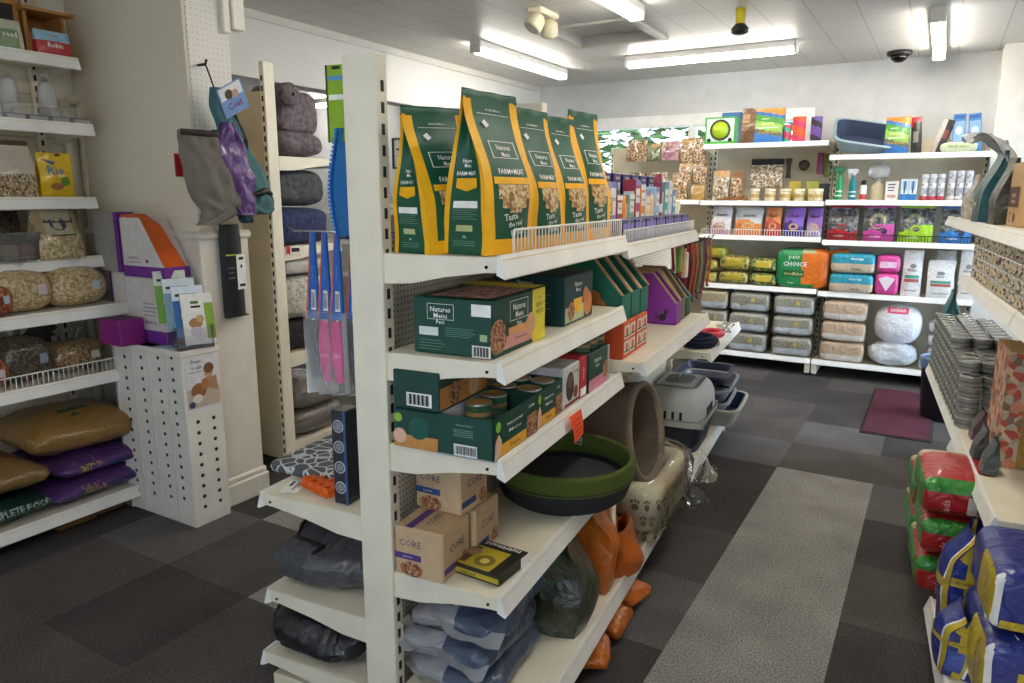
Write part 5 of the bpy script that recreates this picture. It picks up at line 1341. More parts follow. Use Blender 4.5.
a = MB(); a.box(-.003, .003, -.42, .42, 0, .07, CL); a.box(-.003, .003, -.42, .42, .066, .07, C('#d9dcd9', .3)); tag(a.build('shelf_divider', None, (-3.505, 1.60, 1.852)), 'clear plastic divider along the front of the bird feeder shelf', 'divider')
for k in range(9):
    a = MB(); a.box(-.035, .035, -.045, .045, 0, .028, C('#7c7f84', .6, 'card'), .003); a.patch(lambda u, v: (.0356, -.045+.09*u, .028*v), .1, .2, .9, .8, C('#b9bcc0', .5))
    tag(a.build('small_carton', None, (-3.555, 1.25+.095*k, 1.852)), 'low grey carton behind the clear divider, %s of nine towards the pipe' % ORD[k], 'box', 'low grey cartons')
SEED = speckle('seed_mix', ['#a5855c', '#c9ab7c', '#7c6240', '#8d8a78', '#d9c39a', '#5d4a34'], 130, .45, True)
SEED2 = speckle('peanut_mix', ['#b39a6e', '#c7b186', '#9c8358', '#d3bf94'], 110, .45, True)
OATS = speckle('straw_mix', ['#b9a377', '#cdb98d', '#a28c61', '#d9caa4'], 90, .45, True)
REDS = speckle('red_mix', ['#8a3a22', '#b0572f', '#6e2c1c', '#c27a4a'], 110, .45, True)
DKM = speckle('dark_mix', ['#3d342b', '#574a3c', '#2c2620', '#6a5b49'], 120, .4, True)
CRM = C('#c9bfae', .4, 'film')
o = flatpack('seed_bag', 'seed mix bag with cream label and purple badge beside the yellow pack', 'bag', (-3.62, 1.70, 1.517), 0, .21, .25, .09, lambda u, v: CRM if .45 < v < .88 else (C('#4a3626', .4, 'film') if v >= .88 else SEED), rot=(0, 0, .0))
b = Bag(.15, .045, .205, bulge=.008, gus=.2, top=.006, seed=4, noise_=.003, nu=12, nv=12); YB = C('#e0b90e', .4, 'film'); b.make(YB, YB)
b.text('Rio', .48, .62, .7, .2, C('#1f6fae', .5)); b.poly([(.1, .86), (.5, .80), (.42, .72)], C('#35507a', .5)); b.disc(.72, .38, .15, .11, C('#5d8a2c', .5)); b.disc(.45, .26, .2, .08, C('#a5673c', .5)); b.disc(.62, .5, .12, .04, C('#e6d38a', .5)); b.disc(.6, .95, .1, .03, C('#3a3022', .5))
b.done('seed_bag', 'bright yellow budgie seed pack with blue lettering', 'bag', (-3.60, 1.895, 1.517), 0, rot=(0, .06, .0))
b = Bag(.20, .10, .23, bulge=.015, gus=.3, top=.008, seed=6, noise_=.005, nu=14, nv=14); b.make(lambda u, v: OATS if v < .5 else C('#a5916a', .4, 'film'), OATS)
b.patch(.2, .5, .85, .98, C('#b9b292', .4, 'film')); b.patch(.22, .9, .8, .985, C('#2c2622', .5)); b.patch(.2, .72, .9, .80, C('#4a4030', .5)); b.disc(.52, .70, .2, .13, C('#453a5c', .5)); b.patch(.3, .46, .9, .49, C('#3c4a2c', .5))
b.done('seed_bag', 'straw coloured bag with a black topped label and dark oval badge', 'bag', (-3.58, 1.855, 1.237), 0)
t_ = thing('plastic_tub', 'clear plastic tub of wrapped treats at the edge of the frame', 'tub', (-3.60, 1.60, 1.237))
a = tub(MB(), .18, .28, .22, .33, 0, .13, clear('tub_plastic', '#e9e6e0', .14, .15), .22, 32, None); a.build('tub_walls', t_); a = tub(MB(), .22, .33, .235, .345, .122, .13, clear('tub_plastic', '#e9e6e0', .14, .15), .22, 32, None); a.build('rim', t_)
for k in range(4):
    b = Blob(.08, .08, .06, .7, .7, .1, 12, 30+k, n=(16, 10)); b.make(C(['#c9c4b6', '#8fa3b0', '#b9a58a', '#a5727a'][k], .4, 'film'))
    b.done('wrapped_treat', ['cream wrapped treat', 'pale blue wrapped treat', 'tan wrapped treat', 'dusky pink wrapped treat'][k]+' lying in the clear tub', 'treat', (-3.57-.02*(k % 2), 1.50+.075*k, 1.25), .5*k, 'wrapped treats in the clear tub')
b = Bag(.16, .09, .22, seed=3, nu=10, nv=10); b.make(DKM, DKM); b.done('seed_bag', 'dark seed bag standing behind the clear tub', 'bag', (-3.74, 1.70, 1.237), 0)
def clearbag(y, z, w_, h_, d_, m, label, seed, x=-3.56, tagcol='#d9c9cf', knot=True):
    o = thing('seed_bag', label, 'bag', (x, y, z), 0, 'clear knotted bags of feed')
    b = Blob(d_, w_, h_, .75, .6, .10, 7, seed, n=(36, 20)); b.make(m); b.done('bag_body', None, None, (0, 0, 0), 0, parent=o)
    if knot:
        a = MB(); a.grid(lambda u, v: ((.02+.03*v)*math.cos(2*PI*u)*(1+.3*math.sin(u*25)), (.02+.04*v)*math.sin(2*PI*u)*(1+.3*math.sin(u*19)), h_*.92+.06*v), 20, 4, clear('film_wrap', '#ffffff', .05, .12), cu=True); a.build('gathered_neck', o)
    a = MB(); f = lambda u, v: b.front(.62+.14*u, .42+.22*v, .007); a.patch(f, 0, 0, 1, 1, C(tagcol, .5, 'card'), 4, 3); a.build('paper_tag', o)
    return o
clearbag(1.645, 1.017, .25, .19, .26, SEED2, 'clear bag of pale seed with a pinkish tag beside the orange-red mix', 81)
clearbag(1.885, 1.017, .28, .18, .26, SEED2, 'clear bag of pale seed at the shelf end beside the purple boxes', 82, tagcol='#bccbd4')
clearbag(1.50, 1.017, .17, .14, .2, REDS, 'clear bag of orange-red mix at the frame edge', 83, x=-3.50, tagcol='#b9c4cc')
clearbag(1.62, .702, .24, .20, .26, DKM, 'clear bag of dark grey-brown mix behind the low wire guard', 84, tagcol='#8f9aa8')
clearbag(1.855, .702, .26, .15, .22, speckle('brown_mix', ['#7a5f40', '#94774f', '#624a30', '#a58a60'], 110, .45, True), 'clear bag of brown mix behind the wire guard, nearest the stand', 85, tagcol='#cfc9c0')
clearbag(1.80, .702, .2, .24, .14, C('#4d4238', .25, 'film'), 'tall dark plastic bag at the back of the wire guarded shelf', 86, x=-3.74)
clearbag(1.45, .702, .17, .14, .2, REDS, 'clear bag of dark red mix at the frame edge behind the wire guard', 87, x=-3.52)
# sacks on the base
def sack(y, z, w_, d_, h_, m, label, seed, x, rz=0, e=(.6, .35), rot=None):
    b = Blob(d_, w_, h_, .95, .22, .09, 6, seed, n=(96, 44)); b.make(m); return b
TANP = C('#8f6c36', .6, 'film'); PUR = C('#5f3a78', .4, 'film')
b = sack(0, 0, .50, .50, .105, PUR, '', 91, 0); b.patch('front', .2, .42, .85, .62, C('#35305e', .4)); b.text('front', 'kibble', .36, .6, .26, .3, C('#a98a4a', .5)); b.text('front', 'junior', .85, .65, .12, .16, PAPER)
b.done('kibble_sack', 'purple kibble sack on the base shelf, lower of two', 'sack', (-3.55, 1.83, .125), 0, 'purple kibble sacks')
b = sack(0, 0, .47, .50, .115, PUR, '', 92, 0); b.patch('front', .3, .3, .95, .5, C('#2f3f6e', .4)); b.text('front', 'lamb', .28, .62, .24, .36, C('#b59a4e', .5)); b.text('front', 'adult', .84, .68, .14, .18, C('#cfc4d9', .5))
b.done('kibble_sack', 'purple kibble sack directly beneath the big tan paper sack', 'sack', (-3.56, 1.85, .225), 0.02, 'purple kibble sacks')
b = sack(0, 0, .50, .52, .20, TANP, '', 93, 0, e=(.7, .45)); 
b.patch('top', .36, .30, .62, .36, C('#20402c', .5));
b.mb.poly(lambda u, v: b.top(u, v, .006), [(.42, .20), (.50, .20), (.46, .27)], C('#20402c', .5)); b.text('top', 'natural', .58, .22, .12, .05, C('#5a4420', .5))
b.done('kibble_sack', 'big tan paper sack with a dark green mark on top of the purple sacks', 'sack', (-3.56, 1.79, .335), -.06)
b = sack(0, 0, .36, .50, .15, C('#7d6136', .6, 'film'), '', 94, 0, e=(.7, .45)); b.text('top', '15kg', .7, .3, .12, .06, C('#a03a2c', .5))
b.done('kibble_sack', 'tan paper sack at the frame edge resting on the dark green sack', 'sack', (-3.53, 1.39, .252), .03)
b = sack(0, 0, .46, .50, .125, C('#16332c', .4, 'film'), '', 95, 0); b.text('front', 'COMPLETE FOOD', .66, .58, .6, .3, C('#8fa89c', .5)); b.text('front', 'working dog', .7, .28, .4, .16, C('#6f8a7e', .5))
b.done('kibble_sack', 'dark green kibble sack with pale lettering at the frame edge', 'sack', (-3.55, 1.34, .125), 0)
b = sack(0, 0, .40, .30, .10, C('#17352f', .4, 'film'), '', 96, 0, e=(.5, .3)); b.text('front', 'DOG FOOD', .8, .5, .3, .4, PAPER)
b.done('kibble_sack', 'dark green sack pushed under the base shelf', 'sack', (-3.50, 1.42, .003), 0)
for k, (y, w_) in enumerate(((1.70, .18), (1.885, .16))):
    c = Carton(.25, w_, .085, C('#8a6238', .7, 'card')); c.p('F', .02, .45, .98, .55, C('#a5804f', .6, 'card')); c.done('cardboard_box', ['brown cardboard box under the base shelf beside the green sack', 'brown cardboard box under the base shelf, nearest the stand'][k], 'box', (-3.50-.02*k, y, .0), 0, 'cardboard boxes under the shelf')
# room beyond the bulkhead
t_ = thing('shelving_unit', 'cream shelving in the far room glimpsed between post and green bag', 'shelving', (-6.6, 7.0, 0), RB)
a = MB(); a.box(0, .02, 0, 1.6, .1, 1.5, pegmat('pegboard_cream', '#e3d9c3', .0165, .17)); a.build('back_panel', t_)
for z in (1.36, 1.0, .6): shelf(t_, .02, .4, 0, 1.6, z)
for k in range(6):
    c = Carton(.1, .16, .16, C(['#3b3f7a', '#d9d2c4', '#7a9ac4', '#cdbb5a', '#b9c4d0', '#4a4070'][k], .5, 'card')); c.p('F', .1, .2, .9, .5, PAPER)
    c.done('food_carton', ['indigo', 'cream', 'light blue', 'mustard', 'pale grey', 'dark violet'][k]+' carton on the far room shelf', 'box', (-6.35+.2*k, 6.75, 1.362), RB, 'cartons in the far room')
    c = Carton(.1, .17, .1, C(['#2c2f66', '#332a5c', '#2c3a70', '#3a2f66', '#2c2f66', '#413a78'][k], .5, 'card')); c.p('F', .1, .2, .9, .7, C('#8a8fc0', .5, 'card'))
    c.done('food_carton', 'low indigo carton on the lower far room shelf, %s from the left wall' % ORD[k], 'box', (-6.35+.2*k, 6.72, 1.002), RB, 'low indigo cartons in the far room')
for k, (x, w_) in enumerate(((-6.06, .24), (-5.72, .2))):
    t_ = thing('picture_frame', ['black framed certificate nearest the slotted post on the far wall', 'smaller black framed certificate beside the first on the far wall'][k], 'picture', (x, 7.045, 2.03), RB)
    a = MB(); h_ = .36
    for (y0, y1, z0, z1) in ((-w_/2, w_/2, -h_/2, -h_/2+.02), (-w_/2, w_/2, h_/2-.02, h_/2), (-w_/2, -w_/2+.02, -h_/2, h_/2), (w_/2-.02, w_/2, -h_/2, h_/2)): a.box(0, .02, y0, y1, z0, z1, DARK)
    a.build('frame', t_); a = MB(); a.box(.002, .006, -w_/2+.01, w_/2-.01, -h_/2+.01, h_/2-.01, C('#c9c6c0', .4)); mp = lambda u, v: (.0066, (u-.5)*w_, (v-.5)*h_); a.patch(mp, .3, .6, .7, .66, INK); a.patch(mp, .25, .4, .75, .43, C('#8a8a8a', .6)); a.build('certificate', t_)
# ================================================================== BACK RUN
YF = 6.69   # centre of goods near the front of the shelves (lip at about y 6.60)
def bb(x, z, y=YF): return (x, y, z)
zA = tuple(z+.016 for z in (1.965, 1.475, 1.175, .735, .13)); zB = tuple(z+.016 for z in (1.848, 1.485, 1.155, .722, .13))
# --- bay A, top shelf
c = Carton(.12, .275, .235, C('#3fa046', .5, 'card'))
c.p('F', .06, .06, .94, .94, C('#c9d9cf', .5, 'card')).d_('F', .5, .52, .092, C('#2c3a18', .5)).p('F', 0, 0, 1, .12, C('#4fae4a', .5, 'card')).d_('F', .15, .16, .018, INK).d_('F', .82, .16, .018, INK)
o = c.done('toy_box', 'green and white box with a round window showing a lime ball', 'box', bb(-1.77, zA[0]), RB)
a = MB(); a.lathe([(.085*math.sin(PI*k/12)+.0005, .085-.085*math.cos(PI*k/12)) for k in range(7)], C('#a9c41f', .45), 28, M=Matrix.Translation((.10, 0, .122)) @ Matrix.Rotation(-PI/2, 4, 'Y')); a.build('lime_ball', o)
q = small_box(0, 0, 0, .1, .17, .29, C('#3f78b8', .5, 'card'), 'blue box peeping above the lime ball box', name='toy_box'); q.location = bb(-1.73, zA[0], 6.88); q.rotation_euler = (0, 0, RB)
BRN = C('#6f4a26', .5, 'film')
flatpack('treat_bag', 'narrow brown treat bag standing beside the lime ball box', 'bag', bb(-1.535, zA[0]), RB, .12, .30, .07, lambda u, v: C('#b58a5a', .5, 'film') if (.55 < v < .8 and u < .6) else BRN, texts=(('chew', .4, .68, .4, .08, INK),), seed=3)
def stripy(u, v):
    q = v+.16*(u-.5)
    return C('#e08a2a', .4, 'film') if q > .86 else (C('#3a6fb0', .4, 'film') if q > .76 else (C('#4f9a3a', .4, 'film') if q > .58 else (C('#8fc04a', .4, 'film') if q > .34 else (C('#6a6a4a', .4, 'film') if q > .24 else C('#3f7ec4', .4, 'film')))))
def bigbag(x, z, lb, w_=.235, h_=.29):
    b = Bag(w_, .10, h_, bulge=.015, gus=.2, top=.03, seed=5, noise_=.003, nu=18, nv=24); b.make(stripy, lambda q, v: stripy(0, v))
    b.text('natural', .35, .70, .35, .05, PAPER); b.text('DENTAL', .5, .55, .7, .07, C('#e9f0b0', .5)); b.patch(.12, .42, .85, .44, PAPER)
    for k in range(5): b.disc(.2+.15*k, .29, .06, .035, C('#a98a5a', .6))
    b.done('treat_bag', lb, 'bag', bb(x, z), RB)
bigbag(-1.36, zA[0], 'orange, blue and green striped bag between the brown bag and the treat tubes')
def rolltube(x, z, r, h, c1, c2, lb):
    a = MB(); n = 24
    def f(u, v): return (r*math.cos(2*PI*u), r*math.sin(2*PI*u), h*v)
    a.grid(f, 24, 18, lambda u, v: C(c2, .45, 'card') if ((v*1.6+u*1.0) % 1) < .38 else C(c1, .45, 'card'), cu=True)
    a.lathe([(r*1.01, h-.004), (r*1.01, h), (r*.9, h+.002)], C(c1, .45, 'card'), 24); a.lathe([(r, 0), (r, .003)], C(c2, .45, 'card'), 24)
    tag(a.build('treat_tube', None, bb(x, z), RB), lb, 'tube', 'spiral printed treat tubes')
rolltube(-1.215, zA[0], .034, .145, '#d9486a', '#3fae8a', 'short pink and green spiral treat tube')
rolltube(-1.122, zA[0], .053, .205, '#ef5a26', '#d9386a', 'orange and pink spiral treat tube')
rolltube(-.985, zA[0], .045, .20, '#6a4a9a', '#26222c', 'purple and black spiral treat tube')
# --- bay A, second shelf
for k in range(5):
    x = (-1.446, -1.317, -1.19, -1.077, -.947)[k]; r = (.040, .046, .045, .043, .06)[k]
    t_ = thing('treat_tub', ('cream tub of chews, %s from the wide chew bag' % ORD[k]) if k < 4 else 'widest cream tub of chews at the bay end', 'tub', bb(x, zA[1], 6.68), RB, 'cream tubs of chews')
    a = MB(); a.lathe([(r*.95, 0), (r, .006), (r, .088)], speckle('chew_cream', ['#cdbb94', '#dccdaa', '#b9a57c', '#e3d8bd'], 60, .5, True), 20); a.build('tub_body', t_)
    a = MB(); a.lathe([(r*1.03, .086), (r*1.03, .102), (r*.95, .106), (.001, .106)], C('#e4d9bd', .4), 20, cap=False); a.lathe([(r*1.002, .03), (r*1.002, .06)], C('#b99a5a', .5), 20, cap=False); a.build('lid', t_)
CHEW = speckle('chew_pack', ['#7a5636', '#a98057', '#5a3c24', '#c9a67a', '#8d6a44', '#d9c7a6'], 75, .35, True)
CHW2 = speckle('chew_white', ['#cfc6b4', '#a58f6c', '#e0dccf', '#7a6448', '#b9a98a', '#8d7656'], 70, .35, True)
def hungpack(x, y, z, w_, h_, m, lb, band=None, cat='bag', name='treat_bag', rz=RB, grp=None, d_=.05):
    b = Bag(w_, d_, h_, bulge=.012, gus=.2, top=.008, seed=int(x*50), noise_=.006, nu=12, nv=14)
    b.make((lambda u, v: band if v > .8 else m) if band else m, m); o = b.done(name, lb, cat, (x, y, z), rz, grp); return o
hungpack(-1.765, 6.76, zA[1], .14, .27, CHW2, 'pale patterned chew bag at the bay edge under the lime ball box', C('#c99a6a', .4, 'film'))
hungpack(-1.625, 6.76, zA[1], .10, .26, CHEW, 'brown chew bag beside the pale patterned one', C('#8a5a30', .4, 'film'))
hungpack(-1.39, 6.86, 1.61, .28, .25, CHW2, 'wide hanging bag of rings in brown and white with a black header', BLK)
for k in range(7):
    a = MB(); a.tube([(0, 0, 0), (.01, .04, .01), (.0, .10, .02)], [.012, .014, .011], C('#8a5f38', .7, 'fab'), 8)
    tag(a.build('chew_stick', None, (-1.78+.03*k, 6.66, 1.49+.008*(k % 3)), RB+.3*(k % 3)), 'brown chew stick in the loose pile at the bay edge', 'chew', 'loose chew sticks')
a = MB(); a.lathe([(.025, 0), (.018, .03), (.018, .12), (.03, .16), (.02, .17)], C('#3f2a20', .6), 14); tag(a.build('rubber_toy', None, (-1.21, 6.85, 1.69), RB), 'dark brown bone shaped toy hanging beside the wide bag', 'toy')
a = MB(); a.lathe([(.002, 0), (.035, .002), (.045, .012), (.035, .022), (.002, .024)], C('#3a241c', .6), 22, M=Matrix.Rotation(PI/2, 4, 'Y')); tag(a.build('rubber_toy', None, (-1.087, 6.88, 1.80), RB), 'round dark brown disc toy hanging at the back of the bay', 'toy')
hungpack(-.955, 6.86, 1.72, .05, .18, C('#8a3a6a', .5, 'film'), 'magenta hanging pack beside the bay divide', cat='pack', name='hanging_pack'); hungpack(-.895, 6.86, 1.70, .045, .19, C('#6f7a2a', .5, 'film'), 'olive green hanging pack against the bay divide', cat='pack', name='hanging_pack')
for k, (x, w_, h_, cl, nm) in enumerate(((-1.13, .095, .17, '#b9a23a', 'mustard'), (-.99, .10, .17, '#a5a84a', 'olive yellow'), (-.90, .08, .15, '#2c2f3a', 'dark slate'))):
    q = small_box(0, 0, 0, .06, w_, h_, C(cl, .5, 'card'), '%s box at the back behind the cream tubs' % nm, name='treat_box')
    q.location = (x, 6.80, zA[1]); q.rotation_euler = (0, 0, RB)
# --- bay A third shelf
def twotone(c1, c2, cut=.45): return lambda u, v: C(c1, .4, 'film') if v < cut+.1*math.sin(u*5) else C(c2, .4, 'film')
for (x, w_, c1, c2, cut, lb, tx) in ((-1.72, .17, '#b58a9a', '#d5d0d4', .3, 'white bag with pink print at the bay edge behind the white wire guard', 'treats'), (-1.482, .235, '#d9863a', '#c9c8c6', .5, 'white bag with an orange lower half behind the white wire guard', 'chicken'), (-1.271, .13, '#c2402c', '#d98a52', .55, 'red and orange treat bag behind the white wire guard', 'beef'), (-1.098, .16, '#4a2c86', '#8a5fc0', .45, 'purple treat bag with a green corner behind the white wire guard', 'duck'), (-.93, .12, '#a592b8', '#8a5cb0', .4, 'lilac and cream treat bag at the bay divide', 'lamb')):
    b = Bag(w_, .09, .245, bulge=.016, gus=.2, top=.008, seed=int(x*40), noise_=.005, nu=14, nv=14); b.make(twotone(c1, c2, cut), C(c2, .4, 'film'))
    b.text(tx, .5, .72, .6, .1, INK); b.disc(.5, .35, .25, .12, C('#cfa77a', .6)); b.poly([(.1, .8), (.3, .95), (.05, .95)], C('#4f8a5a', .5)) if tx == 'duck' else None
    b.done('treat_bag', lb, 'bag', bb(x, zA[2], 6.70), RB, 'treat bags behind the white wire guard')
# --- bay A fourth shelf
def cushion_pack(x, z, w_, h_, d_, m, lb, seed, label_c=None, grp=None, y=6.74, txt=None, e=(.6, .3), na=.04, name='bedding_pack', cat='pack'):
    b = Blob(d_, w_, h_, e[0], e[1], na, 8, seed, n=(32, 16)); b.make(m)
    if label_c: b.patch('front', .25, .35, .8, .8, label_c)
    if txt: b.text('front', txt, .52, .58, .45, .3, INK)
    return b.done(name, lb, cat, (x, y, z), RB, grp)
HAYY = speckle('hay_yellow', ['#8d8038', '#b3a04e', '#6a6230', '#c9b86a', '#7d7a48'], 70, .35, True); HAYG = speckle('hay_green', ['#4f6a30', '#8d9a4a', '#39502a', '#b9b060', '#2f4226'], 60, .35, True)
YLB = C('#b5a02a', .4, 'film')
cushion_pack(-1.80, zA[3], .15, .105, .24, HAYY, 'yellow feed pack at the bay edge, bottom of three', 101, YLB, 'small yellow feed packs'); cushion_pack(-1.80, zA[3]+.107, .155, .11, .24, HAYY, 'yellow feed pack at the bay edge, middle of three', 102, YLB, 'small yellow feed packs'); cushion_pack(-1.775, zA[3]+.22, .225, .115, .24, C('#9a9a3a', .4, 'film'), 'lime feed pack lying on top of the two small yellow ones', 103, YLB, 'small yellow feed packs')
cushion_pack(-1.58, zA[3], .265, .12, .25, HAYY, 'wide golden feed pack, lower of two', 104, YLB, 'wide golden feed packs'); cushion_pack(-1.575, zA[3]+.122, .275, .14, .25, HAYY, 'wide golden feed pack, upper of two', 105, YLB, 'wide golden feed packs')
cushion_pack(-1.32, zA[3], .24, .118, .25, HAYG, 'dark green feed pack, lower of two beside the big green bag', 106, C('#c9b03a', .4, 'film'), 'dark green feed packs'); cushion_pack(-1.325, zA[3]+.12, .235, .13, .25, HAYG, 'dark green feed pack, upper of two beside the big green bag', 107, C('#c9b03a', .4, 'film'), 'dark green feed packs')
b = Blob(.22, .43, .345, .4, .28, .04, 7, 108, n=(56, 30)); GRB = C('#1f8a4c', .35, 'film'); ORB = C('#e8761c', .35, 'film')
b.make(lambda x, y, z: ORB if y > .42 else (C('#a9b07a', .4, 'film') if (y > .12 and z > .35) else GRB))
b.text('front', 'pets', .36, .75, .3, .12, C('#d9e8c9', .5)); b.text('front', 'CHOICE', .38, .60, .42, .12, PAPER); b.patch('front', .15, .30, .55, .46, C('#2f6a3a', .5)); b.text('front', 'woodflakes', .36, .38, .34, .08, C('#e0d98a', .5)); b.text('front', 'large', .33, .17, .2, .07, C('#cfe3c0', .5))
o = b.done('bedding_pack', 'big green bedding bag with orange end standing at the bay divide', 'bag', bb(-1.0, zA[3], 6.72), RB)
a = MB(); a.grid(lambda u, v: (.06*(u-.5)+.02, .19+.16*v, .27+.10*v-.06*v*v+.03*math.sin(u*6)+.05*u*(1-v)), 8, 8, ORB); a.grid(lambda u, v: (.06*(u-.5)+.012, .19+.16*v, .27+.10*v-.06*v*v+.03*math.sin(u*6)+.05*u*(1-v)-.03*math.sin(PI*v)), 8, 8, ORB); a.build('orange_flap', o)
# --- bay A bottom: hay bales
HAY = speckle('hay_bale', ['#8a8576', '#969182', '#7d7868', '#a09b8d'], 130, .3, True, .002); HAYB = speckle('hay_brown', ['#a09070', '#ac9c7e', '#948464', '#b5a687'], 130, .3, True, .002)
def bale(x, z, w_, h_, m, lb, seed, grp, d_=.30, lab='#b9bcc0', spot='#c9b04a'):
    b = Blob(d_, w_, h_, .42, .2, .04, 9, seed, n=(64, 28)); b.make(m)
    b.patch('front', .08, .12, .92, .42, C(lab, .25, 'film'), 12, 4, .003)
    if spot:
        f = lambda u, v: b.front(u, v, .008); b.mb.disc(f, .6, .62, .05, .10, C(spot, .5)); 
    b.done('hay_bale', lb, 'bale', bb(x, z, 6.74), RB, grp)
for k in range(3):
    bale(-1.038, zA[4]+.183*k, .335, .18, HAY, ['clear wrapped hay bale, bottom of the stack at the bay divide', 'clear wrapped hay bale, middle of the stack at the bay divide', 'clear wrapped hay bale, top of the stack at the bay divide'][k], 110+k, 'clear wrapped hay bales')
    bale(-1.418, zA[4]+.183*k, .345, .18, HAY, ['clear wrapped hay bale, bottom of the middle stack', 'clear wrapped hay bale, middle of the middle stack', 'clear wrapped hay bale, top of the middle stack'][k], 120+k, 'clear wrapped hay bales')
    bale(-1.735, zA[4]+.183*k, .26, .18, HAYB if k == 2 else HAY, ['hay bale at the bottom of the stack half hidden by the gondola', 'hay bale in the middle of the stack half hidden by the gondola', 'browner hay bale on top of the stack half hidden by the gondola'][k], 130+k, 'clear wrapped hay bales', spot=None if k == 2 else '#c9b04a')
# --- bay B top shelf
a = tub(MB(), .30, .40, .36, .47, 0, .13, C('#8fa3ad', .4), C('#33415c', .4) and C('#3a4763', .4), .35, 48, C('#3a4763', .4), .008, .012) if False else tub(MB(), .26, .36, .34, .47, 0, .125, C('#8fa3ad', .4), .35, 48, C('#39465f', .4), .008, .014)
o = a.build('litter_tray', None, (-.64, 6.78, 1.945), 0, (-.20, .62, RB+.12)); tag(o, 'blue-grey litter tray tilted up on the top shelf next to the striped bag', 'litter tray')
a = MB(); mp = lambda u, v: (-.02+.11*u, -.03+.13*v, .012); a.patch(mp, 0, 0, 1, 1, C('#cfd3d6', .5, 'card')); a.patch(lambda u, v: (-.02+.11*u, -.03+.13*v, .0135), .1, .2, .9, .4, C('#6f8fa5', .5)); a.build('product_label', o)
bigbag(-.376, zB[0], 'orange, blue and green striped bag between the tilted tray and the dark packs', .175, .285)
b = Bag(.075, .05, .29, seed=2, nu=10, nv=14, bulge=.008); b.make(lambda u, v: C('#b3202c', .4, 'film') if v > .86 or (v > .7 and u < .3) else C('#231e20', .4, 'film')); b.patch(.2, .3, .7, .6, C('#8d8580', .5)); b.done('toy_pack', 'dark toy pack with a red top on the top shelf', 'pack', (-.235, 6.74, zB[0]), RB, rot=(.08, -.1, RB))
b = Bag(.085, .05, .27, seed=7, nu=10, nv=14, bulge=.008); b.make(lambda u, v: C('#2a2426', .4, 'film') if u > .35 else C('#b9b0aa', .4, 'film')); b.patch(.4, .45, .85, .7, C('#7a3a3a', .5)); b.done('toy_pack', 'dark and silver toy pack leaning over on the top shelf', 'pack', (-.10, 6.78, zB[0]), RB, rot=(-.28, -.05, RB))
for k, (x, rt) in enumerate(((.045, .03), (.165, .10))):
    c = Carton(.05, .085, .30, C('#4f86c4', .35, 'card')); c.p('F', .08, .3, .92, .82, C('#8fb9e0', .3, 'card')).d_('F', .5, .58, .024, C('#dbe8f4', .4), 1.3).p('F', .1, .88, .9, .96, C('#2f5f9e', .4)).t('F', 'aqua', .5, .22, .6, .05, PAPER)
    o = c.mb.build('filter_pack', None, (x, 6.82, zB[0]), 0, (rt, 0, RB)); tag(o, ['tall sky blue pack beside the leaning dark pack', 'tall sky blue pack at the end of the top shelf, leaning'][k], 'pack', 'tall sky blue packs')
b = Blob(.075, .245, .078, .6, .2, .03, 9, 140, n=(28, 16)); b.make(C('#cdd6b0', .35, 'film')); b.text('front', 'Super wipes', .5, .55, .6, .3, C('#7aa02a', .5)); b.done('wipes_pack', 'pale green wipes pack lying before the sky blue packs', 'pack', (.05, 6.65, zB[0]), RB)
# --- bay B second shelf
def spray(x, body, headc, lb, h=.19):
    t_ = thing('spray_bottle', lb, 'bottle', bb(x, zB[1], 6.70), RB-1.2, 'trigger spray bottles')
    a = MB(); a.lathe([(.033, 0), (.036, .006), (.037, h*.6), (.034, h*.74), (.016, h*.9), (.015, h)], C(body, .35), 22, sx=.75); a.lathe([(.0366, h*.15), (.0366, h*.55)], C('#e3ece8', .5), 22, sx=.75, cap=False); a.lathe([(.0369, h*.2), (.0369, h*.32)], C(body, .4), 22, sx=.75, cap=False); a.build('bottle_body', t_)
    a = MB(); a.lathe([(.017, h), (.017, h+.022)], C(headc, .4), 16); a.box(-.03, .05, -.016, .016, h+.018, h+.055, C(headc, .4), .006); a.tube([(.03, 0, h+.022), (.036, 0, h+.0), (.03, 0, h-.025)], .006, C(headc, .4), 6); a.box(.045, .056, -.006, .006, h+.028, h+.044, C('#c9c9c9', .4), .002); a.build('trigger_head', t_)
spray(-.771, '#1f9a5a', '#1d7a4a', 'green trigger spray with a green head at the bay divide', .215); spray(-.668, '#1a7f8a', '#e9e6e4', 'teal trigger spray with a white head beside the green one', .20)
t_ = thing('lotion_bottle', 'small white bottle with a red band beside the teal spray', 'bottle', bb(-.585, zB[1], 6.70), RB)
a = MB(); a.lathe([(.024, 0), (.026, .005), (.026, .11), (.018, .125)], WHITE, 20); a.lathe([(.0264, .01), (.0264, .05)], C('#c23a3a', .5), 20, cap=False); a.build('bottle_body', t_); a = MB(); a.lathe([(.019, .125), (.019, .16), (.015, .163)], C('#2c2c2e', .4), 16); a.build('cap', t_)
t_ = thing('shampoo_bottle', 'cream bottle under a crumpled clear plastic bag', 'bottle', bb(-.483, zB[1], 6.72), RB)
a = MB(); a.lathe([(.045, 0), (.05, .006), (.05, .10), (.035, .13), (.016, .145), (.016, .16)], C('#cfc0a2', .4), 24, sx=.8); a.build('bottle_body', t_); a = MB(); a.lathe([(.02, .155), (.02, .185)], C('#efece6', .4), 16); a.build('cap', t_)
b = Blob(.12, .16, .13, .8, .7, .18, 14, 141, n=(28, 16)); b.make(clear('film_cloudy', '#ffffff', .38, .15)); b.done('plastic_bag', None, None, (0, 0, .165), 0, parent=t_)
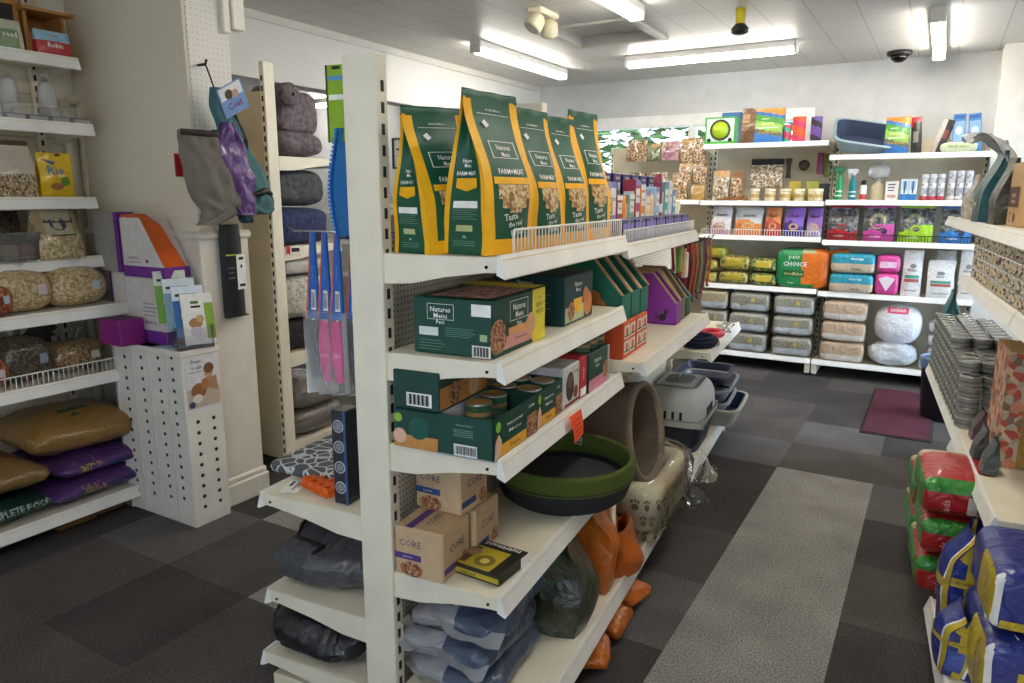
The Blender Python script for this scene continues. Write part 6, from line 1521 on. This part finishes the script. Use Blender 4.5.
c = Carton(.05, .092, .152, C('#e9e5df', .5, 'card')); c.lines('F', .2, .8, .5, .8, 3, INK, .05).p('F', .15, .15, .85, .3, C('#c9a58a', .5)); c.done('medicine_box', 'white box with dark writing beside the bottle in plastic', 'box', bb(-.376, zB[1], 6.68), RB)
for k in range(2):
    c = Carton(.05, .055, .168, C('#dfe6ec', .4, 'card')); c.p('F', 0, 0, 1, .3, C('#2f7ec4', .4, 'card')).p('F', .2, .5, .8, .9, C('#8fb9dc', .4)).p('F', .4, .35, .6, .9, C('#33507a', .4)); c.done('medicine_box', ['white and blue box, nearer the white medicine box', 'white and blue box, nearer the red banded cylinders'][k], 'box', bb(-.285+.058*k, zB[1], 6.68), RB, 'white and blue boxes')
def cyl(x, base, lb, h=.2, grp=None):
    t_ = thing('pad_cylinder', lb, 'tub', bb(x, zB[1], 6.69), RB, grp)
    a = MB(); a.lathe([(.026, .03), (.026, h-.03)], speckle('silver_print', ['#b9b9be', '#d3d3d8', '#8f8f98', '#e6e6ea'], 60, .3, True), 20); a.build('clear_body', t_)
    a = MB(); a.lathe([(.0265, 0), (.0268, .035)], C(base, .45), 20); a.build('base_band', t_)
    a = MB(); a.lathe([(.027, h-.03), (.027, h-.004), (.022, h), (.001, h)], C('#dcdce0', .35), 20, cap=False); a.build('lid', t_)
for k in range(3): cyl(-.147+.056*k, '#b8394a', 'silver cylinder with a red base band, %s from the white and blue boxes' % ORD[k], .205, 'silver cylinders with red bases')
for k in range(3): cyl(.035+.056*k, '#d9d4d6', 'taller silver cylinder with a pale base, %s from the red based ones' % ORD[k], .228, 'taller silver cylinders')
# --- bay B third shelf: colour coded bags
for (x, w_, cl, nm, tx) in ((-.711, .225, '#b8262c', 'red', 'dog'), (-.44, .23, '#d14a9e', 'pink', 'cat'), (-.173, .245, '#a9d42a', 'lime', 'bird'), (.099, .22, '#3a86cf', 'blue', 'fish')):
    b = Bag(w_, .11, .285, bulge=.02, gus=.2, top=.01, seed=int(x*30+9), noise_=.006, nu=18, nv=20); SV = speckle('dark_photo', ['#55585c', '#3d4044', '#6c6f72', '#2c2e32', '#84868a'], 50, .35, True); mc = C(cl, .35, 'film')
    b.make(lambda u, v: mc if v < .30+.03*math.sin(u*6) or v > .93 or (u > .6 and v < .5 and nm != 'red') else SV, SV)
    b.disc(.45, .58, .26, .22, C({'red': '#5d5248', 'pink': '#b3a582', 'lime': '#8a9070', 'blue': '#7d8a78'}[nm], .6, 'fur')); b.disc(.5, .38, .16, .12, mc); b.text('complete', .4, .14, .6, .07, PAPER)
    if nm in ('pink', 'blue'): b.disc(.68, .30, .10, .09, C('#3a3550', .5))
    b.done('food_bag', '%s and dark bag of pet food behind the black wire guard' % nm, 'bag', bb(x, zB[2], 6.69), RB, 'colour coded bags behind the black wire guard')
# --- bay B fourth shelf
def tanbale(x, z, w_, h_, lb, seed, grp, topc=None, m=None, y=6.72):
    b = Blob(.28, w_, h_, .35, .2, .02, 7, seed, n=(44, 18)); mm = m or C('#cdb79c', .4, 'film'); tc = C(topc, .4, 'film') if topc else mm
    b.make(lambda x_, y_, z_: tc if (topc and z_ > .15) else mm)
    if topc: b.text('front', 'shavings', .6, .72, .5, .16, C('#d9f0f2', .5)); b.patch('front', .5, .2, .7, .28, C('#8a7a62', .5))
    else: b.patch('front', .05, .08, .95, .38, C('#d9cfc4', .25, 'film'), 12, 4, .003)
    return b.done('bedding_pack', lb, 'pack', (x, y, z), RB, grp)
tanbale(-.605, zB[3], .335, .165, 'tan bedding pack with teal band, lower of two', 150, 'teal banded bedding packs', '#2c9aae'); tanbale(-.605, zB[3]+.167, .335, .165, 'tan bedding pack with teal band, upper of two', 151, 'teal banded bedding packs', '#2c9aae')
PKM = C('#e04a9a', .35, 'film')
b = Blob(.2, .17, .18, .4, .25, .03, 8, 152, n=(32, 18)); b.make(PKM); b.mb.poly(lambda u, v: b.front(u, v, .005), [(.15, .75), (.5, .85), (.85, .75), (.5, .2)], C('#f0dce6', .5)); b.done('bedding_pack', 'pink pack with a white heart shape, lower of two', 'pack', (-.34, 6.70, zB[3]), RB, 'pink packs')
b = Blob(.2, .17, .15, .5, .3, .06, 8, 153, n=(32, 18)); b.make(PKM); b.patch('front', .15, .3, .85, .62, C('#f2c9de', .4, 'film')); b.done('bedding_pack', 'crumpled pink pack, upper of two', 'pack', (-.34, 6.70, zB[3]+.182), RB, 'pink packs')
def wbag(x, w_, h_, lb, seed, y=6.70):
    b = Bag(w_, .10, h_, bulge=.015, gus=.3, top=.012, seed=seed, noise_=.006, nu=14, nv=18); W3 = C('#e9e7e4', .4, 'film'); b.make(W3, W3)
    b.patch(.12, .40, .88, .47, C('#4a9a86', .5)); b.patch(.12, .32, .88, .39, C('#b9605a', .5)); b.text('litter', .5, .58, .5, .07, INK); b.disc(.5, .66, .16, .05, C('#8a8a8a', .6)); b.patch(.2, .12, .8, .15, C('#a9a7a2', .5))
    b.done('litter_bag', lb, 'bag', (x, y, zB[3]), RB, 'white litter bags')
wbag(-.165, .14, .37, 'tall white litter bag beside the pink packs', 160); wbag(.038, .185, .30, 'shorter white litter bag standing in front of another', 161, 6.68); wbag(.06, .13, .365, 'white litter bag standing behind the shorter one', 162, 6.86); wbag(.215, .115, .39, 'tallest white litter bag at the shelf end by the pier', 163)
# --- bay B bottom
for k in range(3): tanbale(-.63, zB[4]+.176*k, .345, .172, ['pinkish tan wood shavings bale, bottom of three', 'pinkish tan wood shavings bale, middle of three', 'pinkish tan wood shavings bale, top of three'][k], 170+k, 'wood shavings bales', None, C('#c4a88c', .4, 'film'), 6.73)
b = Blob(.28, .35, .33, .8, .6, .07, 8, 180, n=(48, 26)); b.make(C('#e9e9ec', .3, 'film')); b.patch('front', .28, .80, .7, .93, C('#d9486a', .5), 8, 4, .006); b.text('front', 'cotton', .49, .865, .3, .08, PAPER, 0, .012)
b.done('bedding_pack', 'big round white bag of cotton bedding with a pink label', 'bag', (-.23, 6.72, zB[4]+.185), RB)
b = Blob(.28, .36, .20, .8, .6, .16, 12, 181, n=(48, 24)); b.make(C('#c9cdd2', .25, 'film')); b.done('bedding_pack', 'crumpled silvery plastic pack beneath the round white bag', 'pack', (-.25, 6.72, zB[4]), RB)
for k in range(3): cushion_pack(.07, zB[4]+.09+.105*k, .15, .10, .22, C('#c4c2c4', .35, 'film'), ['grey-white pack, bottom of the small stack behind the bin', 'grey-white pack, middle of the small stack behind the bin', 'grey-white pack, top of the small stack behind the bin'][k], 185+k, C('#8d8a90', .4, 'film') if k < 2 else None, 'small grey-white packs', 6.74)
cushion_pack(.06, zB[4], .22, .088, .25, C('#b9bfc6', .3, 'film'), 'flat silvery pack under the small grey-white stack', 189, None, None, 6.72)
# --- bay C (behind the gondola)
zc = 1.482
for k, (x, y, z, w_, h_, m, lb) in enumerate(((-2.60, 6.80, 1.86, .2, .20, CHEW, 'brown chew bag hanging under the window, first from the window frame'), (-2.415, 6.80, 1.86, .10, .16, speckle('green_print', ['#5a6a44', '#7d8a5c', '#3f4d32', '#a0a88a'], 45, .4, True), 'green chew pack hanging between the brown and pink ones'), (-2.263, 6.80, 1.86, .17, .18, speckle('pink_print', ['#b98aa0', '#8a6a5a', '#c9a58a', '#a5707f'], 40, .4, True), 'pinkish chew pack hanging under the window'), (-2.103, 6.80, 1.83, .13, .23, CHEW, 'tall brown chew pack hanging beside the pink one'), (-1.985, 6.80, 1.83, .12, .23, CHEW, 'tall brown chew pack hanging nearest the lime ball shelf'), (-2.10, 6.76, 1.66, .125, .17, CHEW, 'brown chew pack hanging below the taller ones'), (-1.965, 6.76, 1.64, .13, .19, CHEW, 'brown chew pack hanging lowest beside the bay edge'), (-1.965, 6.72, zc, .12, .15, C('#b08a4a', .4, 'film'), 'golden chew pack standing on the shelf behind the dental boxes'))):
    hungpack(x, y, z, w_, h_, m, lb, C('#c9a06a', .4, 'film') if k % 2 else None, grp='chew packs under the window')
for k in range(4): hungpack(-2.75+.2*k, 6.74, zc, .16, .27, CHEW if k % 2 else CHW2, ['pale chew bag on the window bay shelf farthest from the lime ball box', 'brown chew bag on the window bay shelf behind the green kibble', 'pale chew bag on the window bay shelf behind the indigo boxes', 'brown chew bag on the window bay shelf, last before the golden pack'][k], grp='chew bags on the window bay shelf')

# ================================================================== FLOOR ITEMS
a = MB(); a.box(-.21, .21, -.65, .65, 0, .008, C('#2a2024', .9, 'fab'), .003); a.box(-.195, .195, -.635, .635, .008, .012, carpet('mat_maroon', ['#45202c', '#643041']))
tag(a.build('door_mat', None, (-.12, 5.75, 0), 0), 'maroon door mat with a dark border on the carpet tiles', 'mat')
t_ = thing('waste_bin', 'dark round bin with a blue liner by the end of the tins', 'bin', (.13, 5.75, 0))
a = MB(); a.lathe([(.125, 0), (.13, .01), (.155, .42), (.16, .425), (.152, .43), (.14, .42), (.12, .02)], C('#1d1e24', .5), 32, cap=False); a.lathe([(.125, .0), (.125, .004)], C('#1d1e24', .5), 32); a.build('bin_body', t_)
a = MB(); a.lathe([(.158, .36), (.163, .40), (.165, .432), (.157, .438), (.148, .43), (.13, .25), (.1, .12)], C('#5f83ad', .4, 'film'), 32, cap=False, wob=.04); a.build('bin_liner', t_)

# ================================================================== RIGHT-HAND RUN
def GR(s, t, z): return G(s, t, z)
# tins: three columns, fifteen rows, six high; the shown ones
TINL = C('#8f8f8c', .45, 'plain', .4); lidm = C('#cfcfce', .22, 'plain', 1.0)
tin = can(.0415, .0445, C('#8b8a84', .5, 'card'), lidm, C('#5d6a64', .5, 'card')).mesh('pet_food_tin')
colname = ['aisle-side', 'middle', 'inner']
zt = .577
for i in range(15):
    s = 1.98+.0855*i
    for j in range(3):
        t = -1.215-.0855*j
        L = 5+(i > 0)+(i > 4)
        for k in range(L):
            if not (j == 0 or k >= L-2 or i == 0): continue
            if i > 12 and j == 2: continue
            q = bpy.data.objects.new('pet_food_tin', tin); COL.objects.link(q)
            q.location = G(s+rnd.uniform(-.001, .001), t+rnd.uniform(-.001, .001), zt+.045*k); q.rotation_euler = (0, 0, rnd.uniform(0, 6.28))
            tag(q, 'grey pet food tin, %s row back, %s column, %s up' % (ORD[i], colname[j], ORD[k]), 'tin', 'grey tins stacked on the right-hand shelf')
# small patterned tins on the shelf above
cups = []
for k, (c1, c2) in enumerate((('#cdbfa5', '#8a2f2c'), ('#c9bda6', '#3f6a4a'), ('#cbbfa9', '#b08a2c'), ('#c4b8a2', '#4a4a52'))):
    cups.append(can(.036, .045, speckle('cup_print%d' % k, ['#d3c6ac', c2, '#bfb195', '#6a5a48', '#d9d0bd', c1], 95, .5), C('#bdb8ae', .3, 'plain', .8)).mesh('patterned_tin'))
for i in range(16):
    for j in range(2):
        for k in range(4):
            if j == 1 and k < 3 and i > 0: continue
            q = bpy.data.objects.new('patterned_tin', cups[(i*3+k*5+j) % 4]); COL.objects.link(q)
            q.location = G(1.04+.0745*i, -1.225-.0745*j, 1.192+.0455*k); q.rotation_euler = (0, 0, rnd.uniform(0, 6.28))
            lab = 'small patterned tin, %s pile back, %s line, %s up' % (ORD[i] if i < 18 else ['nineteenth', 'last'][i-18], ['front', 'rear'][j], ORD[k])
            tag(q, lab, 'tin', 'small patterned tins under the top shelf')
# top shelf of the run
b = Bag(.20, .11, .30, bulge=.012, gus=.4, top=.012, seed=31, noise_=.006, nu=16, nv=20); TL = C('#22575a', .4, 'film'); b.make(TL, TL); b.text('grain free', .5, .6, .6, .05, C('#7fa5a5', .5)); b.patch(.25, .3, .75, .5, C('#2f6a6a', .4))
o = b.done('kibble_bag', 'dark teal bag standing on the top shelf beside the kraft box', 'bag', G(2.28, -1.25, 1.422), RL, rot=(0, -.05, RL))
a = MB(); fo = lambda u, v: (-.03+.17*v+.02*math.sin(u*7), -.10+.2*u+.03*v, .28+.09*math.sin(v*2.2)-.02*u+.015*math.sin(u*11+v*5)); SF = C('#c9cacc', .25, 'film'); a.grid(fo, 12, 12, SF); a.grid(lambda u, v: tuple(p-q for p, q in zip(fo(u, v), (0, 0, .004))), 12, 12, SF); a.build('foil_flap', o)
b = Bag(.16, .10, .26, bulge=.012, gus=.4, top=.012, seed=32, noise_=.006, nu=14, nv=18); OLB = C('#3a3a30', .4, 'film'); b.make(OLB, OLB); b.done('kibble_bag', 'dark olive bag between the teal bag and the kraft box', 'bag', G(2.06, -1.275, 1.422), RL)
a = MB()
def foil(u, v): return (.12*(u-.5)+.03*math.sin(v*5), .20*(v-.5), .06*math.sin(PI*u)+.05*v+.025*math.sin(u*9+v*6))
a.grid(foil, 14, 14, C('#c9cacc', .25, 'film')); a.grid(lambda u, v: (foil(u, v)[0], foil(u, v)[1], foil(u, v)[2]-.004), 14, 14, C('#c9cacc', .25, 'film'))
tag(a.build('foil_pouch', None, G(2.62, -1.27, 1.76), RL+.4), 'silver foil pouch top flopping over the teal bag', 'pouch') if False else None
b = Bag(.20, .10, .36, bulge=.012, gus=.4, top=.012, seed=35, noise_=.006, nu=16, nv=22, lean=.03); FO = C('#bfc0c2', .3, 'film'); b.make(lambda u, v: FO if v > .62 else C('#8d9090', .4, 'film'), lambda q, v: FO)
b.done('foil_pouch', 'silver foil topped pouch leaning out behind the teal bag', 'bag', G(2.50, -1.36, 1.422), RL, rot=(0, .12, RL))
b = Bag(.18, .10, .38, bulge=.012, gus=.4, top=.012, seed=36, noise_=.006, nu=14, nv=20); LMB = C('#4f9a3a', .4, 'film'); b.make(lambda u, v: C('#9ac43a', .4, 'film') if u > .5 else LMB, LMB)
b.done('kibble_bag', 'green and lime bag at the back of the top shelf', 'bag', G(2.35, -1.47, 1.422), RL)
b = Bag(.19, .10, .37, bulge=.012, gus=.4, top=.012, seed=37, noise_=.006, nu=14, nv=20); PG = C('#d9d6d2', .4, 'film'); b.make(PG, PG); b.done('kibble_bag', 'pale grey bag behind the kraft box at the frame edge', 'bag', G(1.95, -1.44, 1.422), RL)
b = Bag(.19, .08, .22, bulge=.012, gus=.4, top=.012, seed=38, noise_=.006, nu=14, nv=20); BGP = speckle('beige_print', ['#b9ad98', '#d0c6b4', '#9a8d78', '#c4b8a4'], 50, .4, True); b.make(BGP, BGP); b.done('kibble_bag', 'beige printed pouch at the far end of the top shelf', 'bag', G(2.95, -1.27, 1.422), RL)
c = Carton(.16, .20, .235, C('#b9966a', .65, 'card')); DB = C('#4a211a', .5, 'card')
c.p('F', .0, .30, 1, .62, DB).t('F', 'natural', .5, .5, .5, .08, C('#e0c9a5', .5)).t('F', 'venison', .5, .40, .5, .07, C('#e0c9a5', .5)).d_('F', .3, .14, .02, INK).d_('F', .3, .14, .014, C('#b9966a', .6)).d_('F', .7, .14, .018, INK)
c.p('R', .25, .30, 1, .62, DB).t('R', 'natural', .62, .51, .5, .08, C('#e0c9a5', .5)).t('R', 'venison', .62, .40, .5, .07, C('#e0c9a5', .5)).d_('R', .4, .14, .018, INK).d_('R', .4, .14, .012, C('#b9966a', .6)).d_('R', .75, .14, .018, INK).lines('R', .3, .8, .72, .8, 2, C('#6a5034', .6), .02).p('N', .0, .30, .75, .62, DB).t('N', 'natural', .38, .5, .55, .07, C('#e0c9a5', .5)).t('N', 'venison', .38, .40, .55, .06, C('#e0c9a5', .5)).lines('N', .2, .8, .72, .8, 2, C('#6a5034', .6), .02).d_('N', .25, .14, .018, INK).d_('N', .25, .14, .012, C('#b9966a', .6)).d_('N', .6, .14, .018, INK)
c.done('treat_carton', 'kraft brown carton with a dark red label band on the top shelf', 'box', G(1.83, -1.335, 1.422), RL)
# orange and ochre cartons at the frame edge
SP = speckle('floral_print', ['#d98a6a', '#c9b49a', '#c2503a', '#b5a58a', '#8d6f5a', '#e0c0a0'], 38, .5)
for k in range(2):
    c = Carton(.14, .26, .21, C('#a5813a', .55, 'card')); c.p('F', 0, 0, 1, 1, SP).p('R', .0, 0, .42, 1, SP).p('N', 0, 0, 1, 1, C('#a8843c', .5, 'card')).p('N', 0, .82, 1, .96, C('#c98a3a', .5)).p('N', .1, .1, .5, .2, C('#d9d2c0', .5)).d_('N', .3, .45, .03, C('#6a5a2a', .6))
    c.done('food_carton', ['ochre carton with an orange floral side at the frame edge, lower of two', 'ochre carton with an orange floral side at the frame edge, upper of two'][k], 'box', G(1.62, -1.325, .577+.212*k), RL, 'ochre floral cartons')
for k, (s, t, z) in enumerate(((1.83, -1.235, .577), (1.58, -1.21, .577), (1.42, -1.22, .577))):
    b = Bag(.09, .035, .12, seed=50+k, nu=8, nv=10, bulge=.006); PK = C(['#5d4a52', '#4a4c50', '#3f4a4a'][k], .4, 'film'); b.make(PK, PK); b.done('food_pouch', ['mauve-grey pouch leaning between tins and floral cartons', 'small grey pouch standing before the floral cartons', 'small dark pouch nearest the shelf corner'][k], 'pouch', G(s, t, z), RL, 'grey pouches by the floral cartons', rot=(.0, -.15, RL))
c = Carton(.12, .16, .14, C('#5d3a24', .6, 'card')); c.p('T', .05, .05, .95, .95, C('#7a5234', .6)); c.done('treat_box', 'dark brown box beyond the last row of grey tins', 'box', G(3.20, -1.25, .577), RL)
b = Bag(.12, .09, .30, seed=61, nu=12, nv=14); TB = C('#2f6f78', .4, 'film'); b.make(lambda u, v: C('#d9e3e3', .4, 'film') if .3 < v < .5 else TB, TB); b.done('treat_bag', 'teal and white bag standing on the brown box past the tins', 'bag', G(3.20, -1.25, .719), RL)
b = Bag(.16, .1, .24, seed=62, nu=12, nv=14); b.make(lambda u, v: C('#c9c4b4', .4, 'film') if (u+v) % .5 < .22 else C('#3f8a76', .4, 'film'), C('#3f8a76', .4, 'film'))
b.done('treat_bag', 'teal and cream bag on the base shelf below the tins', 'bag', G(2.12, -1.16, .127), RL)
# red sacks on the base shelf
RS = C('#b51f22', .35, 'film'); GS_ = C('#2f8a2c', .35, 'film'); CS_ = C('#c9b98f', .4, 'film')
def redsack(s, t, z, lb, seed, h_=.15, sh=0):
    b = Blob(.27, .38, h_, .5, .2, .05, 8, seed, n=(96, 40))
    b.make(lambda x, y, zz: GS_ if (x > .95 or (y > .80 and .25 < zz)) else (CS_ if (zz > .6 and y < -.55) else RS))
    # the end towards the viewer is local +y
    g = lambda u, v: (lambda p: (-p[0], -p[1], p[2]))(b.near(u, v, .005)); g2 = lambda u, v: (lambda p: (-p[0], -p[1], p[2]))(b.near(u, v, .008))
    b.mb.patch(g, .52, .05, .75, .62, C('#d9cfc0', .5), 4, 4)
    W_, H_ = .27, h_
    b.mb.text('Grass', lambda a_, c_: g2(a_/W_, c_/H_), .635*W_, .34*H_, .5*H_, .14*W_, C('#3a3a3a', .5), PI/2)
    b.mb.text('pads', lambda a_, c_: g2(a_/W_, c_/H_), .30*W_, .3*H_, .5*H_, .12*W_, C('#e0a59a', .5), PI/2)
    b.done('bedding_sack', lb, 'sack', G(s, t, z), RL, 'red and green sacks on the right-hand base shelf')
redsack(1.47, -1.155, .127, 'red and green sack on the base shelf, bottom of three', 201); redsack(1.46, -1.16, .277, 'red and green sack on the base shelf, middle of three', 202); redsack(1.47, -1.15, .427, 'red and green sack on the base shelf, top of three with cream top', 203)
redsack(1.86, -1.16, .127, 'red and green sack behind the nearest pile, bottom one', 204); redsack(1.86, -1.16, .277, 'red and green sack behind the nearest pile, upper one', 205)
# blue sacks near the camera
BLS = C('#1f2f86', .3, 'film'); BL4 = C('#3a56b0', .3, 'film'); YS_ = C('#c9b02c', .35, 'film')
def bluesack(s, t, z, d_, w_, h_, lb, seed, rot, detail=0):
    b = Bag(w_, d_, h_, bulge=.03, gus=.15, top=.03, seed=seed, noise_=.014, nu=22, nv=26, t0=.7)
    b.make(lambda u, v: YS_ if (u > .88 or (.48 < v < .53)) else (PAPER if .84 < u < .88 else BLS), lambda q, v: YS_ if .35 < q < .6 else (PAPER if .28 < q < .35 else BLS), BLS)
    b.text('L', .45, .80, .3, .2, YS_) if detail else None
    b.patch(.1, .56, .5, .64, YS_); b.text('PACK', .3, .60, .3, .05, INK); b.text('adult', .35, .3, .3, .06, PAPER)
    # end gusset towards the viewer
    b.patch(.02, .40, .30, .92, YS_, 1, 3, 6); b.text('COMPLETE DOG FOOD', .16, .66, .34, .07, INK, PI/2, 1) ; b.patch(.34, .03, .42, .95, PAPER, 1, 2, 6); b.patch(.5, .1, .95, .45, BL4, 1, 4, 4); b.poly([(.55, .78), (.95, .92), (.95, .78), (.75, .74)], YS_, 1); b.patch(.5, .52, .98, .60, YS_, 1, 3, 2); b.text('PACK', .75, .56, .3, .045, INK, 0, 1)
    b.done('kibble_sack', lb, 'sack', G(s, t, z), 0, 'blue and yellow kibble sacks', rot)
def bluelying(s, t, z, d_, w_, h_, lb, seed, corner=False):
    b = Blob(d_, w_, h_, .32, .16, .035, 8, seed, n=(88, 36))
    b.make(lambda x, y, zz: PAPER if (y > .9 and .86 < x < .95) else (YS_ if (x > .95 and y > -.1) else BLS))
    g = lambda u, v: (lambda p: (-p[0], -p[1], p[2]))(b.near(u, v, .006)); W_, H_ = d_, h_
    tx = lambda st, u, v, w2, h2, m, r=0: b.mb.text(st, lambda a_, c_: g(a_/W_, c_/H_), u*W_, v*H_, w2*W_, h2*H_, m, r)
    b.mb.poly(g, [(.20, .55), (.50, .60), (.56, .95), (.46, .95), (.43, .72), (.20, .68)], YS_); b.mb.patch(g, .08, .10, .62, .24, YS_, 5, 2); tx('PACK', .36, .17, .3, .09, INK); b.mb.patch(g, .3, .02, .7, .09, C('#d9772a', .4), 4, 1); tx('adult dog', .55, .40, .26, .06, PAPER)
    F = lambda u, v: b.front(u, v, .006); tf = lambda st, u, v, w2, h2, m, r: b.mb.text(st, lambda a_, c_: F(a_/w_, c_/h_), u*w_, v*h_, w2*w_, h2*h_, m, r)
    tf('COMPLETE DOG FOOD', .84, .5, .5, .10, INK, PI/2)
    if corner: b.mb.poly(g, [(.06, .75), (.20, .98), (.06, .98)], PAPER)
    b.done('kibble_sack', lb, 'sack', G(s, t, z), RL, 'blue and yellow kibble sacks')
bluelying(.80, -1.35, .127, .44, .36, .25, 'blue and yellow kibble sack lying on the base shelf, lower of two', 221, True)
bluelying(.82, -1.345, .38, .42, .34, .185, 'blue and yellow kibble sack at the frame edge, upper of two', 222)
bluesack(1.10, -1.16, .127, .10, .18, .36, 'dark blue sack with yellow logo standing between the red sacks and the blue pile', 212, (0, -.02, RL))
bluesack(.88, -1.115, .127, .06, .16, .19, 'small blue and white striped sack leaning at the base shelf lip', 213, (0, -.10, RL))
# ================================================================== CAMERA, LIGHT, RENDER LOOK
cam = bpy.data.cameras.new('camera'); co = bpy.data.objects.new('camera', cam); COL.objects.link(co); scene.camera = co
cam.sensor_fit = 'HORIZONTAL'; cam.sensor_width = 36; cam.lens = 721.57/1024*36; cam.clip_start = .05
R = Matrix(((0.86186864, 0.10222643, -0.49672145), (0.50712625, -0.16923728, 0.84509272), (0.00232703, -0.9802594, -0.19770201)))
right = R @ Vector((1, 0, 0)); up = R @ Vector((0, -1, 0)); back = R @ Vector((0, 0, -1))
m = Matrix((right, up, back)).transposed().to_4x4(); m.translation = Vector((0, 0, 1.53)); co.matrix_world = m

w = bpy.data.worlds.new('daylight'); scene.world = w; w.use_nodes = True
bg = w.node_tree.nodes['Background']; bg.inputs['Color'].default_value = (.64, .81, 1, 1); bg.inputs['Strength'].default_value = 12
sky = w.node_tree.nodes.new('ShaderNodeTexSky'); sky.sky_type = 'HOSEK_WILKIE'; sky.turbidity = 5; sky.sun_direction = (-.4, .5, .75)
mixn = w.node_tree.nodes.new('ShaderNodeMix'); mixn.data_type = 'RGBA'; mixn.inputs['Factor'].default_value = .35
mixn.inputs['A'].default_value = (.64, .81, 1, 1)
w.node_tree.links.new(sky.outputs['Color'], mixn.inputs['B']); w.node_tree.links.new(mixn.outputs['Result'], bg.inputs['Color'])

vs = scene.view_settings
scene.display_settings.display_device = 'sRGB'
vs.view_transform = 'Standard'; vs.look = 'None'; vs.gamma = 1; vs.use_curve_mapping = False; vs.exposure = 0.5
